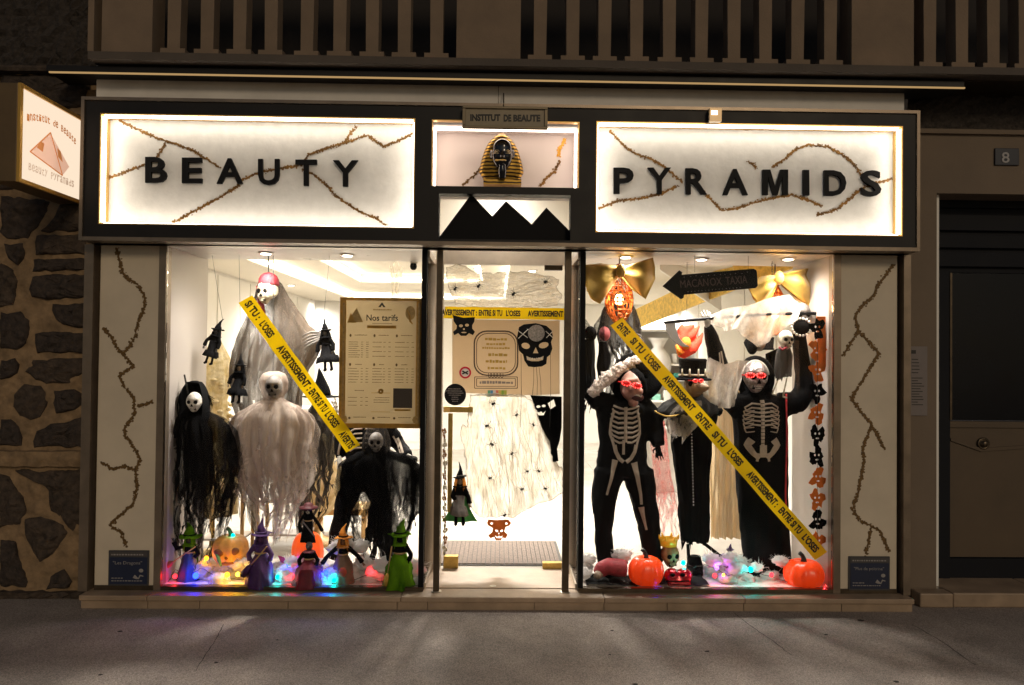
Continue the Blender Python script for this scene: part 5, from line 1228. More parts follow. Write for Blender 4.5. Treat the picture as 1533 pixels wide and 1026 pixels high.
for lb, px, py, Y, c, r, st, w in (
 ('red fairy light at the far left of the left display floor', 262, 863, .07, RED, .022, 4, .5), ('bright blue fairy light in front of the green hatted doll', 293, 862, .05, BLU, .030, 9, 2.2), ('orange fairy light left of the carved pumpkin', 309, 836, .17, ORA, .022, 5, .6),
 ('orange fairy light in the cotton below the carved pumpkin', 340, 861, .06, ORA, .026, 6, 1.2), ('yellow fairy light in the cotton below the carved pumpkin', 356, 860, .06, YEL, .022, 7, 1.2), ('cyan fairy light above the carved pumpkin stalk', 349, 802, .20, CYA, .020, 3, .3),
 ('cyan fairy light right of the purple doll', 416, 864, .06, CYA, .022, 5, 1.0), ('red fairy light left of the crimson doll', 440, 864, .06, RED, .024, 5, 1.0), ('blue fairy light behind the red bat by the purple doll', 432, 846, .14, BLU, .022, 8, 1.2),
 ('blue fairy light right of the crimson doll', 489, 858, .07, BLU, .026, 9, 2.0), ('cyan fairy light left of the orange hatted doll', 500, 869, .05, CYA, .020, 6, .8), ('red fairy light left of the lime green doll', 558, 857, .12, RED, .018, 4, .6), ('pink red fairy light behind the lime green doll', 620, 862, .16, RED, .018, 4, .5)):
    bulb(lb, px, py, Y, c, r, st, w)
def wirepath(label, pts, Y):
    P = [A(x, y, Y+random.uniform(-.02, .02)) for x, y in pts]; Q = []
    for i in range(len(P)-1):
        for k in range(5): Q.append(P[i].lerp(P[i+1], k/5)+Vector((random.uniform(-.004, .004), 0, random.uniform(-.006, .006))))
    o = MB().tube(Q+[P[-1]], .0018, 5).build('fairy_light_wire', K['wire']); tag(o, label, 'wire')
wirepath('thin dark wire of the fairy lights across the left display floor', [(246, 876), (255, 868), (262, 852), (280, 866), (300, 850), (320, 862), (345, 866), (375, 868), (405, 866), (436, 868), (460, 870), (490, 862), (515, 872), (555, 860), (590, 868), (620, 864)], .09)
def cloth(name, c, sheen=.04, r=.6, var=.35): return M(name, c, r, 0, var, 25, .3, 60, sheen=sheen)
LIME = gauze('lime_tulle', (.17, .38, .015), .8, 1, 30, (.045, .14, .006), .35, .3); PURP = cloth('purple_satin', (.045, .007, .09)); CRIM = cloth('crimson_tulle', (.15, .005, .016)); BRWN = cloth('patched_brown_cloth', (.16, .085, .05), .1)
BLUED = cloth('blue_skirt_cloth', (.015, .045, .15)); ORC = cloth('orange_hat_cloth', (.80, .28, .02)); YELB = M('straw', (.55, .33, .06), .8, 0, .4, 60)
G1 = 'witch dolls standing along the front of the left window'
t = doll('witch_doll', 'witch doll with a lime green hat and blue skirt, leftmost on the floor', 283, 870, 87, .14, BLUED, K['blackf'], LIME, DKF, LIME, .20, [((-.085, .60), (-.20, .55), (-.24, .68)), ((.085, .60), (.17, .47), (.10, .42))], G1, .20, (-.25, 0), broom=((.16, .62), (-.22, .36)), cape=LIME, extra=cloth('red_straw', (.45, .06, .04)))
doll('witch_doll', 'tall witch doll all in purple with a stick', 390, 877, 100, .07, PURP, PURP, PURP, cloth('purple_face', (.10, .03, .12)), PURP, .225, None, G1, .16, (.05, 0), broom=((.13, .62), (-.10, .34)), extra=PURP, bell=1.15)
doll('witch_doll', 'witch doll in a crimson dress standing under the small pirate doll', 462, 877, 82, .07, CRIM, K['blackf'], None, DKF, None, .30, None, G1, bell=1.2)
doll('witch_doll', 'scarecrow doll with an orange hat and patched brown skirt', 513, 873, 88, .10, BRWN, K['blackf'], ORC, cloth('brown_face', (.20, .08, .03)), ORC, .19, [((-.10, .60), (-.26, .45), (-.34, .33)), ((.10, .60), (.26, .46), (.34, .36))], G1, .15, (.2, 0), bell=1.5)
doll('witch_doll', 'witch doll in a lime green dress and green hat, rightmost on the floor', 598, 877, 100, .08, LIME, K['blackf'], LIME, K['void'], LIME, .27, None, G1, .17, (.28, 0), broom=((-.10, .62), (-.16, .22)), extra=YELB, cape=LIME, bell=1.15)
# patch with skull print on the scarecrow
o = MB().ball(A(513, 857, .03), .026, .006, .030, 14, 8).build('round_badge', cloth('red_badge', (.50, .06, .03))); tag(o, 'round red badge with a dark mouth in front of the patched skirt', 'badge')
t = doll('pirate_skeleton_doll', 'small pirate skeleton doll with a red hat above the crimson dress', 461, 812, 66, .12, K['blackf'], K['blackf'], None, K['bonew'], K['blackf'], .17, [((-.10, .60), (-.20, .42), (-.14, .24)), ((.10, .60), (.24, .42), (.34, .26))], None, skullface=True)
P = t.location; Hh = 66*S(.12); MB().lathe(P+Vector((0, 0, Hh*.775)), [(.001, -.004), (Hh*.20, -.006), (Hh*.21, .004), (Hh*.11, .006), (Hh*.10, Hh*.08), (Hh*.06, Hh*.11), (.001, Hh*.115)], 20).build('hat', cloth('maroon_hat', (.10, .006, .012)), t, True)
MB().grid(3, 8, lambda u, v: P+Vector((-.09*Hh+.28*Hh*v, -.12*Hh, .46*Hh-.34*Hh*v+.05*Hh*u))).build('sash', cloth('grey_sash', (.22, .18, .17)), t, True)
STEM = M('green_brown_stalk', (.06, .06, .015), .7, 0, .4, 40)
PUMP = M('honey_pumpkin', (.62, .27, .055), .45, 0, .35, 18, .15, 50, emit=(1, .5, .1), estr=.06)
t, body = pumpkin('carved_pumpkin', 'honey coloured pumpkin carved with an angry skull face', 345, 846, 54, 46, .22, PUMP, STEM)
bv = bvh_of(body); DKO = M('carved_hollow', (.16, .05, .008), .7)
def carve(name, cx, cy, rx, rz, Y=.22, rot=0, bvh=None):
    p = A(cx, cy, Y); y = front(bvh, p.x, p.z, Y-.1); me = MB().ball((0, 0, 0), rx*S(Y), .012, rz*S(Y), 14, 8).mesh(name); me.transform(Matrix.Translation((p.x, y+.002, p.z)) @ Matrix.Rotation(rot, 4, 'Y')); put(name, me, DKO, body, True)
carve('eye', 336, 822, 7.5, 5.4, .22, R(18), bv); carve('eye', 358, 820.5, 7.5, 5.4, .22, R(-18), bv); carve('nose', 347, 830, 3, 2.4, .22, 0, bv); carve('mouth', 347, 838, 11, 2.5, .22, 0, bv)
b = MB(); b.tube([A(325, 830, .12), A(328, 840, .10), A(331, 848, .09)], [.012, .012, .006], 8); b.build('vine', cloth('green_vine', (.10, .26, .06)), t, True)
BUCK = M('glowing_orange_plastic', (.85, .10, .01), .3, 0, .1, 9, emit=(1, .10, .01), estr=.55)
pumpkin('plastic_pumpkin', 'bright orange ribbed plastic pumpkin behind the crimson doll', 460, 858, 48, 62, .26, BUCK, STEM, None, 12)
# little red bat garland beads by the purple doll
o = flat('paper_bat', [[(416, 832), (424, 834), (428, 838), (434, 836), (438, 842), (432, 843), (429, 850), (426, 844), (420, 842)]], .16, .004, cloth('red_paper', (.55, .02, .03))); tag(o, 'small red paper bat right of the purple doll', 'decoration')

# ================================================================ entrance: posts, door and what is stuck on it
for s_, (a, c) in ((-1, (652, 661)), (1, (843, 853))):
    x0, x1 = A(a, 620, .0).x, A(c, 620, .0).x
    p = thing('entrance_post', 'dark bronze entrance post on the %s of the doorway' % ('left' if s_ < 0 else 'right'), 'post', Vector(((x0+x1)/2, 0, pz)), 'entrance posts beside the glass door')
    box('shaft', K['steeld'], p, x0, x1, -.035, .005, pz+.006, hz-.002, .003); MB().lathe(((x0+x1)/2, -.015, pz+.0005), [(.034, 0), (.034, .004), (.02, .006)], 20).build('foot_plate', K['steel'], p)
    xr_ = xe0 if s_ < 0 else xe1
    rt = thing('return_glazing', 'narrow glazed return between the %s window and the door' % ('left' if s_ < 0 else 'right'), 'glazing', Vector((xr_, .26, pz)), 'glazed returns of the doorway')
    box('pane', K['glass'], rt, xr_-.003, xr_+.003, .035, .47, pz+.04, hz-.04)
    box('rail', K['calu'], rt, xr_-.012, xr_+.012, .034, .47, pz+.002, pz+.039); box('rail', K['calu'], rt, xr_-.012, xr_+.012, .034, .47, hz-.039, hz-.001)
    box('stile', K['calu'], rt, xr_-.014, xr_+.014, .472, .53, pz+.002, hz-.001)
YG = .50
zd0, zd1 = A(755, 848, YG).z, A(755, 397, YG).z; dx0, dx1 = A(663, 620, YG).x, A(844, 620, YG).x
gd = thing('glass_door', 'frameless glass shop door hung with webs, tape and skull cut-outs', 'door', Vector(((dx0+dx1)/2, YG, pz)))
box('pane', K['glass'], gd, dx0, dx1, YG, YG+.01, pz+.012, zd1-.002)
box('head_rail', K['calu'], gd, xe0+.016, xe1-.016, YG-.03, YG+.04, zd1, A(755, 374, YG).z)
box('side_rail', K['calu'], gd, xe0+.015, dx0-.004, YG-.012, YG+.03, pz+.002, zd1-.001); box('side_rail', K['calu'], gd, dx1+.004, xe1-.015, YG-.012, YG+.03, pz+.002, zd1-.001)
def dbox(name, mat, a, b_, c, d, dep=.02, bevel=.002): 
    p, q = A(a, d, YG), A(c, b_, YG); return box(name, mat, gd, p.x, q.x, YG-dep, YG+.03, p.z, q.z, bevel)
dbox('patch_fitting', K['brass'], 664, 832, 686, 850, .022); dbox('patch_fitting', K['brass'], 812, 842, 841, 851, .022); dbox('patch_fitting', K['steeld'], 815, 396, 842, 405, .02)
hp_ = dbox('lock_plate', K['brass'], 664, 609, 708, 617, .022); dbox('lock_badge', K['golds'], 665, 610, 674, 616, .025, 0)
p, q = A(669.5, 766, YG-.05), A(678, 619, YG-.05); box('pull_handle', K['brass'], gd, p.x, q.x, YG-.065, YG-.045, p.z, q.z, .003)
for py in (640, 700, 750): r_ = A(674, py, YG-.05); MB().tube([r_, r_+Vector((0, .05, 0))], .008, 8).build('handle_standoff', K['brass'], gd)
# mat and threshold
mt = thing('door_mat', 'grey brown ribbed door mat just inside the door', 'mat', Vector((.0, .95, fz))); a, c = AZ(655, 849, fz), AZ(838, 811, fz)
y0_, y1_ = YG+.06, AZ(755, 812, fz).y; MM = M('grey_brown_mat_pile', (.16, .125, .105), .95, 0, .3, 40, .6, 200)
x0_, x1_ = xe0+.05, xe1-.06; box('mat_base', M('mat_rubber', (.05, .045, .04), .8), mt, x0_-.02, x1_+.02, y0_, y1_+.02, fz+.0005, fz+.006)
n = 26
for k in range(n): box('mat_rib', MM, mt, x0_+(x1_-x0_)*k/n+.002, x0_+(x1_-x0_)*(k+1)/n-.002, y0_+.02, y1_, fz+.0062, fz+.013)
entr = tag(box('entrance_slab', K['travert'], None, xe0+.004, xe1-.004, .052, YG-.012, fz-.0005, fz+.004), kind='structure')
o = MB().lathe(AZ(738, 878, fz+.0045), [(.02, 0), (.022, .003), (.012, .004), (.001, .003)], 18).build('door_stop', K['steel']); tag(o, 'small round metal floor fitting in the entrance slab', 'fitting')
# brown paper behind the door glass with drawn arch
PAP = M('kraft_paper', (.52, .39, .25), .8, 0, .12, 5, .15, 12, transl=.6)
pp = thing('paper_poster', 'kraft paper poster with a drawn arch and gold writing on the door', 'poster', A(758, 592, YG)); YP = YG+.014
flat('sheet', [[(677, 478), (838, 480), (838, 590), (800, 592), (740, 590), (677, 588)]], YP, .003, PAP, pp)
LN = M('brown_drawn_line', (.06, .035, .025), .7); YQ = YG-.004
def rrect(x0, y0, x1, y1, r, n=5):
    out = []
    for cx, cy, a0 in ((x1-r, y0+r, -90), (x1-r, y1-r, 0), (x0+r, y1-r, 90), (x0+r, y0+r, 180)):
        for k in range(n+1): a = R(a0+90*k/n); out.append((cx+r*math.cos(a), cy+r*math.sin(a)))
    return out
flat('arch_line', [rrect(709, 495, 776, 563, 19), rrect(711, 497, 774, 561, 17.5)[::-1]], YQ, .0015, LN, pp); flat('arch_line', [rrect(713, 499, 772, 559, 16), rrect(714, 500, 771, 558, 15.5)[::-1]], YQ, .0015, LN, pp)
flat('plinth_line', [rrect(710, 564, 775, 582, 1), rrect(711, 565, 774, 581, 1)[::-1]], YQ-.0018, .0015, LN, pp); flat('plinth_line', [rrect(713, 566.5, 772, 579, 1), rrect(714, 567.3, 771, 578.2, 1)[::-1]], YQ-.0018, .0015, LN, pp)
for k in range(5): flat('link_line', [rrect(731+k*4.6, 558, 735+k*4.6, 566, 1.5), rrect(731.8+k*4.6, 558.8, 734.2+k*4.6, 565.2, 1)[::-1]], YQ-.004, .0015, LN, pp)
GI = M('gold_ink', (.46, .30, .06), .5, .3)
b = MB()
for py, a, c, h in ((508, 726, 760, 4.5), (515, 728, 758, 4), (521, 722, 764, 3.5), (531, 731, 760, 5), (541, 727, 759, 5), (551, 730, 759, 5)):
    p = A(a, py, YQ); scrib(b, p.x, A(c, py, YQ).x, p.z-h*S(YQ)/2, h*S(YQ), YQ, .22)
o = b.build('gold_writing', GI, pp); o['kind'] = 'stuff'
b = MB(); p = A(718, 575, YQ-.002); scrib(b, p.x, A(768, 575, YQ).x, p.z, 5*S(YQ), YQ-.002, .2); o = b.build('white_writing', K['paper'], pp); o['kind'] = 'stuff'
# stickers
ns = thing('no_smoking_sticker', 'round red and white no smoking sticker on the door', 'sticker', A(696, 566, YQ)); c0 = A(696.5, 558, YQ-.003); r_ = 9.2*S(YQ)
def disc(name, c, r, mat, parent, th=.0012, hole=0, n=28):
    lp = [[(c.x+math.cos(6.2832*k/n)*r, c.z+math.sin(6.2832*k/n)*r) for k in range(n)]]
    if hole: lp.append([(c.x+math.cos(6.2832*k/n)*hole, c.z+math.sin(6.2832*k/n)*hole) for k in range(n)][::-1])
    me = flatmesh(name, lp, th); me.transform(Matrix.Translation((0, c.y, 0))); return put(name, me, mat, parent)
disc('white_ground', c0, r_, M('sticker_white', (.7, .66, .62), .5), ns); disc('red_ring', c0-Vector((0, .0015, 0)), r_*.98, M('sticker_red', (.50, .01, .03), .5), ns, .0012, r_*.68)
b = MB(); c1 = c0-Vector((0, .002, 0)); b.tube([c1+Vector((-r_*.5, 0, -r_*.22)), c1+Vector((r_*.5, 0, r_*.22))], r_*.11, 6, True, .05); b.build('cigarette', K['ink'], ns); b = MB(); b.tube([c1+Vector((-r_*.48, -.0006, r_*.25)), c1+Vector((r_*.48, -.0006, -r_*.25))], r_*.12, 6, True, .05); b.build('bar', K['ink'], ns)
hs_ = thing('opening_hours_sticker', 'round black sticker with small white opening hours above the lock', 'sticker', A(682, 607, YQ)); c0 = A(681.5, 591, YQ-.0022); disc('disc', c0, 16.2*S(YQ), K['blackl'], hs_, .0015, 0, 36)
b = MB()
for k, (a, c) in enumerate(((671, 690), (668, 692), (670, 694), (672, 690), (676, 686), (676, 687), (677, 686))): p = A(a, 583+k*3.1, YQ-.0035); scrib(b, p.x, A(c, 583, YQ).x, p.z, .006, YQ-.0035, .3)
o = b.build('small_print', K['paper'], hs_); o['kind'] = 'stuff'
cs = thing('colour_strip_sticker', 'rounded sticker of green blue red and yellow stripes on the door', 'sticker', A(744, 594, YQ))
for k, cl in enumerate(((.10, .35, .20), (.06, .22, .42), (.5, .5, .5), (.62, .16, .10), (.55, .45, .08), (.22, .38, .05), (.40, .42, .06))):
    p, q = A(730+k*4.1, 593.5, YQ), A(734+k*4.1, 584.5, YQ); box('stripe', M('stripe_%d' % k, cl, .5), cs, p.x, q.x, YQ-.002, YQ-.0005, p.z, q.z)
# webs with spiders
WEB = gauze('stretchy_cobweb', (.92, .88, .80), .50, .95, 22, (.80, .74, .64), .85, .35)
WEBH = gauze('stretchy_cobweb_sideways', (.92, .87, .78), .25, .80, 22, (.80, .73, .62), .9, 2.2)
def web(name, label, outline, rows_dir, mat, seed, nlines):
    """stretched web: sheet with irregular edge plus pulled strands"""
    rnd = random.Random(seed); t = thing(name, label, 'cobweb', A(outline[0][0], max(p[1] for p in outline), YG-.012)); Y = YG-.012
    pts = []
    for i in range(len(outline)):
        a, c = Vector(outline[i]), Vector(outline[(i+1) % len(outline)]); m = max(2, int((c-a).length/5))
        for k in range(m): pts.append(a.lerp(c, k/m)+Vector((rnd.uniform(-1.6, 1.6), rnd.uniform(-1.6, 1.6))))
    flat('sheet', [[(p.x, p.y) for p in pts]], Y, .002, mat, t)
    b = MB(); xs = [p.x for p in pts]; ys = [p.y for p in pts]
    def inside(x, y):
        c_ = False; n_ = len(pts)
        for i in range(n_):
            a, d = pts[i], pts[i-1]
            if (a.y > y) != (d.y > y) and x < (d.x-a.x)*(y-a.y)/(d.y-a.y)+a.x: c_ = not c_
        return c_
    for k in range(nlines):
        x, y = rnd.uniform(min(xs), max(xs)), rnd.uniform(min(ys), max(ys))
        if not inside(x, y): continue
        run = []; dx, dy = rows_dir; w = rnd.uniform(-.25, .25)
        for j in range(16):
            if not inside(x, y): break
            run.append(A(x, y, Y-.0015-rnd.uniform(0, .002))); x += dx*5+rnd.uniform(-1, 1)+dy*w*5; y += dy*5+rnd.uniform(-1, 1)+dx*w*5; w += rnd.uniform(-.12, .12)
        if len(run) > 2: b.tube(run, rnd.uniform(.0005, .0012), 3, False)
    o = b.build('strands', M('web_strand', (.72, .67, .58), .8, transl=.4), t); o['kind'] = 'stuff'
    b = MB(); m = len(pts)
    b.tube([A(p.x, p.y, Y-.001) for p in pts]+[A(pts[0].x, pts[0].y, Y-.001)], .0022, 5, False); b.build('edge_cord', M('web_edge', (.42, .37, .30), .8), t, True)
web('cobweb', 'white stretched cobweb across the top of the door', [(668, 400), (684, 395), (700, 402), (716, 410), (740, 410), (758, 406), (785, 408), (800, 410), (820, 415), (838, 418), (834, 432), (842, 440), (834, 456), (800, 460), (740, 461), (700, 458), (682, 455), (676, 440), (670, 425)], (1, -.12), WEBH, 5, 170)
web('cobweb', 'large white draped cobweb covering the middle of the door', [(704, 592), (740, 590), (786, 592), (800, 606), (804, 622), (812, 640), (822, 662), (828, 690), (836, 698), (842, 700), (842, 738), (828, 748), (806, 754), (790, 762), (770, 774), (748, 774), (722, 776), (708, 766), (702, 750), (700, 720), (697, 690), (694, 665), (689, 645), (692, 635), (700, 642), (702, 620)], (.06, 1), WEB, 9, 330)
spider_me = None
def spider(px, py, sc_, rot):
    global spider_me
    if spider_me is None:
        b = MB(); b.ball((0, 0, 0), .008, .006, .010, 10, 7); b.ball((0, -.001, .011), .006, .005, .006, 8, 6)
        for s in (-1, 1):
            for k, (dz_, sp) in enumerate(((.012, .022), (.009, .008), (.004, -.006), (0, -.020))): b.tube([(s*.004, -.002, dz_), (s*.014, -.008, dz_+sp*.6), (s*.024, .002, dz_+sp)], [.0012, .0011, .0006], 4)
        spider_me = b.mesh('plastic_spider'); spider_me.materials.append(K['blackf'])
    o = bpy.data.objects.new('plastic_spider', spider_me); COL.objects.link(o); o.location = A(px, py, YG-.022); o.rotation_euler = (0, rot, 0); o.scale = (sc_,)*3
    return o
SP = [(681, 433, 'leftmost on the top cobweb'), (716, 429, 'second from left on the top cobweb'), (768, 441, 'low in the middle of the top cobweb'), (816, 422, 'at the right of the top cobweb'),
 (738, 605, 'topmost on the big cobweb'), (728, 638, 'high on the left of the big cobweb'), (773, 622, 'right of the topmost one on the big cobweb'), (799, 637, 'high on the right of the big cobweb'), (737, 666, 'left of centre on the big cobweb'), (766, 680, 'in the centre of the big cobweb'),
 (733, 716, 'of the low left pair on the big cobweb'), (790, 706, 'right of centre on the big cobweb'), (807, 706, 'near the right edge of the big cobweb'), (781, 733, 'low in the middle of the big cobweb'), (817, 732, 'lowest at the right edge of the big cobweb'), (755, 772, 'at the bottom edge of the big cobweb above the orange skull')]
for k, (x, y, lb) in enumerate(SP): o = spider(x, y, .95 if k < 4 else random.uniform(.7, .95), random.uniform(-1.5, 1.5)); o.scale *= 1.25; tag(o, 'black plastic spider '+lb, 'spider', 'black plastic spiders on the cobwebs')
tape('yellow warning tape stretched straight across the glass door', ((665, 468), (846, 470.5)), 17.5, YG-.03, [('AVERTISSEMENT :', -.02, .27), ('ENTRE SI TU', .285, .48), ("L'OSES", .51, .63), ('AVERTISSEMENT', .69, .985)])
# skull cut-outs
def pirate_cut(label, pts_fn, Y, mat, holes, name='skull_cutout', th=.004, extra=None):
    o = flat(name, [pts_fn]+[h[::-1] for h in holes], Y, th, mat); tag(o, label, 'cut-out'); return o
def ell(cx, cy, rx, ry, n=10, a=0): return [(cx+math.cos(6.2832*k/n)*rx*math.cos(a)-math.sin(6.2832*k/n)*ry*math.sin(a), cy+math.cos(6.2832*k/n)*rx*math.sin(a)+math.sin(6.2832*k/n)*ry*math.cos(a)) for k in range(n)]
pirate_cut('small black pirate skull cut-out at the upper left of the door', [(678, 472), (694, 476), (711, 475), (710, 482), (707, 487), (707, 492), (711, 497), (708, 502), (702, 499), (698, 503), (690, 503), (686, 499), (680, 502), (678, 497), (683, 493), (684, 488), (679, 481)], YG-.036, K['blackl'], [ell(690, 488, 3, 2.2), ell(699, 487, 3, 2.2), ell(694.5, 493, 1.5, 1.5, 6), ell(694.5, 498, 4, 1)])
bs = thing('skull_cutout', 'large black pirate skull cut-out with a silver patch and dangling strings on the door', 'cut-out', A(801, 590, YG-.036)); Yc = YG-.036
flat('skull_shape', [[(777, 490), (784, 486), (802, 484), (818, 488), (826, 495), (828, 505), (825, 512), (827, 522), (824, 531), (819, 535), (818, 545), (811, 549), (800, 550), (791, 549), (785, 540), (783, 531), (777, 525), (776, 515), (774, 505)], ell(787, 518, 6.5, 4.5, 12, .25)[::-1], ell(814, 517, 7.5, 4.5, 12, -.25)[::-1], [(802, 520), (798, 529), (806, 529)], [(788, 533), (796, 537), (806, 537), (814, 533), (813, 539), (806, 541), (796, 541), (789, 539)][::-1]], Yc, .005, K['blackl'], bs)
disc('silver_patch', A(803, 499, Yc-.004), 12.5*S(Yc), M('crumpled_silver', (.38, .35, .32), .35, .5, .5, 90, .6, 120), bs, .003)
b = MB()
for a, c in (((774, 494), (790, 506)), ((776, 507), (791, 493)), ((817, 496), (828, 506)), ((818, 506), (828, 496))): b.tube([A(*a, Yc-.003), A(*c, Yc-.003)], .003, 5)
o = b.build('crossed_bones', K['bonew'], bs); o['kind'] = 'stuff'
b = MB()
for k in range(7): p = A(790+k*3.4, 538-abs(k-3)*.5, Yc+.001); b.box(p.x-.006, p.x+.006, Yc-.002, Yc+.004, p.z-.007, p.z+.007)
o = b.build('teeth', K['bonew'], bs); o['kind'] = 'stuff'
for a, c in (((780, 530), (779, 640)), ((799, 550), (797, 592)), ((803, 550), (804, 592)), ((807, 550), (810, 592)), ((824, 525), (823, 640))): MB().tube([A(*a, Yc), A((a[0]+c[0])/2+1, (a[1]+c[1])/2, Yc-.004), A(*c, Yc)], .0016, 5).build('string', K['wire'], bs)
pirate_cut('orange pirate skull cut-out below the big cobweb', [(731, 778), (744, 779), (761, 778), (765, 783), (763, 787), (757, 789), (755, 796), (760, 801), (757, 806), (752, 805), (750, 809), (742, 809), (740, 804), (734, 806), (731, 802), (737, 797), (738, 791), (731, 787), (729, 783)], YG-.036, K['orange'], [ell(736, 784, 2, 1.8, 8), ell(758, 784, 2, 1.8, 8), ell(743.5, 795, 2.4, 1.8, 8, .4), ell(751, 795, 2.4, 1.8, 8, -.4), ell(747, 799, 1, 1.5, 6), [(741, 802), (745, 804), (747, 802), (750, 804), (753, 801), (751, 806), (743, 806)]])
# black banner with skull behind the door on the right
pirate_cut('black skull banner hanging inside the door on the right', [(794, 592), (841, 594), (841, 640), (838, 660), (834, 672), (836, 690), (826, 694), (822, 668), (812, 646), (804, 622), (799, 604)], YG+.05, K['blackf'], [ell(806, 609, 3, 2), ell(814, 608, 3, 2), [(803, 616), (807, 618), (810, 616), (813, 619), (817, 615), (814, 622), (806, 622)], [(820, 604), (829, 598), (832, 608), (824, 613)]])
# witch doll on the door handle, garland of cut paper at its left
doll('door_witch_doll', 'witch doll with a green cape and striped skirt hanging by the door handle', 688, 785, 92, YG-.075, cloth('grey_striped_skirt', (.16, .14, .13)), K['blackf'], K['blackf'], FACE, ORC, .15, [((-.08, .58), (-.12, .46), (-.06, .40)), ((.08, .58), (.14, .44), (.16, .34))], None, .11, (-.1, 0), legs=True, cape=cloth('green_cape', (.05, .30, .06)))
def paper_garland(label, x, y0, y1, Y, seed, colors, wd, n, cat='garland', edge=None):
    rnd = random.Random(seed); t = thing('paper_garland', label, cat, A(x, y1, Y)); MB().tube([A(x, y0, Y), A(x, y1, Y)], .0012, 5).build('string', K['wire'], t); h = (y1-y0)/n
    for k in range(n):
        cy_ = y0+h*(k+.5); m = 14; lp = []; cx_ = x+rnd.uniform(-1, 1); k1, k2 = rnd.uniform(0, 6), rnd.uniform(0, 6); mode = k % 4
        for j in range(m*2):
            q = 6.2832*j/(m*2); r = 1+.28*math.sin(3*q+k1)+.22*math.sin(5*q+k2)+(.25 if j % 4 == 0 else 0); lp.append((cx_+math.cos(q)*wd*.45*r, cy_+math.sin(q)*h*.44*min(r, 1.25)))
        holes = [ell(cx_-wd*.14, cy_-h*.08, wd*.07, h*.06, 8)[::-1], ell(cx_+wd*.14, cy_-h*.08, wd*.07, h*.06, 8)[::-1], ell(cx_, cy_+h*.14, wd*.13, h*.04, 8)[::-1]]
        flat('cutout', [lp]+holes, Y+rnd.uniform(-.01, .01), .0025, colors[k % len(colors)], t)
paper_garland('thin garland of small brown cut-outs beside the door handle', 665.5, 640, 832, YG-.045, 3, [M('brown_felt', (.30, .12, .04), .8), K['bone']], 6, 12)
# ================================================================ right window
def bow(label, cx, cy, loops, Y, lamp):
    t = thing('gold_bow', label, 'bow', A(cx, cy+40, Y), 'mustard satin bows in the right window')
    # each wing: fan of folds from the knot to its outer edge
    for pts in loops:
        n = len(pts)-1
        def fn(u, v, pts=pts, n=n):
            f = v*n; i = min(n-1, int(f)); g = f-i; ox = pts[i][0]+(pts[i+1][0]-pts[i][0])*g; oy = pts[i][1]+(pts[i+1][1]-pts[i][1])*g
            kx, ky = cx, cy+(v-.5)*12; e = u**.85
            p = A(kx+(ox-kx)*e, ky+(oy-ky)*e, Y); p.y += -.09*math.sin(math.pi*min(1, u*1.05))*math.sin(math.pi*v)+.022*math.sin(v*16)*(1-u*.55)*min(1, u*3); return p
        MB().grid(18, 28, fn).build('wing', K['bowgold'], t, True)
        def fb(u, v, fn=fn):
            p = fn(u, v); p = Vector(p); p.y = 2*Y-p.y+.03; return p
        MB().grid(14, 20, fb).build('wing_back', K['bowgold'], t, True)
    MB().ball(A(cx, cy, Y-.05), .034, .04, .048, 14, 10, lambda d: 1+.06*math.sin(9*math.atan2(d.z, d.x))).build('knot', K['bowgold'], t, True)
    return t
YB1 = .22
bow('large mustard satin bow hanging above the glowing lantern on the left', 929, 406, [[(925, 398), (900, 394), (876, 397), (876, 410), (878, 432), (886, 448), (899, 455), (912, 430)], [(936, 402), (958, 392), (977, 386), (981, 400), (981, 418), (974, 432), (967, 448), (948, 434)]], YB1, True)
bow('mustard satin bow above the white veil on the right', 1166, 416, [[(1160, 412), (1138, 414), (1122, 432), (1128, 444), (1136, 455), (1152, 452)], [(1170, 414), (1190, 404), (1210, 402), (1208, 412), (1215, 432), (1213, 458), (1196, 448)]], .36, True)
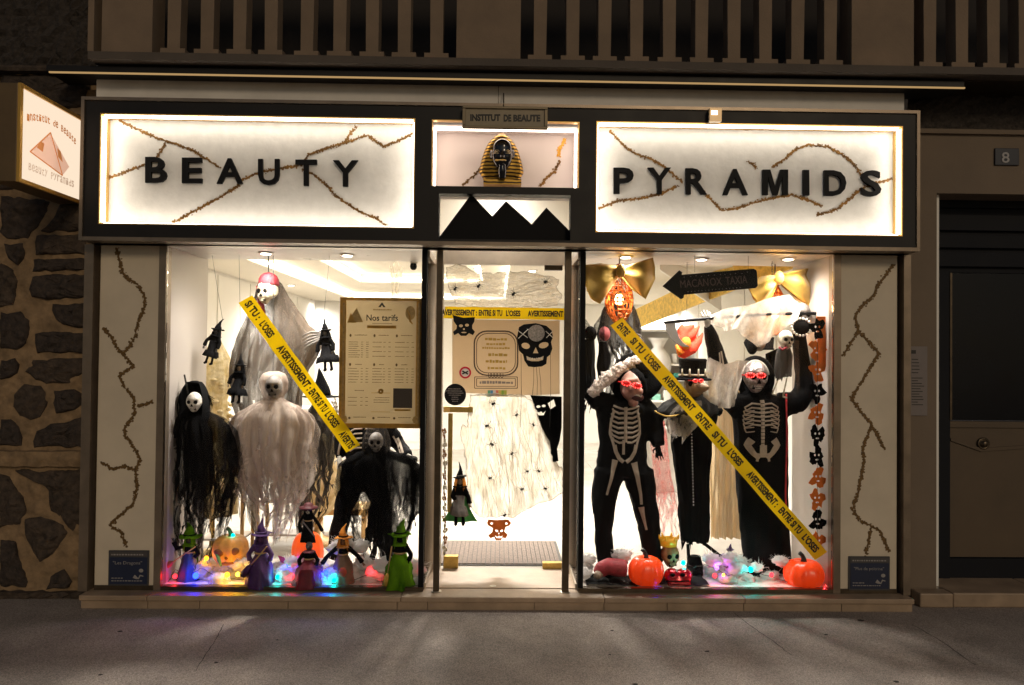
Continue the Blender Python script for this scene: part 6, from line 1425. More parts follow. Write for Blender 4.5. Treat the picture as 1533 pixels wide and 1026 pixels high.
def lantern(label, cx, top, bot, w, Y, st, watts):
    t = thing('lattice_lantern', label, 'lantern', A(cx, bot, Y), 'glowing copper lattice lanterns')
    s = S(Y); c = A(cx, (top+bot)/2, Y); hh = (bot-top)*s/2; rr = w*s/2
    prof = lambda v: math.sin(math.pi*min(1, .06+.93*v**1.05))**.75*(.55+.55*v if v < .7 else .55+.55*.7+.0*(v))*1.05
    b = MB(); m, n = 15, 17; vs = []
    for i in range(m+1):
        v = i/m
        for k in range(n): q = 6.2832*k/n; vs.append(c+Vector((math.cos(q)*rr*prof(v), math.sin(q)*rr*prof(v), hh-2*hh*v)))
    fs = [(i*n+k, (i+1)*n+k, (i+1)*n+(k+1) % n, i*n+(k+1) % n) for i in range(m) for k in range(n)]; b.add(vs, fs)
    me = b.mesh('shade'); o = bpy.data.objects.new('x', me); COL.objects.link(o)
    bm = bmesh.new(); bm.from_mesh(me); rnd = random.Random(5); bmesh.ops.triangulate(bm, faces=[f for f in bm.faces if rnd.random() < .65]); 
    bmesh.ops.dissolve_edges(bm, edges=[e for e in bm.edges if rnd.random() < .22 and len(e.link_faces) == 2]); bm.to_mesh(me); bm.free()
    wm = o.modifiers.new('w', 'WIREFRAME'); wm.thickness = .013; wm.use_even_offset = False; wm.use_replace = True
    m2 = bakemesh(o); bpy.data.objects.remove(o); m2.materials.clear(); put('shade', m2, M('copper_lattice', (.42, .12, .018), .35, .5, emit=(1, .30, .03), estr=.02), t)
    MB().ball(c+Vector((0, 0, -hh*.1)), .030, .030, .042, 16, 10).build('bulb', emitter('warm_bulb', (1, .62, .25), st), t, True)
    l = bpy.data.lights.new('lantern_glow', 'POINT'); l.energy = watts; l.color = (1, .46, .14); l.shadow_soft_size = .05; g = bpy.data.objects.new('lantern_glow', l); COL.objects.link(g); g.parent = t; g.location = c+Vector((0, -.06, -hh*.1))-t.location
    MB().tube([c+Vector((0, 0, hh)), Vector((c.x, c.y, hz))], .005, 6).build('rod', K['steeld'], t)
    MB().lathe(c+Vector((0, 0, hh)), [(.03, 0), (.035, .012), (.02, .03), (.006, .035)], 16).build('cap', SCARF, t, True)
lantern('glowing copper lattice lantern under the left bow', 927, 402, 487, 46, .34, 22, 5)
lantern('glowing copper lattice lantern behind the white veil', 1160, 428, 502, 44, .50, 40, 12)
b = MB()
ch = thing('bow_chain', 'short chain holding the right bow to the ceiling', 'chain', A(1156, 412, .36))
for k in range(7):
    p = A(1156, 384+k*4.2, .36); me = MB().tube([Vector((math.cos(q)*.006*(1 if k % 2 else .3), math.cos(q)*.006*(.3 if k % 2 else 1), math.sin(q)*.012)) for q in [6.2832*j/10 for j in range(11)]], .0022, 5, False).mesh('link'); me.transform(Matrix.Translation(p)); put('link', me, K['steeld'], ch)
# arrow board
ab = thing('arrow_board', 'black arrow shaped board pointing left with dim lettering', 'arrow sign', A(1065, 446, .10)); Ya = .10
flat('board', [[(993, 428.5), (1017, 405.5), (1021, 408), (1020, 412), (1128, 403), (1132, 405), (1133, 409), (1134, 428), (1131, 431), (1024, 441), (1023, 446), (1020, 447.5)]], Ya, .014, K['blackl'], ab, .002)
DIM = M('dim_brown_lettering', (.075, .040, .035), .6); 
for w_, a, c in (('MACAN', 1019, 1061), ('OX', 1063.5, 1081), ('TAXIA', 1087, 1119)): tpx('lettering', w_, a, c, 420-(a-1019)*.075, 431.5-(a-1019)*.075, Ya-.004, DIM, ab, .003, .0, -(c-a)*.075)
b = MB()
for k in range(16): b.ball(A(1030+k*5.2, 437-k*.42, Ya-.003), .0035*random.uniform(.5, 1), .002, .003, 6, 4)
for k in range(12): b.ball(A(1026+k*8.5+random.uniform(-2, 2), 415-k*.6+random.uniform(-1, 1), Ya-.003), .003, .002, .0025, 6, 4)
o = b.build('studs', M('grey_stud', (.22, .2, .2), .4), ab); o['kind'] = 'stuff'
for x in (1040, 1120): MB().tube([A(x, 408, Ya), Vector((A(x, 408, Ya).x, Ya, hz))], .0012, 5).build('thread', K['wire'], ab)

LEDR = emitter('red_led_glasses', (1, .05, .04), 7)
LENS = M('dark_red_lens', (.22, .006, .006), .25, emit=(1, .01, .01), estr=.38)
def led_glasses(c, w, parent, yaw=0, n=7, tilt=0):
    """goggles: dark red lenses edged with bright red diodes"""
    c = Vector(c); Mx = Matrix.Translation(c) @ Matrix.Rotation(yaw, 4, 'Z') @ Matrix.Rotation(tilt, 4, 'Y')
    b = MB()
    for sx in (-1, 1): b.ball((sx*w*.26, -.004, 0), w*.235, .012, w*.14, 16, 8)
    b.tube([(-w*.1, -.004, 0), (w*.1, -.004, 0)], w*.045, 6)
    for sx in (-1, 1): b.tube([(sx*w*.46, -.004, 0), (sx*w*.52, .05, 0)], w*.03, 6)
    me = b.mesh('led_glasses'); me.transform(Mx); o = put('led_glasses', me, LENS, parent, True)
    d = MB()
    for sx in (-1, 1):
        for k in range(10): a = 6.2832*k/10; d.ball((sx*w*.26+math.cos(a)*w*.20, -.012, math.sin(a)*w*.11), w*.026, w*.02, w*.026, 7, 5)
    me = d.mesh('diodes'); me.transform(Mx); q = put('diodes', me, LEDR, o, True); q['kind'] = 'stuff'; return o
def ribs(bv, px, cx, y0, n, dy, w0, parent, slope=5, thick=.014, wfn=None):
    for k in range(n):
        for sx in (-1, 1):
            b = MB(); y = y0+k*dy; ww = wfn(k/(n-1)) if wfn else w0
            ribbon_on(bv, [px(cx+sx*2.5, y+1), px(cx+sx*ww*.5, y-slope*.25), px(cx+sx*ww*.92, y+slope*.4), px(cx+sx*ww, y+slope)], lambda t: thick*(1-.35*t), b, .004, 4); b.build('rib_print', K['print'], parent)
# ---------------------------------------------------------------- clown in skeleton suit
def clown():
    Y = .30; t = thing('skeleton_costume_figure', 'grinning masked figure in a skeleton suit with red light glasses and a fur trimmed hat', 'costume figure', A(940, 860, Y), 'costume figures in the right window')
    W = lambda x, y, d=0: A(x, y, Y+d); px = lambda x, y: (W(x, y).x, W(x, y).z)
    body = blob('suit', [('t', [W(934, 592), W(934, 606), W(933, 632), W(932, 662), W(932, 690), W(934, 712)], [.10, .195, .185, .165, .175, .17], .55),
        ('t', [W(913, 705), W(905, 750), W(903, 800), W(907, 848)], [.105, .085, .065, .058], .9), ('t', [W(955, 705), W(964, 750), W(973, 795), W(978, 842)], [.105, .09, .075, .065], .9),
        ('t', [W(908, 604), W(893, 598, -.02), W(882, 588, -.02), W(878, 560, 0)], [.075, .065, .055, .05]), ('t', [W(960, 604), W(976, 622), W(982, 648), W(985, 668, -.03)], [.07, .062, .052, .045]), ('t', [W(934, 600), W(936, 580)], [.07, .06])], K['black'], t, .014, 5); crumple(body, .013, 13, (1, 1, .55))
    bv = bvh_of(body)
    hd = blob('mask', [('b', W(944, 577, -.09), (.074, .085, .105)), ('b', W(948, 603, -.10), (.036, .045, .03)), ('t', [W(946, 577, -.165), W(947.5, 584, -.20)], [.012, .019]), ('b', W(938, 588, -.135), (.030, .035, .028)), ('b', W(957, 586, -.135), (.028, .035, .026)), ('t', [W(934, 571, -.155), W(943, 570, -.17), W(955, 568, -.155)], [.014, .012, .014])], M('reddish_latex', (.42, .22, .17), .45, 0, .25, 25), t, .009, 4)
    hb = bvh_of(hd)
    p = W(948, 592.5); yq = front(hb, p.x, p.z, Y-.18)
    me = MB().ball((0, 0, 0), .046, .016, .029, 16, 10).mesh('mouth'); me.transform(Matrix.Translation((p.x, yq-.004, p.z)) @ Matrix.Rotation(R(14), 4, 'Y')); mo = put('mouth', me, M('dark_red_mouth', (.06, .012, .012), .5), hd, True)
    b = MB()
    for k in range(6): b.box(p.x-.028+k*.0095, p.x-.020+k*.0095, yq-.021, yq-.008, p.z+.013-.0022*k-abs(k-2.5)*.0016, p.z+.023-.0022*k-abs(k-2.5)*.0016)
    o = b.build('teeth', K['bonew'], hd); o['kind'] = 'stuff'
    led_glasses(W(945, 575.5, -.195), .145, t, R(6), 7, R(12))
    crumple(blob('hood', [('b', W(946, 566, -.065), (.088, .085, .075)), ('t', [W(930, 570, -.06), W(928, 590, -.05), W(932, 606, -.03)], [.04, .04, .05]), ('t', [W(962, 568, -.05), W(962, 588, -.04), W(955, 604, -.03)], [.035, .035, .045])], K['blackf'], t, .01, 3), .008, 18)
    # hat brim tilted behind the head, with a roll of white fur on the left
    me = MB().lathe((0, 0, 0), [(.001, .012), (.09, .012), (.14, .0), (.185, -.014), (.185, -.022), (.14, -.01), (.001, -.004)], 30, lambda q, v: 1+.05*math.sin(2*q+1)).mesh('hat_brim'); me.transform(Matrix.Translation(W(953, 564, -.02)) @ Matrix.Rotation(R(-22), 4, 'Y') @ Matrix.Rotation(R(68), 4, 'X')); put('hat_brim', me, K['blackf'], t, True)
    me = MB().lathe((0, 0, 0), [(.10, 0), (.105, .05), (.09, .11), (.04, .13), (.001, .13)], 24).mesh('hat_crown'); me.transform(Matrix.Translation(W(949, 560, .0)) @ Matrix.Rotation(R(20), 4, 'Y')); put('hat_crown', me, K['blackf'], t, True)
    from mathutils import noise
    b = MB(); F = [(888, 587), (897, 578), (905, 570), (914, 564), (922, 558), (930, 552), (940, 547), (950, 543), (956, 543)]
    for k in range(46):
        i = min(7, k//6); g = (k % 6)/6; x, y = F[i][0]+(F[i+1][0]-F[i][0])*g, F[i][1]+(F[i+1][1]-F[i][1])*g
        sd = Vector((k*3.1, 0, 0)); b.ball(W(x+random.uniform(-2, 2), y+random.uniform(-3, 3), -.10+k*.0008), random.uniform(.034, .056), .045, random.uniform(.03, .046), 12, 8, lambda d: .8+.45*noise.noise(d*2.2+sd)+.2*noise.noise(d*7+sd))
    b.build('fur_trim', M('white_fur', (.80, .68, .60), .95, 0, .12, 60, .8, 90, sheen=.4), t, True)
    MB().grid(10, 10, lambda u, v: W(908+16*u-4*v, 572+30*v, -.02+.02*math.sin(8*u))).build('hair_flap', GZ_dark, t, True)
    ribs(bv, px, 933, 616, 7, 7.2, 0, t, -6, .017, lambda v: 17+5*math.sin(math.pi*(v*.75+.15)))
    b = MB(); ribbon_on(bv, [px(933, 608), px(933, 660)], .022, b, .005); b.build('breastbone_print', K['print'], t)
    for sx in (-1, 1): b = MB(); ribbon_on(bv, [px(933+sx*17, 612), px(933+sx*21, 630), px(933+sx*22, 648), px(933+sx*17, 664)], .016, b, .005); b.build('rib_side_print', K['print'], t)
    b = MB(); ribbon_on(bv, [px(915, 606), px(925, 610), px(934, 612), px(944, 610), px(953, 607)], .014, b, .005); b.build('collarbone_print', K['print'], t)
    b = MB(); ribbon_on(bv, [px(930, 656), px(930, 678)], .018, b, .005); b.build('spine_print', K['print'], t)
    b = MB(); ribbon_on(bv, [px(917, 664), px(919, 674), px(924, 684), px(930, 689)], .026, b); b.build('pelvis_print', K['print'], t); b = MB(); ribbon_on(bv, [px(949, 664), px(947, 674), px(941, 684), px(934, 689)], .026, b); b.build('pelvis_print', K['print'], t)
    for P_, w in (([(918, 686), (914, 706), (909, 726), (906, 738)], .026), ([(946, 690), (951, 712), (956, 738), (957, 752)], .030), ([(957, 756), (961, 774), (965, 790)], .026)):
        b = MB(); ribbon_on(bv, [px(*q) for q in P_], lambda v, w=w: w*(1.25-.9*v+1.0*(v-.5)**2), b); b.build('leg_bone_print', K['print'], t)
    for x, y in ((908, 852), (980, 846)): blob('shoe', [('t', [W(x, y, .02), W(x+1, y+5, -.05), W(x+2, y+7, -.12)], [.05, .045, .03])], K['black'], t, .012, 2)
    hand('hand', W(877, 562), Vector((-.05, -.1, 1)), .10, K['black'], t, .3); hand('hand', W(985, 668, -.03), Vector((.1, -.1, -1)), .11, K['black'], t, .3)
clown()
# ---------------------------------------------------------------- plague doctor in top hat
def plague():
    Y = .34; t = thing('plague_doctor_figure', 'beaked plague doctor figure in a long black robe and a top hat with teeth', 'costume figure', A(1040, 860, Y), 'costume figures in the right window')
    W = lambda x, y, d=0: A(x, y, Y+d)
    drape('robe', [(596, 1020, 1052), (606, 1006, 1070), (622, 1002, 1074), (660, 1004, 1066), (700, 1008, 1061), (750, 1014, 1061), (800, 1018, 1062), (816, 1020, 1060)], Y, K['black'], t, 24, None, 6, .55, .15, 7, .05, 31, 26)
    cp = M('black_cape', (.013, .012, .012), .75, 0, .3, 20)
    drape('shoulder_cape', [(588, 1028, 1052), (596, 1008, 1066), (606, 990, 1078), (616, 978, 1082), (628, 984, 1076)], Y-.02, cp, t, 26, None, 8, .5, .19, 8, .07, 33, 18)
    MB().tube([W(980+k*3.2, 616+6*math.sin(k*.25)+k*.25, -.13) for k in range(16)], .006, 6).build('cape_braid', K['brass'], t, True)
    mk = M('brown_leather_mask', (.26, .17, .095), .55, 0, .35, 30, .2, 80)
    hd = blob('beak_mask', [('b', W(1039, 578, -.09), (.072, .08, .078)), ('t', [W(1041, 579, -.13), W(1050, 580, -.17), W(1057, 580.5, -.195), W(1062, 580, -.21)], [.055, .042, .026, .010])], mk, t, .009, 3)
    MB().tube([W(1041, 585, -.15), W(1049, 584.5, -.185), W(1060, 581.5, -.215)], [.004, .004, .003], 6).build('beak_seam', K['ink'], hd, True)
    for x, y, d in ((1034, 575, -.16), (1046, 574, -.158)): MB().ball(W(x, y, d), .017, .010, .017, 14, 8).build('lens', K['void'], hd, True)
    led_glasses(W(1044, 570, -.185), .085, t, R(20))
    b = MB().lathe(W(1037, 566, -.05), [(.001, -.006), (.09, -.008), (.125, -.016), (.132, -.010), (.127, -.002), (.095, .004), (.088, .05), (.092, .11), (.096, .125), (.085, .133), (.001, .134)], 32); b.build('top_hat', K['blackf'], t, True)
    for k in range(4):
        q = R(-150+k*34); c = W(1037, 563, -.05); MB().tube([c+Vector((math.cos(q)*.098, math.sin(q)*.098, -.004)), c+Vector((math.cos(q)*.098, math.sin(q)*.098, .05))], [.007, .005], 6).build('hat_tooth', K['bone'], t, True)
    MB().lathe(W(1037, 563, -.05), [(.095, 0), (.098, .003), (.098, .012), (.093, .014)], 28).build('hat_band', K['bone'], t, True)
    for k in range(28): MB().ball(W(1035+.12*k, 632+k*4.6, -.150), .005, .004, .005, 6, 5).build('button', M('silver_button', (.45, .42, .4), .3, .8) if k == 0 else bpy.data.materials['silver_button'], t, True)
    WS = gauze('white_veil', (.80, .74, .69), .18, .8, 11, (.62, .54, .48), .45, .5)
    drape('white_scarf', [(600, 1024, 1050), (618, 1000, 1052), (634, 996, 1046), (648, 1000, 1034), (658, 1012, 1026)], Y-.10, WS, t, 16, None, 8, .3, .05, 6, .10, 37, 14)
    for a, c in (((1030, 815), (1032, 860)), ((1052, 812), (1085, 838))): MB().tube([W(*a), W(*c)], .012, 8).build('stand_leg', K['blackl'], t)
    blob('boot', [('t', [W(1039, 832), W(1040, 850), W(1042, 864, -.06)], [.045, .06, .05])], K['black'], t, .012, 2)
plague()
# ---------------------------------------------------------------- tall skeleton with the scythe
def reaper():
    Y = .34; t = thing('skeleton_costume_figure', 'tall silver masked skeleton in a black robe with both arms raised', 'costume figure', A(1145, 862, Y), 'costume figures in the right window')
    W = lambda x, y, d=0: A(x, y, Y+d); px = lambda x, y: (W(x, y).x, W(x, y).z)
    body = blob('robe', [('t', [W(1134, 590), W(1136, 604), W(1138, 640), W(1140, 690), W(1142, 740), W(1146, 800), W(1148, 856)], [.10, .19, .19, .185, .185, .175, .17], .55),
        ('t', [W(1170, 606), W(1192, 602), W(1206, 585), W(1202, 550), W(1197, 515), W(1194, 490, -.05)], [.09, .085, .075, .06, .05, .035]), ('t', [W(1108, 612), W(1090, 594, .06), W(1079, 556, .04), W(1070, 520, .0), W(1060, 488, -.05)], [.085, .075, .06, .055, .04]), ('t', [W(1134, 595), W(1131, 572)], [.07, .06])], K['black'], t, .014, 5); crumple(body, .013, 11, (1.3, 1, .3))
    bv = bvh_of(body)
    sv = M('crinkled_silver_mask', (.42, .36, .34), .32, .75, .5, 60, .8, 70)
    hd = skull(W(1130.5, 564, -.09), .165, sv, t, 0, 0, None, 'mask')
    led_glasses(W(1130.5, 562, -.20), .14, t)
    MB().tube([W(1131+24*math.cos(R(a)), 567-30*math.sin(R(a)), -.06) for a in range(-40, 221, 13)], .022, 9).build('hood_edge', K['black'], t, True)
    MB().tube([W(1131+19.5*math.cos(R(a)), 566-25.5*math.sin(R(a)), -.085) for a in range(10, 171, 10)], .009, 7).build('head_band', K['bonew'], t, True)
    drape('hood', [(538, 1122, 1140), (543, 1114, 1150), (560, 1111, 1154), (580, 1112, 1152), (600, 1108, 1160), (614, 1100, 1168)], Y+.03, K['black'], t, 18, None, 2, .6, .12, 6, .05, 41, 16)
    for k in range(6):
        for sx in (-1, 1):
            b = MB(); y = 606+k*6.2; ww = 24+4*math.sin(math.pi*(k+1)/7); ribbon_on(bv, [px(1134+sx*3, y-2), px(1134+sx*ww*.55, y-3), px(1134+sx*ww*.95, y+3), px(1134+sx*ww*.85, y+9), px(1134+sx*ww*.45, y+7)], lambda v: .013*(1-.5*v), b); b.build('rib_print', K['print'], t)
    for k in range(13): b = MB(); y = 598+k*5.3; ribbon_on(bv, [px(1134, y), px(1134.3, y+4.4)], .032 if k < 5 else .026, b, .005, 2); b.build('vertebra_print', K['print'], t)
    for sx in (-1, 1):
        b = MB(); ribbon_on(bv, [px(1135+sx*16, 656), px(1135+sx*22, 664), px(1135+sx*14, 676), px(1135+sx*6, 684)], lambda v: .050*(1-.45*v), b); b.build('hip_bone_print', K['print'], t)
        b = MB(); ribbon_on(bv, [px(1135+sx*7, 676), px(1135+sx*9, 688)], .018, b, .005); b.build('hip_bone_print', K['print'], t)
    b = MB(); ribbon_on(bv, [px(1135, 664), px(1135, 682)], .05, b, .006, 4); b.build('sacrum_print', K['print'], t)
    for pts in ([(1074, 528), (1078, 555)], [(1077, 526), (1082, 552)]): b = MB(); ribbon_on(bv, [px(*q) for q in pts], .012, b); b.build('arm_bone_print', K['print'], t)
    hand('hand', W(1059, 488, -.06), Vector((-.15, -.2, 1)), .12, K['bonew'], t, .35, 1, -.5); hand('hand', W(1194, 490, -.06), Vector((.05, -.2, 1)), .12, K['boned'], t, .35, -1, -.5)
    drape('sleeve_lining', [(510, 1188, 1196), (530, 1186, 1194), (560, 1188, 1196), (585, 1190, 1198)], Y-.06, GZ_grey, t, 8, None, 8, .5, .03, 4, .08, 43, 12)
    MB().tube([W(1177, 590, -.08), W(1178, 660, -.09), W(1176, 740, -.10), W(1178, 790, -.10)], .006, 6).build('red_cord', cloth('red_cord', (.5, .02, .03)), t, True)
    for sx in (0, 1): blob('boot', [('t', [W(1136+22*sx, 850), W(1135+24*sx, 866, -.07)], [.05, .035])], K['black'], t, .012, 2)
reaper()
sy = thing('toy_scythe', 'plastic scythe with a grey curved blade held over the tall skeleton', 'scythe', A(1120, 500, .26)); Yc = .26
MB().tube([A(994, 483.5, Yc), A(1050, 478, Yc), A(1150, 470.5, Yc), A(1241, 469, Yc)], .011, 10).build('handle', K['blackl'], sy, True)
flat('blade', [[(996, 485), (1011, 484), (1012, 494), (1017, 506), (1023, 514), (1031, 519), (1022, 519), (1012, 514), (1003, 505), (998, 494)]], Yc-.006, .012, M('grey_plastic_blade', (.26, .24, .22), .4, .2), sy, .002)
MB().ball(A(1228, 469, Yc), .018, .018, .018, 10, 7).build('pommel', K['blackl'], sy, True)
VEIL = gauze('white_spider_veil', (.84, .78, .70), .25, .85, 10, (.66, .58, .48), .5, .6)
def veil(name, label, top, botm, Y, seed, n=40):
    """cloth hung between an upper and a lower pixel curve"""
    t = thing(name, label, 'veil', A(botm[len(botm)//2][0], max(p[1] for p in botm), Y))
    def cv(pts, u): f = u*(len(pts)-1); i = min(len(pts)-2, int(f)); g = f-i; return pts[i][0]+(pts[i+1][0]-pts[i][0])*g, pts[i][1]+(pts[i+1][1]-pts[i][1])*g
    for lay in (0, 1):
        def fn(u, v):
            a, c = cv(top, u), cv(botm, u); f = v; p = A(a[0]+(c[0]-a[0])*f+2*math.sin(u*17+v*5+seed), a[1]+(c[1]-a[1])*f, Y); p.y += .03*math.sin(u*21+seed+2*v)*v+.02*math.sin(u*43)*v+lay*.05; return p
        MB().grid(n, 18, fn).build('cloth_layer', VEIL, t, True)
veil('white_veil', 'white gauzy veil thrown over the scythe handle in front of the right lantern', [(1062, 472), (1090, 462), (1125, 456), (1155, 446), (1180, 441), (1196, 452)], [(1066, 486), (1092, 496), (1100, 492), (1140, 520), (1160, 503), (1192, 478)], .24, 1)
veil('white_veil', 'white gauzy veil draped from the raised arm down to the plague doctor', [(1064, 535), (1085, 548), (1105, 540), (1120, 540)], [(1052, 590), (1075, 612), (1098, 610), (1104, 580)], .22, 4)
# skull cup and cap on the rod, small doll skeleton, horned mask
sk = thing('skull_on_rod', 'grey skull with an open black mouth by the right end of the scythe', 'skull', A(1203, 505, .3)); skull(A(1199, 472, .32), .13, K['boned'], sk, 0); MB().ball(A(1200, 490, .24), .062, .03, .055, 18, 10).build('black_mouth', K['void'], sk, True)
b = MB()
for k in range(18): q = 6.2832*k/18; p = A(1200, 490, .225)+Vector((math.cos(q)*.066, 0, math.sin(q)*.058)); b.ball(p, .010, .008, .010, 6, 5)
b.build('tooth_ring', K['bonew'], sk, True)
def small_skeleton():
    Y = .20; t = thing('small_skeleton_doll', 'small skeleton doll in a grey dress held before the tall skeleton', 'doll', A(1172, 596, Y)); W = lambda x, y, d=0: A(x, y, Y+d)
    skull(W(1176, 509), 22*S(Y), K['bone'], t, R(10)); drape('dress', [(518, 1170, 1180), (523, 1164, 1184), (535, 1162, 1186), (550, 1161, 1186), (567, 1162, 1184)], Y, gauze('grey_lurex', (.14, .13, .12), .85, 1, 30, (.06, .055, .05), .2), t, 14, None, 3, .5, .05, 6, .06, 51, 12)
    for a, c, e in (((1166, 566), (1160, 580), (1156, 590)), ((1178, 566), (1175, 580), (1172, 594))): MB().tube([W(*a), W(*c), W(*e)], .005, 6).build('leg', K['bone'], t, True); MB().tube([W(*e), W(e[0]+6, e[1]+2, -.03)], .005, 6).build('foot', K['bone'], t, True)
    MB().tube([W(1166, 520, -.04), W(1171, 524, -.05), W(1178, 520, -.04)], .008, 7).build('red_scarf', SCARF, t, True)
small_skeleton()
def horned_mask():
    Y = .5; t = thing('flame_mask', 'bright orange and red flame shaped plush hanging behind the scythe blade', 'plush', A(1032, 540, Y)); W = lambda x, y, d=0: A(x, y, Y+d)
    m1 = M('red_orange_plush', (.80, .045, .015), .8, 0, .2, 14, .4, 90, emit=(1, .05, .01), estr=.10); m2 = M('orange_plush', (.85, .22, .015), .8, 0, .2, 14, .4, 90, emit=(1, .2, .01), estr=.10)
    blob('flame', [('t', [W(1020, 536), W(1024, 520), W(1021, 505), W(1027, 493), W(1040, 487)], [.02, .055, .045, .035, .006]), ('t', [W(1022, 532), W(1036, 522), W(1046, 511), W(1053, 497)], [.03, .042, .026, .005]), ('t', [W(1024, 508), W(1037, 501), W(1048, 487)], [.04, .03, .005]), ('t', [W(1020, 502), W(1018, 494), W(1022, 484)], [.03, .02, .004])], m1, t, .008, 1)
    MB().ball(W(1027, 514, -.05), .036, .03, .045, 16, 10).build('orange_face', m2, t, True); MB().tube([W(1020, 530, -.03), W(1012, 517, -.03)], [.03, .01], 8).build('side_lick', m2, t, True)
    MB().tube([W(1028, 488), Vector((W(1028, 488).x, Y, hz))], .0012, 5).build('thread', K['wire'], t)
horned_mask()
def bat_hat():
    Y = .5; t = thing('black_cat_mask', 'black masked doll head with a top hat behind the silver mask', 'doll', A(1140, 560, Y)); W = lambda x, y, d=0: A(x, y, Y+d)
    blob('head', [('b', W(1137, 512), (.055, .055, .07))], FACE, t, .012, 2); blob('hair', [('b', W(1126, 514, -.02), (.045, .05, .085)), ('t', [W(1128, 500), W(1120, 514), W(1126, 530)], [.03, .035, .02])], K['blackf'], t, .012, 2)
    MB().lathe(W(1148, 524), [(.05, 0), (.052, .01), (.045, .012), (.05, .09), (.001, .092)], 20).build('hat', K['blackf'], t, True); MB().grid(6, 6, lambda u, v: W(1146+22*u, 530+34*v-10*u*(1-v), .02*math.sin(u*6))).build('collar', K['blackf'], t, True)
bat_hat()
# hanging bat witch and grey ghost at the left edge
def edge_figures():
    Y = .26; t = thing('hanging_witch', 'black hanging witch with a sheer bow at the left edge of the right window', 'witch figure', A(885, 610, Y)); W = lambda x, y, d=0: A(x, y, Y+d)
    drape('robe', [(508, 876, 890), (530, 874, 892), (560, 873, 893), (590, 874, 894), (612, 876, 888)], Y, K['black'], t, 16, 570, 25, .5, .08, 6, .1, 61, 20)
    for s in (-1, 1): MB().grid(10, 10, lambda u, v, s=s: W(886+s*(3+16*u), 492+(v-.5)*(10+38*u)-4*u, -.03+.015*math.sin(v*14))).build('bow_wing', GZ_black2, t, True)
    MB().ball(W(886, 496, -.04), .025, .025, .03, 10, 8).build('bow_knot', K['black'], t, True); blob('head', [('b', W(884, 500), (.045, .045, .055))], K['blackf'], t, .012, 2)
    MB().ball(W(905, 500, .05), .040, .04, .05, 14, 9).build('balloon_head', cloth('red_pink_ball', (.35, .06, .07)), t, True)
    drape('grey_panel', [(512, 896, 908), (540, 894, 912), (566, 895, 911)], Y+.1, K['blackf'], t, 10, None, 4, .4, .05, 4, .08, 63, 12)
    Y = .5; t = thing('hanging_ghost', 'dark grey gauze ghost hanging behind the left lantern', 'ghost figure', A(930, 570, Y), 'hanging gauze ghosts')
    drape('gauze_robe', [(430, 922, 932), (445, 912, 942), (470, 902, 952), (500, 896, 962), (530, 902, 960), (575, 906, 955)], Y, GZ_dark, t, 24, 520, 30, .4, .1, 7, .12, 67, 24)
    skull(A(928, 448, Y-.06), .09, K['boned'], t); b = MB(); 
    for k in range(4): MB().tube([A(950, 500+k*2, Y-.08), A(958, 502+k*4, Y-.1), A(964, 510+k*3, Y-.1)], [.007, .006, .002], 6).build('finger', K['boned'], t, True)
edge_figures()
tape('yellow warning tape running diagonally across the right window', ((923, 482), (1229, 832)), 21.5, .022, [('ENTRE', .012, .055), ('SI TU', .075, .13), ("L'OSES", .145, .205), ('AVERTISSEMENT', .235, .375), ('ENTRE', .395, .455), ('SI TU', .475, .53), ("L'OSES", .55, .61), ('AVERTISSEMENT :', .645, .785), ('ENTRE SI TU', .80, .90), ("L'OSES", .915, .98)])
# right garland of orange and black cut-outs
paper_garland('tall garland of orange and black cut-outs along the right wall', 1224, 476, 828, .075, 12, [K['blackf'], K['orange'], K['orange'], K['blackf'], K['orange'], K['blackf']], 21, 11)
o = flat('felt_banner', [[(1222, 474), (1236, 474), (1237, 548), (1226, 548), (1224, 520)]], .10, .003, K['orange']); tag(o, 'plain orange felt strip behind the top of the right garland', 'banner')

# floor of the right window
rnd = random.Random(9)
bl2 = [(880+rnd.uniform(-6, 10), y, rnd.uniform(9, 13)) for y in (838, 848, 858)]+[(925+rnd.uniform(-12, 12), 835+rnd.uniform(-5, 6), rnd.uniform(9, 13)) for k in range(5)]+[(x+rnd.uniform(-5, 5), 868-rnd.uniform(0, 28), rnd.uniform(9, 16)) for x in range(1050, 1175, 7)]+[(1070+rnd.uniform(-8, 40), 840+rnd.uniform(-6, 6), rnd.uniform(9, 14)) for k in range(8)]
cotton('white cotton wool heaped along the floor of the right display', bl2, .10, .36, 6)
o = MB().grid(40, 8, lambda u, v: (A(878, 870, .05).x+u*(A(1062, 870, .05).x-A(878, 870, .05).x), .036+.22*v, dz+.004+.010*abs(math.sin(u*31+v*5))+.006*math.sin(u*13))).build('black_cloth', K['black'], None, True); tag(o, 'crumpled black cloth along the front of the right display floor', 'cloth')
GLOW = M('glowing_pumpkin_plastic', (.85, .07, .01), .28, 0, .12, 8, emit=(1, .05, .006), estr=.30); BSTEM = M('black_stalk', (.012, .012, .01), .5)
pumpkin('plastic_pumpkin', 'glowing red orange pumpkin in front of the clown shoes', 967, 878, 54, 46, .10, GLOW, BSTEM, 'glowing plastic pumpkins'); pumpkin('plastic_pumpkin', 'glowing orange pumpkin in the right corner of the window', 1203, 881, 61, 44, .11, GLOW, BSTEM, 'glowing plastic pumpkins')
def sock():
    Y = .12; t = thing('red_sock_leg', 'severed leg in a red trouser lying on the black cloth', 'leg prop', A(912, 866, Y)); W = lambda x, y, d=0: A(x, y, Y+d)
    blob('trouser', [('t', [W(938, 851), W(924, 850), W(910, 848), W(900, 852), W(896, 860)], [.055, .06, .055, .05, .045])], cloth('dark_red_cloth', (.36, .03, .04)), t, .012, 3); blob('foot', [('t', [W(898, 858, -.02), W(892, 864, -.05)], [.032, .025])], FACE, t, .01, 2)
sock()
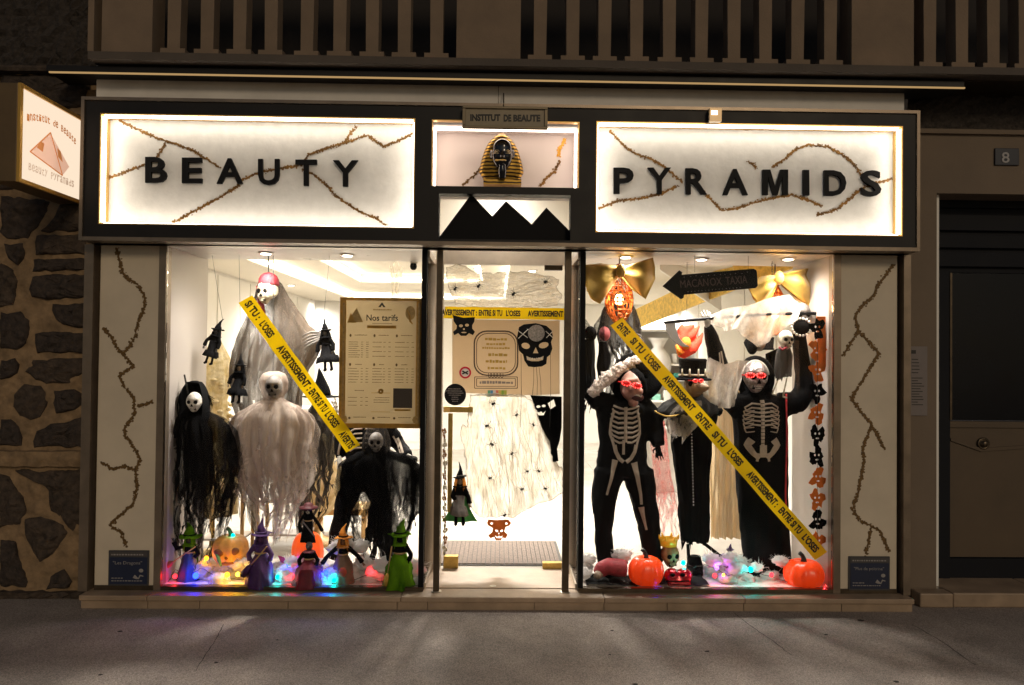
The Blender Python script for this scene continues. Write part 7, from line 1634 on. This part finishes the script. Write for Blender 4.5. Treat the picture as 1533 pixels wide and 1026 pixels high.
def heart():
    Y = .10; t = thing('shiny_red_box', 'shiny red skull shaped box between the pumpkin and the boot', 'box', A(1016, 878, Y)); W = lambda x, y, d=0: A(x, y, Y+d)
    rd = M('glossy_red_foil', (.50, .005, .02), .15, .4, .3, 40, .3, 60, coat=.5)
    bd = blob('body', [('b', W(1006, 862), (.055, .05, .05)), ('b', W(1024, 862), (.055, .05, .05)), ('t', [W(1006, 868), W(1024, 868)], [.05, .05]), ('x', (W(998, 870).x, W(1032, 870).x, Y-.05, Y+.04, W(1015, 877).z, W(1015, 866).z))], rd, t, .009, 3)
    for x in (1007, 1022): MB().ball(W(x, 861, -.05), .017, .010, .012, 10, 7).build('eye', K['void'], bd, True)
    MB().tube([W(998, 870, -.052), W(1015, 871, -.058), W(1032, 870, -.052)], .004, 6).build('seam', K['void'], bd, True)
heart()
cskull = thing('crowned_skull', 'brown skull with a small yellow crown behind the red box', 'skull', A(1003, 850, .26)); skull(A(1003, 831, .26), 27*S(.26), M('brown_skull', (.30, .19, .08), .5, 0, .35, 30), cskull, R(12))
b = MB(); c = A(1001, 817, .26)
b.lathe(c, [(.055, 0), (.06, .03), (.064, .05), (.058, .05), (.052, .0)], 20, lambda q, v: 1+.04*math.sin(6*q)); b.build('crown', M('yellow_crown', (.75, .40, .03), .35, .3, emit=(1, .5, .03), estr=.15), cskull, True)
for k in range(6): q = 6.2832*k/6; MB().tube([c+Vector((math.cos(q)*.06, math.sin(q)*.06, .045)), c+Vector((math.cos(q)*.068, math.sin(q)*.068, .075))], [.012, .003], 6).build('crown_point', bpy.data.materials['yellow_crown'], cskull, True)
doll('small_purple_doll', 'small dark purple doll in the cotton right of the boot', 1093, 850, 36, .16, PURP, PURP, PURP, PURP, None, .24, None, None, .16, (.1, 0))
for lb, px, py, Y, c_, r, st, w in (('cyan fairy light below the crowned skull', 1023, 843, .15, CYA, .024, 6, .8), ('blue fairy light at the foot of the left glowing pumpkin', 981, 872, .035, BLU, .012, 7, .4), ('purple fairy light in the cotton right of the boot', 1073, 850, .10, PUR, .022, 6, 1.1),
 ('red fairy light in the cotton below the small purple doll', 1070, 862, .06, RED, .022, 5, .8), ('yellow fairy light in the cotton below the small purple doll', 1083, 861, .06, YEL, .014, 6, .3), ('cyan fairy light in the cotton at the skeleton feet', 1124, 853, .09, CYA, .026, 6, 1.6), ('red fairy light left of the right glowing pumpkin', 1155, 861, .10, RED, .022, 4, .8), ('red fairy light in the corner right of the pumpkin', 1236, 868, .12, RED, .022, 6, 3.5)):
    bulb(lb, px, py, Y, c_, r, st, w)
wirepath('thin dark wire of the fairy lights across the right display floor', [(1022, 845), (1040, 850), (1055, 846), (1073, 852), (1090, 862), (1110, 858), (1125, 856), (1155, 864), (1180, 872)], .08)
# red netting between clown and plague doctor
NET = gauze('red_white_netting', (.80, .45, .40), .10, .55, 16, (.75, .12, .12), .4, .5)
t = thing('red_netting', 'pinkish red netting hanging between the clown and the plague doctor', 'netting', A(990, 820, .55)); drape('net', [(630, 985, 995), (665, 974, 1000), (700, 978, 1004), (760, 984, 1012), (815, 988, 1016)], .55, NET, t, 16, 740, 30, .3, .05, 5, .12, 71, 22)
for x, yt in ((1003, 690), (1008, 690)): pass
